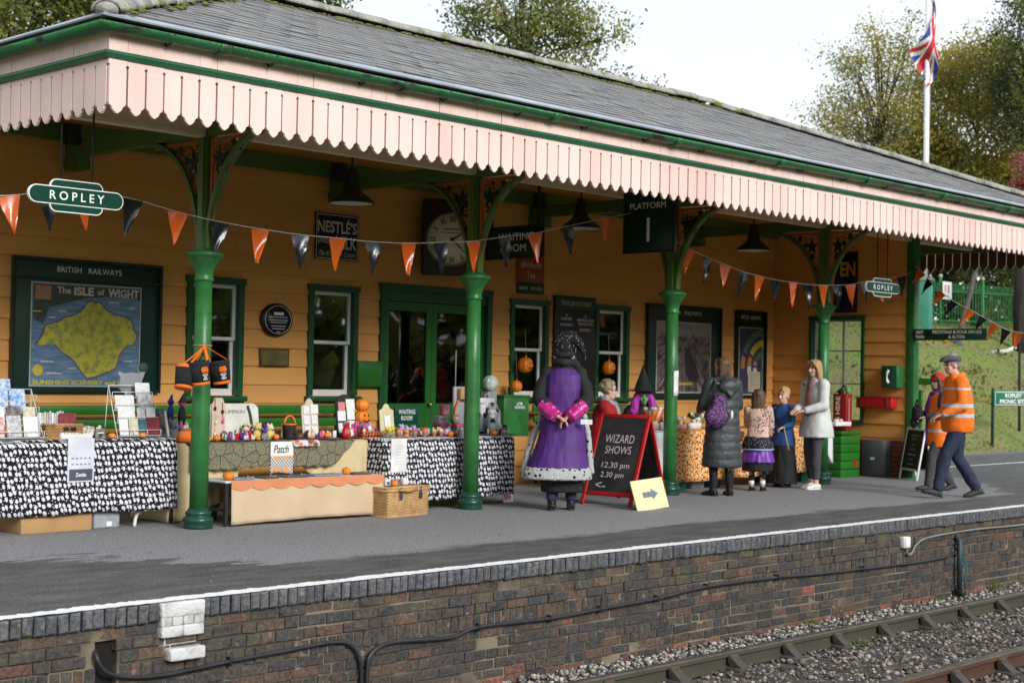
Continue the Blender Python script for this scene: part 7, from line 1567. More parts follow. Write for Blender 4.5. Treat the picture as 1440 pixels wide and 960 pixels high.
def build_body(t, J, mt=SKIN, foot=True, curlL=.5, curlR=.5, handL=None, handR=None):
    s = J['s']; mb = MB(); MH = head_mb(mb, J)
    sh = (J['shL']+J['shR'])/2; hp = (J['hipL']+J['hipR'])/2; rx = (J['shR']-J['shL']).length/2
    axis = sh-hp; mb.tube([hp-axis*.10, hp, hp+axis*.35, hp+axis*.7, sh-axis*.03, sh+axis*.08],[(.13*s,.10*s),(.155*s,.11*s),(.13*s,.10*s),(.16*s,.115*s),(.15*s,.10*s),(.06*s,.06*s)],16)
    for a in 'LR':
        mb.tube([J['sh'+a], J['el'+a]],[.052*s,.040*s],10); mb.tube([J['el'+a], J['wr'+a]],[.040*s,.026*s],10); mb.ball(J['sh'+a],.055*s,10,8)
        d = handL if (a == 'L' and handL is not None) else (handR if (a == 'R' and handR is not None) else (J['wr'+a]-J['el'+a]))
        hand_mb(mb, J['wr'+a], d, 1 if a == 'L' else -1, s, curlL if a == 'L' else curlR)
        mb.tube([J['hip'+a], J['kn'+a]],[.088*s,.058*s],12); mb.tube([J['kn'+a], J['kn'+a].lerp(J['an'+a],.35), J['an'+a]],[.056*s,.058*s,.036*s],12)
        fd = Matrix.Rotation(J['tyaw'+a],3,'Z') @ Matrix.Rotation(J['fp'+a],3,'X') @ V3(0,1,0); mb.tube([J['an'+a]-fd*.05*s-V3(0,0,.03*s), J['an'+a]+fd*.08*s-V3(0,0,.04*s), J['an'+a]+fd*.16*s-V3(0,0,.05*s)],[.026*s,.030*s,.018*s],10)
    o = wear('body', mb, mt, t, 0.0095*max(.75,s), 4, 0)
    s *= J.get('hs',1.0)
    for sd in (-1,1):
        e = MB().ball((sd*.031*s,.070*s,.012*s),(.011*s,.008*s,.008*s),10,8,MH); wear('eye', e, EYE, t, fused=False)
        wear('eyebrow', MB().tube([(sd*.016*s,.083*s,.036*s),(sd*.034*s,.080*s,.040*s),(sd*.05*s,.068*s,.034*s)],.0045*s,6,MH), mat('brow', (0.10,0.06,0.035), .8), t, fused=False)
    wear('lips', MB().tube([(-.024*s,.080*s,-.058*s),(0,.090*s,-.060*s),(.024*s,.080*s,-.058*s)],[.004*s,.008*s,.004*s],8,MH), LIP, t, fused=False)
    return MH
def shoes(t, J, mt, sole=None, hi=.0):
    s = J['s']
    for a in 'LR':
        fd = Matrix.Rotation(J['tyaw'+a],3,'Z') @ Matrix.Rotation(J['fp'+a],3,'X') @ V3(0,1,0); an = J['an'+a]; dn = V3(0,0,-1) if abs(J['fp'+a]) < .01 else (Matrix.Rotation(J['tyaw'+a],3,'Z') @ Matrix.Rotation(J['fp'+a],3,'X') @ V3(0,0,-1))
        m_ = MB(); m_.tube([an-fd*.065*s+dn*.035*s, an-fd*.02*s+dn*.03*s, an+fd*.06*s+dn*.035*s, an+fd*.13*s+dn*.045*s, an+fd*.18*s+dn*.05*s],[(.036*s,.032*s),(.044*s,.045*s),(.046*s,.038*s),(.046*s,.028*s),(.030*s,.020*s)],12)
        m_.tube([an-dn*hi*s, an+dn*.02*s],[.050*s,.046*s],12)
        o = wear('shoe', m_, mt, t, .008, 3, 0)
        w_ = MB(); w_.tube([an-fd*.075*s+dn*.066*s, an+fd*.05*s+dn*.068*s, an+fd*.15*s+dn*.068*s, an+fd*.19*s+dn*.064*s],[(.034*s,.011*s),(.046*s,.011*s),(.047*s,.011*s),(.03*s,.010*s)],12); so = wear('sole', w_, sole or BLACKP, o, fused=False)
def trousers(t, J, mt, r=1.0, end=1.0, seed=0, wr=.007):
    s = J['s']; m_ = MB(); hp = (J['hipL']+J['hipR'])/2
    m_.tube([hp+V3(0,0,.14*s), hp+V3(0,0,.04*s), hp-V3(0,0,.06*s)],[(.150*s,.115*s),(.165*s,.125*s),(.15*s,.12*s)],16)
    for a in 'LR':
        k, n_ = J['kn'+a], J['an'+a]; e = k.lerp(n_, end)
        m_.tube([J['hip'+a]+V3(0,0,.02*s), J['hip'+a].lerp(k,.5), k, k.lerp(e,.5), e],[.100*s*r,.088*s*r,.074*s*r,.070*s*r,.060*s*r],14)
    return wear('trousers', m_, mt, t, .013, 5, wr, 11, seed, (1,1,.6))
def jacket(t, J, mt, hem=.80, hemr=(.21,.16), rings=None, sl=1.0, name='jacket', seed=0, wr=.008, cuff=.042, extra=None, collar=True, sleeve_end=1.0, voxel=.014):
    """torso shell plus sleeves welded into one garment"""
    s = J['s']; m_ = MB(); sh = (J['shL']+J['shR'])/2; hp = (J['hipL']+J['hipR'])/2
    if rings is None:
        zt, zb = sh.z, hem*s
        rings = []
        for f, rx, ry in ((0,hemr[0],hemr[1]),(.15,hemr[0]*.99,hemr[1]*.99),(.45,.185,.135),(.75,.20,.145),(.93,.185,.12),(1.02,.11,.085),(1.07,.075,.07)):
            c = hp.lerp(sh, max(0,(zb+(zt-zb)*f-hp.z)/(sh.z-hp.z))) if zb+(zt-zb)*f > hp.z else hp
            rings.append((c.x, c.y, zb+(zt-zb)*f, rx*s*(.97 if f>.4 else 1), ry*s))
    m_.loft(rings, 28, pw=2.3)
    for a in 'LR':
        e, w = J['el'+a], J['wr'+a]; w2 = e.lerp(w, sleeve_end)
        m_.ball(J['sh'+a]-V3(0,0,.01*s),(.072*s*sl),12,9); m_.tube([J['sh'+a], J['sh'+a].lerp(e,.5), e],[.074*s*sl,.068*s*sl,.060*s*sl],12); m_.ball(e,.060*s*sl,10,8); m_.tube([e, e.lerp(w2,.6), w2],[.060*s*sl,.054*s*sl,cuff*s*1.1],12)
    if collar: m_.tube([J['neck']-V3(0,0,.03*s), J['neck']+V3(0,.0,.05*s)],[.085*s,.072*s],14)
    if extra: extra(m_, s)
    return wear(name, m_, mt, t, voxel, 5, wr, 8, seed, (1,1,.8))
def hair(t, J, mt, style, seed=0):
    s = J['s']*J.get('hs',1.0); M = Matrix.Translation(J['head']) @ Matrix.Rotation(J['hyaw'],4,'Z') @ Matrix.Rotation(J['hpitch'],4,'X'); m_ = MB()
    if style == 'short':
        m_.ball((0,-.022*s,.045*s),(.084*s,.096*s,.090*s),18,12,M); m_.ball((0,-.075*s,-.01*s),(.062*s,.035*s,.06*s),12,8,M)
        for i in range(26):
            a = random.uniform(0,2*PI); e = random.uniform(.2,1.4); m_.ball((.078*s*math.cos(a)*math.cos(e),-.02*s+.088*s*math.sin(a)*math.cos(e),.05*s+.082*s*math.sin(e)),.024*s,8,6,M)
    elif style == 'curly':
        m_.ball((0,-.03*s,.04*s),(.092*s,.098*s,.092*s),18,12,M)
        for i in range(60):
            a = random.uniform(PI*.95,2.05*PI) if i % 3 else random.uniform(0,2*PI); e = random.uniform(-.5 if math.sin(a) < .2 else .55,1.4); m_.ball((.088*s*math.cos(a)*math.cos(e),-.025*s+.094*s*math.sin(a)*math.cos(e),.04*s+.088*s*math.sin(e)),.026*s,8,6,M)
    else:
        L_ = dict(long=.34, bob=.20, mid=.28)[style]
        m_.ball((0,-.02*s,.045*s),(.088*s,.100*s,.090*s),20,14,M)
        m_.loft([(0,-.035*s,-L_*s,.070*s,.022*s),(0,-.045*s,-L_*.75*s,.085*s,.035*s),(0,-.050*s,-L_*.4*s,.090*s,.048*s),(0,-.045*s,-.02*s,.092*s,.062*s),(0,-.03*s,.05*s,.086*s,.085*s)],18,M)
        for sd in (-1,1):
            m_.tube([(sd*.06*s,.045*s,.095*s),(sd*.084*s,.035*s,.03*s),(sd*.088*s,.015*s,-.06*s),(sd*.082*s,0,-L_*.8*s)],[.022*s,.026*s,.026*s,.014*s],8,M)
            m_.tube([(0,.055*s,.112*s),(sd*.05*s,.068*s,.09*s),(sd*.082*s,.045*s,.03*s)],[.016*s,.02*s,.018*s],8,M)
    return wear('hair', m_, mt, t, .009, 4, .006, 40, seed, (1,1,.15))
def face_dir(t_from, heading):
    return math.atan2(heading[1], heading[0])-PI/2
def person(label, loc, heading, group=None): return thing('person', label, 'person', (loc[0], loc[1], loc[2] if len(loc) > 2 else 0), face_dir(None, heading), group)
def cloth(name, c, rough=.8, c2=None, sc=6, bump=.35, bs=28): return mat(name, c, rough, c2, sc, bump=bump, bscale=bs, coord='Object')
def hairm(name, c, rough=.5, c2=None, sc=20): return mat(name, c, .42, c2 or tuple(v*.6 for v in c), 26, bump=1.0, bscale=55, stretch=(2.2,2.2,.22), coord='Object', lo=.4, hi=.6)
BROWN = hairm('hair_brown', (0.085,0.045,0.026), .5, (0.13,0.07,0.04), 20); BLOND = hairm('hair_blond', (0.46,0.30,0.14), .5, (0.34,0.21,0.09), 20); BLOND2 = hairm('hair_fair', (0.55,0.40,0.20), .5, (0.40,0.27,0.12), 30); GREYB = hairm('hair_greyblond', (0.34,0.27,0.19), .6, (0.20,0.15,0.10), 25)
NAVY = cloth('navy_cotton', (0.018,0.024,0.055), .85, (0.024,0.030,0.065), 8); CHAR = cloth('charcoal_cotton', (0.045,0.046,0.052), .9, (0.058,0.058,0.064), 8); BLK = cloth('black_cotton', (0.010,0.010,0.012), .85, (0.016,0.016,0.018), 8); SHOEB = cloth('black_leather', (0.012,0.012,0.013), .35)

# ---- wizard seen from behind ------------------------------------------------
t = person('figure in purple wizard robe and pointed black hat, hands clasped behind the back', (11.84,10.58), (.745,.667))
J = joints(1.74, elL=(-.255,-.11,1.16), elR=(.255,-.11,1.16), wrL=(-.05,-.255,.985), wrR=(.05,-.245,.985), knL=(-.10,.02,.5), knR=(.10,.02,.5), anL=(-.10,-.06,.075), anR=(.10,.04,.075), hyaw=-.15)
build_body(t, J, SKIN, handL=(.7,-.05,-.4), handR=(-.6,-.15,-.55), curlL=.6, curlR=.7)
s = J['s']; PURV = cloth('purple_velvet', (0.080,0.018,0.180), .62, (0.052,0.012,0.130), 5, .1, 30)
robe = MB(); robe.loft([(-.05,-.03,.36,.345,.265),(-.045,-.025,.44,.325,.255),(-.025,-.02,.62,.275,.225),(0,-.01,.84,.23,.195),(0,-.01,1.05,.205,.175),(0,-.015,1.25,.20,.175),(0,-.02,1.40,.19,.15),(0,-.01,1.475,.13,.11)], 40, pw=2.2)
wear('robe', robe, PURV, t, .014, 4, .012, 7, 2, (1.6,1.6,.35))
black_sl = MB()
for a, sd in (('L',-1),('R',1)):
    black_sl.ball(J['sh'+a],(.075,.085,.08),14,10); black_sl.tube([J['sh'+a]+V3(-sd*.02,0,.01), J['sh'+a].lerp(J['el'+a],.5)+V3(sd*.015,0,0), J['el'+a], J['el'+a].lerp(J['wr'+a],.45)],[.068,.072,.080,.084],16)
black_sl.tube([(0,0,1.42),(0,0,1.50),(0,-.01,1.555)],[(.15,.11),(.115,.105),(.10,.10)],20)
wear('sleeves_and_collar', black_sl, BLK, t, .014, 5, .008, 9, 5)
PINKC, nt, b = node_mat('pink_star_satin', .35, .4); tcx = nt.nodes.new('ShaderNodeTexCoord'); vo = nt.nodes.new('ShaderNodeTexVoronoi'); vo.inputs['Scale'].default_value = 26; nt.links.new(tcx.outputs['Object'], vo.inputs['Vector']); nt.links.new(mixc(nt, math_(nt, 'LESS_THAN', vo.outputs['Distance'], .22), (0.42,0.02,0.20), (0.66,0.40,0.50)), b.inputs['Base Color'])
for a, sd in (('L',-1),('R',1)):
    m_ = MB(); m_.tube([J['el'+a].lerp(J['wr'+a],.22)+V3(0,-.01,-.01), J['el'+a].lerp(J['wr'+a],.6)+V3(0,-.01,-.02), J['wr'+a].lerp(J['el'+a],.06)+V3(0,-.012,-.02)],[(.088,.080),(.090,.074),(.086,.066)],16); wear('cuff', m_, PINKC, t, .010, 2, .006, 14, 3)
hem = MB(); hem.loft([(-.05,-.03,.325,.345,.27),(-.05,-.03,.33,.37,.29),(-.05,-.03,.40,.362,.285),(-.047,-.025,.445,.34,.27),(-.045,-.025,.45,.31,.25)], 40, pw=2.2); wear('fur_hem', hem, ERMINE, t, .012, 3, .008, 22, 1)
for sd in (-1,1):
    m_ = MB(); m_.tube(smooth_path([(sd*.22,.10,1.0),(sd*.265-.01,.08,.85),(sd*.31-.03,.06,.65),(sd*.345-.045,.03,.45),(sd*.36-.05,.02,.38)],4),[(.030,.045)]*5+[(.035,.055)]*12,12); wear('fur_edge', m_, ERMINE, t, .012, 3, .006, 22, 4)
wear('underskirt', MB().loft([(0,0,.185,.22,.17),(0,0,.26,.22,.17),(0,0,.36,.24,.19)],28), BLK, t, .014, 4, .008, 14, 6, (1,1,.2))
trousers(t, J, NAVY, 1.0, .95); shoes(t, J, SHOEB, hi=.08)
hat = MB(); hp_ = J['head']; hat.ball(hp_+V3(0,-.01,.045),(.108,.118,.09),18,12); hat.tube(smooth_path([hp_+V3(0,-.01,.04), hp_+V3(.0,-.02,.14), hp_+V3(.07,-.03,.185), hp_+V3(.15,-.04,.13), hp_+V3(.205,-.05,.03), hp_+V3(.23,-.05,-.06)],3),[.118]*2+[.115,.112,.10,.092,.08,.07,.06,.05,.042,.034,.028,.022,.016,.010],14)
HATM, nt, b = node_mat('dotted_velvet', .8, .2); tcx = nt.nodes.new('ShaderNodeTexCoord'); vo = nt.nodes.new('ShaderNodeTexVoronoi'); vo.inputs['Scale'].default_value = 42; vo.inputs['Randomness'].default_value = .5; nt.links.new(tcx.outputs['Object'], vo.inputs['Vector']); nt.links.new(mixc(nt, math_(nt, 'LESS_THAN', vo.outputs['Distance'], .17), (0.010,0.010,0.012), (0.62,0.62,0.64)), b.inputs['Base Color'])
wear('hat', hat, HATM, t, .012, 5, .007, 12, 3); wear('hat_band', MB().lathe([(.112,-.02),(.128,-.02),(.130,.03),(.114,.03)],n=28,c=tuple(hp_+V3(0,-.015,.0))), BLK, t, fused=False)
hr = MB(); [hr.ball(hp_+V3(sd*.085,-.075+.02*k,-.015-.03*k),(.03,.028,.022),10,8) for sd in (-1,1) for k in (0,1)]; wear('hair', hr, hairm('hair_white', (0.55,0.55,0.54), .8), t, .009, 3, .006, 40)
wear('scarf', MB().tube(smooth_path([hp_+V3(-.10,-.05,-.07),hp_+V3(0,-.115,-.075),hp_+V3(.11,-.05,-.08),hp_+V3(.14,-.02,-.13)],4),.045,10), BLK, t, .012, 4, .006, 14)
wear('tucked_paper', MB().box((.245,-.235,.93),(.12,.012,.05),Matrix.Rotation(.0,4,'Z')), WP, t, fused=False)

# ---- woman in long black coat -------------------------------------------------
t = person('woman in long quilted black coat with hood and purple sequin backpack', (14.92,10.76), (.50,.86))
J = joints(1.66, elL=(-.25,.06,1.14), wrL=(-.21,.26,1.06), elR=(.24,.05,1.14), wrR=(.20,.26,1.08), hyaw=.25, anL=(-.13,-.03,.075), anR=(.11,.0,.075), knL=(-.11,.0,.5), knR=(.10,.015,.5), tyawL=.35, tyawR=-.1)
build_body(t, J, SKINP); s = J['s']
QUILT, nt, b = node_mat('quilted_black_nylon', .5, .4); b.inputs['Base Color'].default_value = (0.040,0.045,0.050,1); tcx = nt.nodes.new('ShaderNodeTexCoord'); sp_ = nt.nodes.new('ShaderNodeSeparateXYZ'); nt.links.new(tcx.outputs['Object'], sp_.inputs[0]); bump_to(nt, b, noise_of(nt, tcx.outputs['Object'], 22, 5), .35, .01)
coat = MB(); z0 = .36; rings = []
for k in range(10):
    f0 = k/10; base = [(.255,.20),(.25,.20),(.245,.195),(.235,.185),(.225,.18),(.22,.175),(.215,.17),(.21,.165),(.205,.155),(.19,.135)][k]; zz = z0+(1.40-z0)*f0
    rings += [(0,-.01,zz,base[0]-.008,base[1]-.008),(0,-.01,zz+.022,base[0],base[1]),(0,-.01,zz+.085,base[0],base[1])]
rings += [(0,0,1.405,.15,.11)]
rings = [(a*s,b_*s,c*s,d*s,e*s) for a,b_,c,d,e in rings]
def hood_(m_, s): m_.ball((.02*s,-.14*s,1.38*s),(.145*s,.07*s,.10*s),16,12); m_.tube([(-.10*s,-.13*s,1.42*s),(.02*s,-.19*s,1.26*s),(.13*s,-.13*s,1.42*s)],.035*s,8); m_.tube([(-.10*s,-.02*s,1.46*s),(0,-.10*s,1.49*s),(.10*s,-.02*s,1.46*s)],.045*s,10)
jacket(t, J, QUILT, rings=rings, sl=1.12, name='coat', seed=4, wr=.006, extra=hood_, collar=True, voxel=.013)
hr = hair(t, J, BROWN, 'bob', 2); trousers(t, J, BLK, .85, .9); shoes(t, J, SHOEB, hi=.22)
SEQ, nt, b = node_mat('purple_sequins', .25, .6); tcx = nt.nodes.new('ShaderNodeTexCoord'); vo = nt.nodes.new('ShaderNodeTexVoronoi'); vo.inputs['Scale'].default_value = 70; nt.links.new(tcx.outputs['Object'], vo.inputs['Vector']); n_ = noise_of(nt, tcx.outputs['Object'], 45, 3, .5, .56); nt.links.new(mixc(nt, n_, (0.022,0.006,0.034), (0.17,0.035,0.22)), b.inputs['Base Color']); bump_to(nt, b, vo.outputs['Distance'], .8, .01)
bag = MB(); bag.ball((-.17*s,-.20*s,1.00*s),(.165*s,.085*s,.15*s),20,14); bag.ball((-.13*s,-.19*s,1.14*s),(.11*s,.07*s,.14*s),18,12); o = wear('backpack', bag, SEQ, t, .012, 5, .006, 10)
wear('strap', MB().tube(smooth_path([(-.20*s,-.16*s,1.24*s),(-.16*s,-.10*s,1.44*s),(-.14*s,.06*s,1.44*s)],4),.014,7), BLK, o, fused=False); wear('key_fob', MB().ball((.02*s,-.24*s,1.03*s),(.018,.012,.05),10,8), WP, o, fused=False)
# ---- girl -----------------------------------------------------------------------
t = person('girl in leopard sleeved pink top with purple layered skirt holding a cauldron', (15.97,10.97), (.88,.35))
J = joints(1.25, hs=1.2, head=(0,.02,1.64), elL=(-.20,.06,1.16), wrL=(-.10,.27,1.10), elR=(.21,.06,1.15), wrR=(.11,.27,1.10), hyaw=.15, hpitch=-.1, anL=(-.09,-.05,.075), anR=(.09,.03,.075))
build_body(t, J, SKINP, curlL=1.0, curlR=1.0); s = J['s']
LEOP, nt, b = node_mat('leopard_fleece', .9, .15); tcx = nt.nodes.new('ShaderNodeTexCoord'); vo = nt.nodes.new('ShaderNodeTexVoronoi'); vo.inputs['Scale'].default_value = 38; nt.links.new(tcx.outputs['Object'], vo.inputs['Vector']); sp_ = nt.nodes.new('ShaderNodeSeparateXYZ'); nt.links.new(tcx.outputs['Object'], sp_.inputs[0]); lo_ = nt.nodes.new('ShaderNodeMapRange'); lo_.inputs['From Min'].default_value = .715; lo_.inputs['From Max'].default_value = .735; nt.links.new(sp_.outputs[2], lo_.inputs['Value']); spo = math_(nt, 'MULTIPLY', math_(nt, 'LESS_THAN', vo.outputs['Distance'], .36), lo_.outputs['Result']); nt.links.new(mixc(nt, spo, (0.62,0.42,0.34), (0.05,0.03,0.028)), b.inputs['Base Color'])
jacket(t, J, LEOP, hem=.90, hemr=(.20,.16), sl=1.25, name='sweatshirt', seed=7, wr=.008)
STAR, nt, b = node_mat('star_print_skirt', .8, .2); tcx = nt.nodes.new('ShaderNodeTexCoord'); vo = nt.nodes.new('ShaderNodeTexVoronoi'); vo.inputs['Scale'].default_value = 55; nt.links.new(tcx.outputs['Object'], vo.inputs['Vector']); nt.links.new(mixc(nt, math_(nt, 'LESS_THAN', vo.outputs['Distance'], .20), (0.014,0.013,0.020), (0.6,0.6,0.66)), b.inputs['Base Color'])
wear('overskirt', MB().loft([(0,0,.52,.20,.19),(0,0,.60,.19,.18),(0,0,.68,.155,.14)],28), STAR, t, .012, 4, .01, 12, 1, (1.5,1.5,.3)); wear('skirt_trim', MB().lathe([(.196,.515),(.204,.52),(.204,.532),(.19,.532)],n=30), mat('pale_blue_trim', (0.35,0.55,0.75), .6), t, fused=False)
wear('purple_skirt', MB().loft([(0,0,.36,.215,.205),(0,0,.45,.20,.19),(0,0,.60,.15,.14)],30), cloth('purple_satin', (0.16,0.035,0.36), .4), t, .012, 4, .013, 14, 2, (1.5,1.5,.3)); wear('petticoat', MB().loft([(0,0,.25,.19,.18),(0,0,.38,.19,.18)],30), BLK, t, .012, 4, .012, 18, 3, (1.5,1.5,.3))
trousers(t, J, BLK, .8, .78); shoes(t, J, SHOEB); hair(t, J, BROWN, 'bob', 5)
for a in 'LR': wear('sock', MB().tube([J['an'+a]+V3(0,0,.02), J['an'+a]+V3(0,0,.075)],[.034,.036],10), WHITEC, t, fused=False)
c0 = thing('toy_cauldron', 'black toy cauldron of sweets held between the two children', 'cauldron', (16.27,11.06,.755), .3); MB().lathe([(0,0),(.06,.005),(.10,.05),(.105,.10),(.09,.135),(.10,.15),(.09,.15),(.075,.13)],n=24,cap=False).build('pot', mat('cauldron_black', (0.02,0.022,0.024), .35), c0); MB().tube([(-.10*math.cos(a),0,.14+.09*math.sin(a)) for a in [PI*i/10 for i in range(11)]],.005,6).build('handle', IRON, c0)
for i in range(6): MB().ball((.05*math.cos(i*1.05),.05*math.sin(i*1.05),.13),.025,8,6).build('sweet', [SWG,WP,SWR][i%3], c0)
# ---- boy ------------------------------------------------------------------------
t = person('fair haired boy in blue hoodie and long black robe skirt', (16.80,11.14), (-.93,-.05))
J = joints(1.27, hs=1.2, head=(0,.02,1.64), elL=(-.20,.04,1.15), wrL=(-.13,.26,1.08), elR=(.20,.03,1.15), wrR=(.10,.25,1.02), hyaw=-.05)
build_body(t, J, SKINP, curlL=1.1, curlR=1.1); s = J['s']
BLUEH = cloth('blue_hoodie', (0.022,0.055,0.200), .9, (0.018,0.085,0.190), 4)
jacket(t, J, BLUEH, hem=.74, hemr=(.225,.185), sl=1.08, name='hoodie', seed=9, extra=lambda m_, s: m_.ball((0,-.11*s,1.42*s),(.11*s,.07*s,.08*s),14,10))
wear('robe_skirt', MB().loft([(0,-.01,.05,.185,.17),(0,-.01,.30,.17,.155),(0,0,.55,.15,.125),(0,0,.62,.13,.11)],30), BLK, t, .013, 4, .014, 12, 4, (1.6,1.6,.2)); trousers(t, J, BLK, .8, .9); shoes(t, J, SHOEB); hair(t, J, BLOND2, 'short', 3)
w0 = thing('toy_wand', 'wooden toy wand held by the boy', 'wand', (16.60,10.98,.70)); MB().tube([(-.03,.0,.10),(0,-.02,-.06),(.03,-.04,-.20)],[.006,.008,.010],7).build('stick', mat('wand_wood', (0.45,0.33,0.22), .6), w0)
# ---- woman in pale raincoat ------------------------------------------------------
t = person('blonde woman in pale grey raincoat, dark trousers and white trainers', (16.92,10.74), (-.93,.30))
J = joints(1.67, elL=(-.23,.03,1.13), wrL=(-.10,.27,1.06), elR=(.23,.02,1.12), wrR=(.09,.27,1.06), hyaw=.12, hpitch=-.06, anL=(-.10,.05,.075), anR=(.10,-.06,.075), knL=(-.10,.05,.5), tyawL=.1)
build_body(t, J, SKINP); s = J['s']
RAIN = cloth('pale_raincoat', (0.56,0.58,0.57), .55, (0.50,0.52,0.51), 3, .1, 20)
jacket(t, J, RAIN, rings=[(0,-.03*s,.70*s,.255*s,.215*s),(0,-.03*s,.80*s,.245*s,.20*s),(0,-.025*s,1.0*s,.215*s,.16*s),(0,-.015*s,1.15*s,.195*s,.14*s),(0,-.01*s,1.32*s,.20*s,.13*s),(0,-.01*s,1.40*s,.185*s,.105*s),(0,-.01*s,1.46*s,.10*s,.075*s)], sl=1.08, name='raincoat', seed=11, wr=.009, extra=lambda m_, s: (m_.ball((0,-.12*s,1.42*s),(.12*s,.065*s,.085*s),14,10)))
wear('blouse', MB().loft([(0,.075*s,.98*s,.105*s,.075*s),(0,.072*s,1.2*s,.10*s,.075*s),(0,.06*s,1.40*s,.075*s,.065*s),(0,.04*s,1.46*s,.05*s,.05*s)],20), cloth('mauve_blouse', (0.30,0.15,0.16), .7), t, .011, 4, .006, 12)
trousers(t, J, CHAR, .95, .86, 3); shoes(t, J, cloth('white_leather', (0.72,0.72,0.71), .5), WHITE); hair(t, J, BLOND, 'mid', 8)
o = wear('rucksack', MB().ball((.06*s,-.185*s,1.16*s),(.10*s,.05*s,.15*s),16,12), cloth('red_nylon', (0.45,0.03,0.04), .5), t, .012, 4, .005, 12); wear('strap', MB().tube(smooth_path([(.16*s,-.10*s,1.20*s),(.19*s,-.02*s,1.36*s),(.13*s,.10*s,1.42*s)],4),.012,7), BLK, o, fused=False)
# ---- man in orange hi-vis ---------------------------------------------------------
def hivis(name, bands, scale):
    mt, nt, b = node_mat(name, .6, .3); tcx = nt.nodes.new('ShaderNodeTexCoord'); sp_ = nt.nodes.new('ShaderNodeSeparateXYZ'); nt.links.new(tcx.outputs['Object'], sp_.inputs[0]); z_ = sp_.outputs[2]; acc = None
    for c, h in bands:
        f = math_(nt, 'LESS_THAN', math_(nt, 'ABSOLUTE', math_(nt, 'SUBTRACT', z_, c*scale)), h*scale); acc = f if acc is None else math_(nt, 'MAXIMUM', acc, f)
    nt.links.new(mixc(nt, acc, mixc(nt, noise_of(nt, tcx.outputs['Object'], 5, 4), (0.88,0.185,0.012), (0.82,0.16,0.012)), (0.46,0.50,0.54)), b.inputs['Base Color']); bump_to(nt, b, noise_of(nt, tcx.outputs['Object'], 20, 4), .15); return mt
t = person('man in orange reflective jacket, grey flat cap and navy trousers walking left', (17.22,8.88), (-.76,.65))
J = joints(1.75, hipL=(-.09,.0,.92), hipR=(.09,.0,.92), knL=(-.095,.20,.52), anL=(-.095,.30,.10), knR=(.095,-.03,.49), anR=(.095,-.28,.105), fpL=.22, fpR=-.22, shL=(-.18,.04,1.42), shR=(.18,.04,1.42), elL=(-.25,.05,1.13), wrL=(-.17,.28,1.02), elR=(.25,-.02,1.13), wrR=(.19,.20,1.0), head=(0,.10,1.62), neck=(0,.05,1.47), hyaw=.1, hpitch=-.12)
build_body(t, J, SKIN, curlL=.9, curlR=.9); s = J['s']
HV = hivis('hi_vis_jacket', [(1.13,.021),(1.01,.021),(1.335,.014)], s)
jacket(t, J, HV, rings=[(0,.02,.80,.205,.165),(0,.02,.86,.225,.185),(0,.02,1.0,.23,.185),(0,.025,1.2,.225,.17),(0,.03,1.36,.215,.145),(0,.035,1.43,.16,.115),(0,.04,1.48,.10,.09)], sl=1.2, name='jacket', seed=13, wr=.010, extra=lambda m_, s: m_.tube([(-.085,.03,1.47),(0,-.045,1.50),(.085,.03,1.47)],.045,10))
trousers(t, J, NAVY, 1.12, 1.0, 5, .010); shoes(t, J, cloth('dark_grey_shoe', (0.045,0.045,0.048), .6)); hair(t, J, hairm('hair_grey', (0.30,0.29,0.28), .7), 'short', 4)
cap = MB(); M = Matrix.Translation(J['head']) @ Matrix.Rotation(J['hyaw'],4,'Z') @ Matrix.Rotation(-.1,4,'X'); cap.ball((0,.005,.080),(.105,.130,.050),20,12,M); cap.ball((0,-.03,.065),(.098,.10,.052),18,12,M); cap.ball((0,.105,.062),(.075,.055,.014),16,8,M)
wear('flat_cap', cap, cloth('tweed_grey', (0.10,0.105,0.11), .9, (0.05,0.05,0.055), 60), t, .010, 4, .003, 20)
wear('glasses', MB().tube([(-.058,.088,.012),(-.012,.098,.014)],.004,6,M).tube([(.012,.098,.014),(.058,.088,.012)],.004,6,M).tube([(-.012,.098,.018),(.012,.098,.018)],.003,6,M).tube([(.06,.086,.014),(.082,.0,.01)],.003,6,M).tube([(-.06,.086,.014),(-.082,.0,.01)],.003,6,M), BLACKP, t, fused=False)
# ---- woman in red hat ---------------------------------------------------------------
t = person('small woman in red woolly hat and orange hi-vis waistcoat behind the man', (18.06,9.60), (-.80,.60))
J = joints(1.52, knL=(-.095,.14,.52), anL=(-.095,.20,.085), knR=(.095,-.05,.49), anR=(.095,-.26,.10), fpR=-.25, fpL=.1, elL=(-.24,.04,1.15), wrL=(-.10,.25,1.10), elR=(.24,.04,1.15), wrR=(.10,.25,1.12), hyaw=.2)
build_body(t, J, SKINP, curlL=.9, curlR=.9); s = J['s']
jacket(t, J, CHAR, hem=.84, hemr=(.19,.15), sl=1.1, name='fleece', seed=15)
HV2 = hivis('hi_vis_waistcoat', [(.90,.022),(1.12,.018)], s)
wear('waistcoat', MB().loft([(0,0,.66*s,.215*s,.175*s),(0,0,.90*s,.22*s,.18*s),(0,0,1.2*s,.215*s,.165*s),(0,0,1.40*s,.20*s,.125*s),(0,0,1.465*s,.13*s,.10*s)],28), HV2, t, .012, 4, .008, 9, 4); wear('waistcoat_edging', MB().tube(smooth_path([(.0,.185*s,.67*s),(0,.192*s,.9*s),(0,.175*s,1.2*s),(0,.135*s,1.40*s)],4),.014,7), cloth('purple_scarf', (0.12,0.03,0.20), .8), t, fused=False)
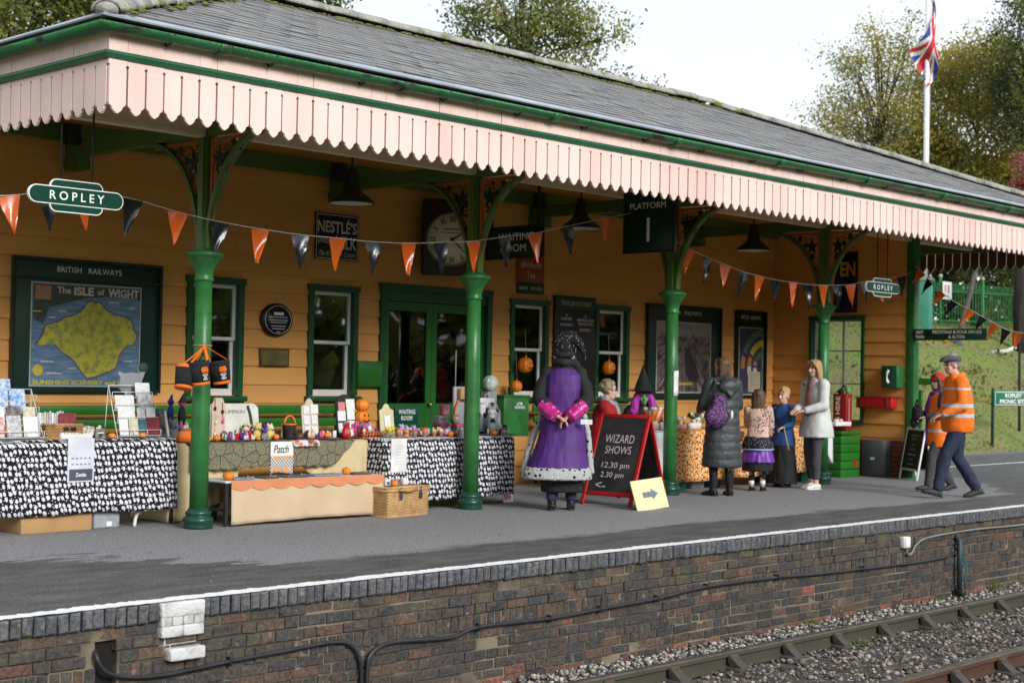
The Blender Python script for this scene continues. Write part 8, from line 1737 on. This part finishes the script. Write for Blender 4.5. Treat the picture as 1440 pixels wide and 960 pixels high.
wear('scarf', MB().tube(smooth_path([(-.09*s,.0,1.47*s),(0,.085*s,1.45*s),(.09*s,.0,1.47*s),(0,-.07*s,1.49*s),(-.09*s,0,1.47*s)],5),.045*s,10).tube(smooth_path([(.02,.10*s,1.44*s),(.04,.15*s,1.3*s),(.03,.19*s,1.15*s)],4),.035*s,9), cloth('purple_scarf', (0.12,0.03,0.20), .8), t, .012, 4, .006, 14)
trousers(t, J, CHAR, 1.0, 1.0, 8); shoes(t, J, cloth('dark_grey_shoe', (0.045,0.045,0.048), .6)); hair(t, J, BROWN, 'bob', 9)
bn = MB(); M = Matrix.Translation(J['head']) @ Matrix.Rotation(J['hyaw'],4,'Z'); bn.ball((0,-.02*s,.062*s),(.095*s,.108*s,.088*s),20,12,M); bn.lathe([(.092*s,.018*s),(.106*s,.02*s),(.107*s,.055*s),(.095*s,.06*s)],n=28,M=M@Matrix.Translation((0,-.012*s,0))); wear('woolly_hat', bn, cloth('red_wool', (0.55,0.025,0.020), .95, (0.45,0.02,0.016), 40, .5, 90), t, .010, 3, .003, 30)
wear('sunglasses', MB().ball((-.034*s,.080*s,.012*s),(.026*s,.012*s,.020*s),12,8,M).ball((.034*s,.080*s,.012*s),(.026*s,.012*s,.020*s),12,8,M).tube([(.06*s,.076*s,.014*s),(.086*s,0,.01*s)],.004,6,M).tube([(-.06*s,.076*s,.014*s),(-.086*s,0,.01*s)],.004,6,M).tube([(-.01*s,.09*s,.015*s),(.01*s,.09*s,.015*s)],.004,6,M), BLACKP, t, fused=False)
b0 = thing('black_bag', 'small furry black bag hugged by the woman in the red hat', 'bag', (17.83,9.78,.90), face_dir(None,(-.80,.60))); mb = MB(); mb.ball((0,0,.09),(.085,.07,.13),16,12); mb.ball((.02,.03,-.02),(.06,.05,.07),12,9); me = fuse(mb,.011,4,.012,30); me.materials.clear(); me.materials.append(cloth('black_fur',(0.012,0.010,0.009),.9)); o = bpy.data.objects.new('pouch', me); COL.objects.link(o); o.parent = b0; MB().tube(smooth_path([(-.06,0,.18),(0,.0,.28),(.06,0,.18)],4),.010,6).build('strap', BLK, b0)
# ---- seated stallholder and witch -----------------------------------------------------
def chair(label, loc, rz):
    t = thing('folding_chair', label, 'chair', loc, rz); CH = mat('chair_grey', (0.30,0.31,0.34), .6)
    MB().cbox((0,0,.44),(.42,.42,.035),.01).build('seat', CH, t); MB().cbox((0,-.21,.74),(.42,.03,.26),.012).build('backrest', CH, t)
    for x_ in (-.19,.19): MB().tube([(x_,-.21,.0),(x_,-.21,.87)],.012,8).build('leg', IRON, t); MB().tube([(x_,.18,.0),(x_,.18,.43)],.012,8).build('leg', IRON, t)
SIT = dict(hipL=(-.09,-.02,.53), hipR=(.09,-.02,.53), knL=(-.10,.40,.52), knR=(.10,.40,.52), anL=(-.10,.42,.09), anR=(.10,.42,.09), shL=(-.175,.0,1.03), shR=(.175,.0,1.03), neck=(0,.0,1.07), head=(0,.04,1.22), elL=(-.24,.08,.80), elR=(.24,.08,.80), wrL=(-.12,.30,.80), wrR=(.12,.30,.80))
hd = (.62,-.78); chair('grey folding chair of the red coated stallholder', (14.10,11.92,0), face_dir(None,hd))
t = person('stallholder with short fair hair and glasses in red coat, seated left of the witch', (14.12,11.92,.03), hd); J = joints(1.72, **SIT, hyaw=.12, hpitch=-.08)
build_body(t, J, SKINP); s = J['s']
jacket(t, J, cloth('red_wool_coat', (0.36,0.012,0.022), .85, (0.30,0.010,0.018), 5), rings=[(0,-.02,.48,.24,.19),(0,-.02,.62,.235,.185),(0,-.01,.80,.225,.17),(0,0,.95,.22,.15),(0,0,1.02,.17,.115),(0,0,1.06,.10,.085)], sl=1.22, name='coat', seed=17, wr=.009)
trousers(t, J, NAVY, 1.0, .95); shoes(t, J, SHOEB); hair(t, J, GREYB, 'curly', 6)
wear('scarf', MB().tube(smooth_path([(-.10,.02,1.07),(0,.11,1.03),(.10,.02,1.07),(0,-.06,1.10),(-.10,.02,1.07)],5),.042,10).loft([(0,.165,.68,.07,.03),(0,.165,.85,.075,.035),(0,.13,1.0,.07,.04)],14), cloth('grey_scarf', (0.36,0.37,0.40), .85, (0.15,0.17,0.20), 35), t, .012, 4, .008, 14)
M = Matrix.Translation(J['head']) @ Matrix.Rotation(J['hyaw'],4,'Z') @ Matrix.Rotation(J['hpitch'],4,'X'); wear('glasses', MB().tube([(.012,.10,.012),(.058,.088,.012)],.003,6,M).tube([(-.012,.10,.012),(-.058,.088,.012)],.003,6,M).tube([(.06,.086,.014),(.082,0,.01)],.003,6,M), IRON, t, fused=False)
hd = (-.62,-.78); chair('folding chair holding the witch figure', (15.37,12.36,0), face_dir(None,hd))
t = thing('witch_figure', 'seated witch dummy with green face, purple hair and tall black hat', 'figure', (15.35,12.34,.03), face_dir(None,hd)); J = joints(1.60, **SIT, hpitch=-.1)
GRN = cloth('witch_green', (0.16,0.34,0.14), .6, (0.12,0.26,0.10), 12); build_body(t, J, GRN); s = J['s']
jacket(t, J, BLK, rings=[(0,-.02,.44,.24,.19),(0,-.01,.72,.225,.17),(0,0,.88,.21,.145),(0,0,.93,.17,.11),(0,0,.97,.10,.085)], sl=1.25, name='gown', seed=19); trousers(t, J, BLK); shoes(t, J, SHOEB)
hr = MB(); hc = J['head']; hr.ball(hc+V3(0,-.03,.03),(.10,.10,.10),18,12)
for sd in (-1,1): hr.tube([hc+V3(sd*.06,.02,.07), hc+V3(sd*.11,.02,-.05), hc+V3(sd*.13,.03,-.20), hc+V3(sd*.10,.04,-.30)],[.035,.055,.065,.03],10)
hr.loft([(hc.x,hc.y-.07,hc.z-.30,.10,.03),(hc.x,hc.y-.07,hc.z-.1,.12,.05),(hc.x,hc.y-.05,hc.z+.05,.10,.07)],16)
wear('hair', hr, hairm('witch_purple_hair', (0.42,0.03,0.36), .6, (0.30,0.02,0.30), 25), t, .010, 3, .010, 45, 2, (1,1,.2))
wear('hat', MB().lathe([(.20,.075),(.21,.08),(.19,.088),(.112,.095),(.095,.16),(.06,.25),(.03,.34),(.006,.42)],n=30,c=(hc.x,hc.y-.02,hc.z)).lathe([(.20,.075),(.10,.07)],n=30,c=(hc.x,hc.y-.02,hc.z),cap=False), BLK, t, fused=False)
bpy.data.scenes.remove(_tmp)
# ================================================================== background: trees, bank, fence, flag
def leaf_mat(name, c1, c2, tr=0.4):
    mt, nt, b = node_mat(name, .6, .25); oi = nt.nodes.new('ShaderNodeNewGeometry'); P = oi.outputs['Position']
    c = mixc(nt, oi.outputs['Random Per Island'], c1, c2); c = mixc(nt, math_(nt, 'MULTIPLY', noise_of(nt, P, .9, 3, .4, .65), .55), c, tuple(v*.75 for v in c1))
    nt.links.new(c, b.inputs['Base Color'])
    tl = nt.nodes.new('ShaderNodeBsdfTranslucent'); nt.links.new(c, tl.inputs['Color']); mx = nt.nodes.new('ShaderNodeMixShader'); mx.inputs[0].default_value = tr
    nt.links.new(b.outputs[0], mx.inputs[1]); nt.links.new(tl.outputs[0], mx.inputs[2]); nt.links.new(mx.outputs[0], nt.nodes['Material Output'].inputs['Surface']); return mt
BARK = mat('bark', (0.022,0.018,0.015), .95, (0.035,0.03,0.024), 6, bump=.6, bscale=25, stretch=(1,1,.3))
GBARK = mat('grey_bark', (0.075,0.07,0.064), .95, (0.12,0.112,0.10), 6, bump=.5, bscale=25)
L_DARK = leaf_mat('leaf_dark_green', (0.065,0.105,0.030), (0.105,0.150,0.045)); L_MID = leaf_mat('leaf_olive', (0.165,0.20,0.052), (0.24,0.26,0.08)); L_YEL = leaf_mat('leaf_yellow_green', (0.34,0.325,0.09), (0.43,0.39,0.12)); L_GOLD = leaf_mat('leaf_gold', (0.48,0.37,0.07), (0.55,0.42,0.10)); L_RED = leaf_mat('leaf_red', (0.34,0.10,0.09), (0.42,0.16,0.13)); L_PINE = leaf_mat('leaf_pine', (0.020,0.038,0.018), (0.034,0.052,0.024))
def leaf_mesh(name, cents, per, spread, size, mats, rg, droop=0.0):
    n = len(cents)*per; c = np.repeat(np.array(cents), per, 0)+rg.normal(size=(n,3))*np.array(spread)
    a = rg.normal(size=(n,3)); a /= np.linalg.norm(a,axis=1)[:,None]; b = rg.normal(size=(n,3)); b[:,2] -= droop; b -= (b*a).sum(1)[:,None]*a; b /= np.linalg.norm(b,axis=1)[:,None]+1e-9
    s = rg.uniform(size[0],size[1],n)[:,None]; a = a*s*.5; b = b*s*.9
    V = np.stack([c-b, c-a*.9, c+b, c+a*.9],1).reshape(-1,3); f = np.arange(n*4).reshape(-1,4)
    me = bpy.data.meshes.new(name); me.vertices.add(len(V)); me.vertices.foreach_set('co', V.ravel()); me.loops.add(f.size); me.loops.foreach_set('vertex_index', f.ravel()); me.polygons.add(n); me.polygons.foreach_set('loop_start', np.arange(n)*4)
    me.polygons.foreach_set('material_index', np.repeat(rg.integers(0,len(mats),len(cents)),per)); me.update(calc_edges=True)
    for m_ in mats: me.materials.append(m_)
    return me
def tree(name, label, base, cen, rad, ncl, per, spread, size, mats, seed, trunk=.11, bark=BARK, shell=.45, limbs=16, sprays=()):
    rg = np.random.default_rng(seed); t = thing(name, label, 'tree', base); B = Vector(base); C = Vector(cen)-B
    d = rg.normal(size=(ncl,3)); d /= np.linalg.norm(d,axis=1)[:,None]; r = rg.uniform(shell,1,ncl)**.6
    lump = np.array([1+.38*noise.noise(Vector(tuple(q*1.9+seed))) for q in d])
    cs = np.array(C)+d*(r*lump)[:,None]*np.array(rad)
    ex = []
    for p0, p1, k in sprays:
        p0, p1 = Vector(p0)-B, Vector(p1)-B
        for i in range(k): q = p0.lerp(p1, (i+.5)/k); ex.append(tuple(q+Vector(rg.normal(size=3)*.12)))
    if ex: cs = np.concatenate([cs, np.array(ex)])
    me = leaf_mesh('crown', cs, per, spread, size, mats, rg); o = bpy.data.objects.new('crown', me); COL.objects.link(o); o.parent = t
    mb = MB(); top = C+V3(0,0,rad[2]*.35); mb.tube(smooth_path([V3(0,0,-.3), V3(rg.normal()*.1,rg.normal()*.1,C.z*.35), C.lerp(V3(0,0,0),.35), C, top],3), list(np.linspace(trunk,trunk*.25,13)), 9)
    for i in rg.choice(len(cs), min(limbs, len(cs)), replace=False):
        e = Vector(cs[i]); st = V3(0,0,0).lerp(top, rg.uniform(.45,.85)); st = Vector((C.x*st.z/max(C.z,.1)*.9, C.y*st.z/max(C.z,.1)*.9, st.z)) if C.z else st
        md = st.lerp(e,.5)+V3(0,0,.15); mb.tube(smooth_path([st,md,e],3), list(np.linspace(trunk*.32,trunk*.06,7)), 6)
    for p0, p1, k in sprays: mb.tube([C.lerp(Vector(p0)-B,.2), Vector(p0)-B, Vector(p1)-B],[trunk*.3,trunk*.2,trunk*.05],6)
    mb.build('trunk', bark, t, fixn=False); return t
def rp(px, py, d): return CAM+ray_at(px, py)*d
def gb(p): return (p.x, p.y, ground_h(p.x, p.y)-.05)
c = rp(30,-10,34); tree('broadleaf_tree', 'tall dark green tree behind the left corner of the roof', gb(c), c, (2.9,2.6,3.0), 300, 126, (.28,.28,.22), (0.050,0.106), [L_DARK,L_DARK,L_MID,L_YEL], 1)
c = rp(190,-75,36); tree('broadleaf_tree', 'yellow green tree above the hip of the roof', gb(c), c, (2.3,2.2,2.3), 230, 117, (.28,.28,.22), (0.050,0.099), [L_DARK,L_MID,L_YEL], 2)
c = rp(400,-52,35); tree('broadleaf_tree', 'tree whose lowest leaves show at the top edge above the ridge', gb(c), c, (1.7,1.6,1.25), 130, 99, (.22,.22,.18), (0.050,0.092), [L_DARK,L_MID], 3)
c = rp(735,20,37); tree('broadleaf_tree', 'open olive green tree rising behind the middle of the roof', gb(c), c, (1.75,1.7,1.9), 125, 92, (.24,.24,.17), (0.037,0.079), [L_MID,L_MID,L_DARK,L_YEL], 4, .13, shell=.2, limbs=40, sprays=((rp(790,70,37),rp(885,46,37),7),(rp(800,100,37),rp(915,124,37),8),(rp(700,40,37),rp(655,45,37),5),(rp(690,80,37),rp(650,90,37),4),(rp(770,30,37),rp(850,75,37),6)))
c = rp(1240,165,47.5); tree('birch_tree', 'thin half bare tree with yellowing leaves left of the flagpole', gb(c), c, (2.2,2.2,2.9), 150, 84, (.26,.26,.24), (0.037,0.079), [L_YEL,L_MID,L_GOLD], 5, .13, GBARK, .15, 60, sprays=((rp(1200,180,46),rp(1135,160,46),8),(rp(1210,110,46),rp(1165,75,46),7),(rp(1240,90,46),rp(1225,25,46),7),(rp(1270,90,46),rp(1285,20,46),7),(rp(1190,220,46),rp(1150,200,46),5)))
c = rp(1375,175,48.5); tree('golden_tree', 'dense golden autumn tree behind the flagpole', gb(c), c, (2.5,2.6,2.9), 300, 112, (.30,.30,.24), (0.050,0.099), [L_GOLD,L_GOLD,L_YEL,L_MID], 6)
c = rp(1300,265,49); tree('golden_tree', 'lower golden bush tree beneath the flag behind the ridge', gb(c), c, (2.4,2.4,1.6), 230, 126, (.28,.28,.22), (0.050,0.099), [L_GOLD,L_YEL,L_MID], 7)
c = rp(1455,90,45); tree('conifer_tree', 'dark conifer at the right edge of the picture', gb(c), c, (1.3,1.4,3.4), 170, 126, (.20,.20,.24), (0.031,0.073), [L_PINE,L_DARK,L_MID], 8)
c = rp(1455,310,50); tree('broadleaf_tree', 'dark green tree under the end of the canopy at right', gb(c), c, (2.8,2.6,1.9), 200, 117, (.30,.30,.22), (0.050,0.099), [L_DARK,L_MID,L_PINE], 9)
c = rp(1438,240,34); tree('red_shrub', 'small tree with pink red leaves at the right edge', gb(c), c, (.42,.45,.6), 22, 36, (.10,.10,.08), (0.037,0.073), [L_RED], 10, .035, BARK, .2, 18)
# hedge behind the fence: reads as one mass
rg = np.random.default_rng(21); cs = np.stack([rg.uniform(36,72,700), rg.uniform(24.6,29,700), np.zeros(700)],1); cs[:,2] = [ground_h(a,b_)+h for a,b_,h in zip(cs[:,0],cs[:,1],rg.uniform(.1,3.2,700))]
me = leaf_mesh('hedge', cs, 34, (.35,.35,.25), (.10,.20), [L_DARK,L_MID,L_PINE], rg); o = bpy.data.objects.new('hedge', me); COL.objects.link(o); o['kind'] = 'stuff'; o['label'] = 'dense dark hedge growing behind the green fence'; o['category'] = 'hedge'
# wooded far side of the line, behind the viewer: mirrored in the window glass
rg = np.random.default_rng(22); n_ = 900; cs = np.stack([rg.uniform(-45,80,n_), rg.uniform(-17,-12,n_), rg.uniform(-.6,7.5,n_)],1); cs[:,2] *= np.array([.82+.35*noise.noise(Vector((x*.12,0,7))) for x in cs[:,0]])
me = leaf_mesh('woodland', cs, 22, (.9,.7,.6), (.45,.85), [L_DARK,L_MID,L_MID,L_YEL], rg); o = bpy.data.objects.new('woodland', me); COL.objects.link(o); o['kind'] = 'stuff'; o['label'] = 'belt of trees along the opposite side of the track'; o['category'] = 'woodland'
# grass tufts on the bank
rg = np.random.default_rng(23); n_ = 26000; gx_ = rg.uniform(22,52,n_); gy_ = rg.uniform(14.45,23.2,n_); hh = rg.uniform(.02,.055,n_)*(1+.9*(rg.random(n_) > .93))
b0 = np.array([ground_h(a,c_) for a,c_ in zip(gx_,gy_)]); an_ = rg.uniform(0,2*PI,n_); w_ = rg.uniform(.012,.028,n_); ln_ = rg.normal(size=(n_,2))*.05
V = np.stack([np.stack([gx_-w_*np.cos(an_),gy_-w_*np.sin(an_),b0-.02],1), np.stack([gx_+w_*np.cos(an_),gy_+w_*np.sin(an_),b0-.02],1), np.stack([gx_+ln_[:,0],gy_+ln_[:,1],b0+hh],1)],1).reshape(-1,3)
f = np.arange(n_*3); me = bpy.data.meshes.new('grass'); me.vertices.add(len(V)); me.vertices.foreach_set('co',V.ravel()); me.loops.add(len(f)); me.loops.foreach_set('vertex_index',f); me.polygons.add(n_); me.polygons.foreach_set('loop_start',np.arange(n_)*3); me.polygons.foreach_set('material_index', rg.integers(0,3,n_)); me.update(calc_edges=True)
for m_ in (leaf_mat('blade_green',(0.18,0.25,0.055),(0.24,0.30,0.08),.45), leaf_mat('blade_light',(0.24,0.285,0.09),(0.30,0.32,0.11),.45), leaf_mat('blade_dry',(0.32,0.28,0.14),(0.38,0.33,0.18),.45)): me.materials.append(m_)
o = bpy.data.objects.new('grass', me); COL.objects.link(o); o['kind'] = 'stuff'; o['label'] = 'rough grass growing over the bank'; o['category'] = 'grass'
rg = np.random.default_rng(27); n_ = 330; cx_ = rg.uniform(24,50,n_); cy_ = rg.uniform(14.7,21.5,n_); kp = np.array([noise.noise(Vector((a*.35,c_*.5,2))) > .02 for a,c_ in zip(cx_,cy_)]); cs = np.array([(a,c_,ground_h(a,c_)+.08) for a,c_ in zip(cx_[kp],cy_[kp])])
me = leaf_mesh('undergrowth', cs, 26, (.26,.22,.10), (.04,.10), [L_MID,L_YEL,leaf_mat('bramble_brown',(0.16,0.12,0.055),(0.24,0.19,0.09)),L_DARK], rg); o = bpy.data.objects.new('undergrowth', me); COL.objects.link(o); o['kind'] = 'stuff'; o['label'] = 'low brambles and weeds scattered over the grass bank'; o['category'] = 'undergrowth'
# fallen leaves on the platform and track
rg = np.random.default_rng(24); n_ = 150; cs = np.stack([rg.uniform(4.5,18,n_), rg.uniform(7.95,10.6,n_), np.full(n_,.006)],1); cs2 = np.stack([rg.uniform(8,18,170), rg.uniform(5.0,7.75,170), np.full(170,-.852)],1)
me = leaf_mesh('fallen_leaves', np.concatenate([cs,cs2]), 1, (0,0,0), (.016,.034), [mat('fallen_yellow',(0.30,0.24,0.06),.8), mat('fallen_brown',(0.16,0.09,0.04),.8), mat('fallen_pale',(0.36,0.34,0.22),.8)], rg)
co = np.empty(len(me.vertices)*3); me.vertices.foreach_get('co',co); co = co.reshape(-1,4,3); mz_ = co[:,:,2].mean(1,keepdims=True); co[:,:,2] = mz_+(co[:,:,2]-mz_)*.12; me.vertices.foreach_set('co',co.ravel()); me.update(); o = bpy.data.objects.new('fallen_leaves', me); COL.objects.link(o); o['kind'] = 'stuff'; o['label'] = 'small fallen leaves scattered over platform edge and ballast'; o['category'] = 'leaves'
# weeds by the rail
for i, (px, py, h_) in enumerate(((600+1000//1000*0+1283,850,.10),(1405,826,.14),(1425,818,.12),(1215,904,.06),(1142,875,.06),(1320,842,.08))):
    p = CAM+ray_at(px,py)*((-.86-CAM.z)/ray_at(px,py).z); t = thing('weed', ['low weeds between rail and wall left of the drain pipe','tall weed clump right of the drain pipe','weed clump at the far right by the wall','tiny green weed on the near side of the rail','small yellow green weed at the foot of the wall','thin weeds beside the drain pipe shoe'][i], 'weed', tuple(p)); m_ = MB()
    for k in range(46):
        a = random.uniform(0,2*PI); r_ = random.uniform(0,.17); q = V3(r_*1.6*math.cos(a),r_*math.sin(a)*.7,0); tip = q+V3(random.gauss(0,.035),random.gauss(0,.035),h_*random.uniform(.35,1)); sd = V3(math.sin(a),-math.cos(a),0)*.006; m_.add([q-sd,q+sd,tip],[(0,1,2)])
    m_.build('blades', leaf_mat('weed_green_%d' % i,(0.12,0.20,0.05),(0.20,0.27,0.08)), t, fixn=False)['kind'] = 'stuff'
# flagpole and flag
p = rp(1302,230,43.4); gbz = ground_h(p.x,p.y); t = thing('flagpole', 'tall white flagpole behind the right part of the roof', 'flagpole', (p.x,p.y,gbz)); top = 13.4-gbz
MB().lathe([(.082,-.3),(.078,3),(.068,top)],n=14).build('pole', mat('flagpole_white',(0.78,0.79,0.80),.4), t); MB().ball((0,0,top+.05),.08,12,8).build('finial', mat('finial_gold',(0.5,0.4,0.15),.3), t); MB().tube([(.09,-.05,1.2),(.08,-.05,top-.1)],.008,5).build('halyard', CORD, t)
tf = thing('union_flag', 'red white and blue Union flag drooping from the white flagpole', 'flag', (p.x,p.y,9.72)); tf.scale = (1.0,1.0,1.1); m_ = MB(); NU, NV = 56, 36
Rv, Fv = V3(_R.x,_R.y,0).normalized(), V3(_F.x,_F.y,0).normalized()
def flag_pt(u, v):
    # u along the fly, v down the hoist; the cloth hangs in soft folds beside the pole
    side = .08+.62*math.sin(u*2.7)*(.35+.65*v)-.80*u*u*(1.1-.4*v); dep = .16*math.sin(u*7+v*2.2)+.05*math.sin(u*15+v*3); z_ = 2.60-1.05*v-1.5*u**1.15+.10*math.sin(u*6+v)
    q = Rv*(side*.6+.10*math.sin(v*3.1+u*5))+Fv*(-.12+dep); return (q.x, q.y, z_)
m_.grid(flag_pt, NU, NV)
def uj(u, v):
    x, y = (u-.5)*2, (v-.5); 
    if abs(y) < .10 or abs(x) < .10: return 0
    if abs(y) < .165 or abs(x) < .165: return 1
    for sg in (1,-1):
        d_ = (y*2-sg*x)/math.sqrt(5); 
        if abs(d_) < .045: return 0
        if abs(d_) < .13: return 1
    return 2
m_.mi = [uj((i+.5)/NU,(j+.5)/NV) for j in range(NV) for i in range(NU)]
m_.build('cloth', [cloth('flag_red',(0.55,0.025,0.04),.7), cloth('flag_white',(0.75,0.75,0.76),.7), cloth('flag_blue',(0.025,0.05,0.30),.7)], tf, fixn=False)
# green railings on top of the bank
t = thing('railing_fence', 'bright green bow topped railing fence along the top of the bank', 'fence', (46,22.4,3.5)); FG = mat('fence_green', (0.020,0.21,0.055), .45, (0.018,0.17,0.045), 3)
fx = np.arange(39.5,64,.19); bm_ = MB(); bm_.tube(smooth_path([(0,0,.05),(0,0,1.22),(.045,0,1.30),(.09,0,1.22),(.09,0,1.08)],3),.013,5); BMm = bm_.mesh('railing_bar', FG)
for x_ in fx: o = bpy.data.objects.new('railing_bar', BMm); COL.objects.link(o); o.parent = t; o.location = V3(x_,22.4,ground_h(x_,22.4))-V3(46,22.4,3.5)
for i in range(9):
    xa = 39.4+2.75*i; za = ground_h(xa,22.4); MB().cbox((xa,22.4,za+.72),(.075,.075,1.55),.01).build('post', FG, t, True); MB().ball((xa,22.4,za+1.54),(.06,.06,.06),10,7).build('finial', mat('finial_cream',(0.6,0.55,0.4),.5), t, True)
    xb = xa+2.75; zb = ground_h(xb,22.4)
    for h_ in (.18,1.08): MB().tube([(xa,22.4,za+h_),(xb,22.4,zb+h_)],.020,5).build('rail', FG, t, True)
p = at(1336,409,22.2); t = thing('fence_notice', 'white notice board fixed to the green railings', 'notice', (p.x,22.3,p.z-.25)); MB().cbox((0,0,.26),(.56,.02,.54),.006).build('board', WP, t)
for i,(x_,z_,w_,h_,c_) in enumerate(((-.12,.32,.10,.22,PKP),(.08,.30,.12,.26,mat('notice_grey',(0.3,0.3,0.3),.7)),(.0,.10,.30,.05,SWG))): MB().box((x_,-.013,z_),(w_,.004,h_)).build('print', c_, t)
p = rp(1300,443,42.3); z_ = ground_h(p.x,p.y); t = thing('green_hut', 'narrow teal green cabin on the bank left of the railings', 'hut', (p.x,p.y,z_), .3)
for i in range(6): MB().cbox((-.20+.08*i,0,.72),(.076,.36,1.40),.008).build('plank', mat('teal_paint',(0.055,0.26,0.17),.6,(0.045,0.22,0.15),3), t)
MB().prism([(-.27,1.42),(.27,1.42),(.2,1.50),(-.2,1.50)],-.22,.22).build('roof', mat('teal_roof',(0.16,0.20,0.15),.7), t)
p = rp(1347,443,42); q = rp(1372,380,42); t = thing('leaning_trunk', 'pale grey leaning tree trunk in front of the railings', 'tree', (p.x,p.y,ground_h(p.x,p.y))); w0_ = Vector(t['_w']); m_ = MB(); m_.tube(smooth_path([V3(0,0,-.1),V3(.06,-.04,.35),(q-w0_)*.75+V3(0,0,0),q-w0_,(q-w0_)+V3(.25,-.3,.9)],4),list(np.linspace(.095,.05,17)),9); m_.tube([(q-w0_),(q-w0_)+V3(.3,-.42,.28)],[.05,.03],7); m_.ball((0,0,.0),(.17,.15,.12),12,8); m_.build('trunk', GBARK, t, fixn=False); 
rg = np.random.default_rng(31); me = leaf_mesh('crown', [tuple((q-w0_)+V3(*(rg.normal(size=3)*.5))+V3(.2,-.2,1.5)) for _ in range(30)], 40, (.25,.25,.2), (.07,.13), [L_MID,L_YEL], rg); o = bpy.data.objects.new('crown', me); COL.objects.link(o); o.parent = t
p = rp(1434,443,44); t = thing('dark_trunk', 'thick dark tree trunk at the right end of the railings', 'tree', (p.x,p.y,ground_h(p.x,p.y))); MB().tube([(0,0,-.2),(.02,0,1.4),(.0,0,3.4)],[.20,.18,.15],12).build('trunk', BARK, t)
for i,(px,lb) in enumerate(((1301,'orange pumpkin on the grass by the teal hut'),(1309,'second orange pumpkin on the grass by the teal hut'),(1328,'squat orange pumpkin on the bank left of the grey trunk'))):
    p = rp(px,446,41.5); pumpkin(lb,(p.x,p.y,ground_h(p.x,p.y)-.01),.085 if i < 2 else .12,'bank_pumpkin','pumpkins on the bank',.8)
p = rp(1408,437,42.5); t = thing('birch_log', 'pale birch log lying on the bank', 'log', (p.x,p.y,ground_h(p.x,p.y)+.05)); MB().tube([(-.25,.2,0),(.1,-.1,.05),(.3,-.3,.18)],[.06,.07,.05],9).build('log', mat('birch_white',(0.6,0.6,0.57),.8), t)
# picnic site sign
p0, p1 = at(1398,549,14.6), at(1398,571,14.6); t = thing('picnic_sign', 'green ROPLEY PICNIC SITE sign on posts at the right edge', 'sign', (p0.x+.7,14.6,ground_h(p0.x+.7,14.6)))
zc = (p0.z+p1.z)/2; hh_ = p0.z-p1.z; MB().cbox((p0.x+.85,14.6,zc),(1.75,.04,hh_),.006).build('board', mat('picnic_green',(0.012,0.16,0.075),.35), t, True)
f_ = MB(); [f_.box2(a,b_) for a,b_ in (((p0.x+.01,14.575,zc+hh_/2-.035),(p0.x+1.69,14.579,zc+hh_/2-.022)),((p0.x+.01,14.575,zc-hh_/2+.022),(p0.x+1.69,14.579,zc-hh_/2+.035)),((p0.x+.01,14.5752,zc-hh_/2+.035),(p0.x+.023,14.579,zc+hh_/2-.035)),((p0.x+1.677,14.5752,zc-hh_/2+.035),(p0.x+1.69,14.579,zc+hh_/2-.035)))]; f_.build('border', LETTER, t, True)
lettering('ROPLEY', t, (p0.x+.85,14.577,zc+hh_*.19), .78, hh_*.26, LETTER, bold=.03); lettering('PICNIC SITE', t, (p0.x+.85,14.577,zc-hh_*.19), 1.25, hh_*.26, LETTER, bold=.03)
for x_ in (p0.x+.03,p0.x+1.6): MB().cbox((x_,14.64,(zc+ground_h(x_,14.64))/2-.15),(.06,.05,zc+.6),.006).build('post', DGREEN, t, True)
# small gate beyond the end post
t = thing('platform_gate', 'bright green timber gate just beyond the corner post', 'gate', (21.6,11.4,0)); BG = mat('gate_green',(0.045,0.26,0.035),.5)
pa, pb = atx(1283,536,21.6), atx(1319,536,21.6)
MB().box2((21.57,pb.y,pa.z-.05),(21.63,pa.y+.1,pa.z+.05)).build('top_rail', BG, t, True); pc, pd = atx(1283,548,21.6), atx(1296,606,21.6); MB().box2((21.575,pd.y,pd.z-.35),(21.625,pc.y+.05,pc.z)).build('panel', BG, t, True); MB().box2((21.568,pd.y+.09,pd.z-.3),(21.574,pd.y+.13,pc.z-.08)).build('yellow_strip', mat('gate_yellow',(0.6,0.5,0.12),.6), t, True); MB().box2((21.56,pb.y-.04,0),(21.64,pb.y+.03,pa.z+.1)).build('hanging_post', BG, t, True); MB().box2((21.56,pa.y+.1,0),(21.64,pa.y+.18,pa.z+.1)).build('latch_post', BG, t, True)
bpy.data.scenes.remove(_txts)
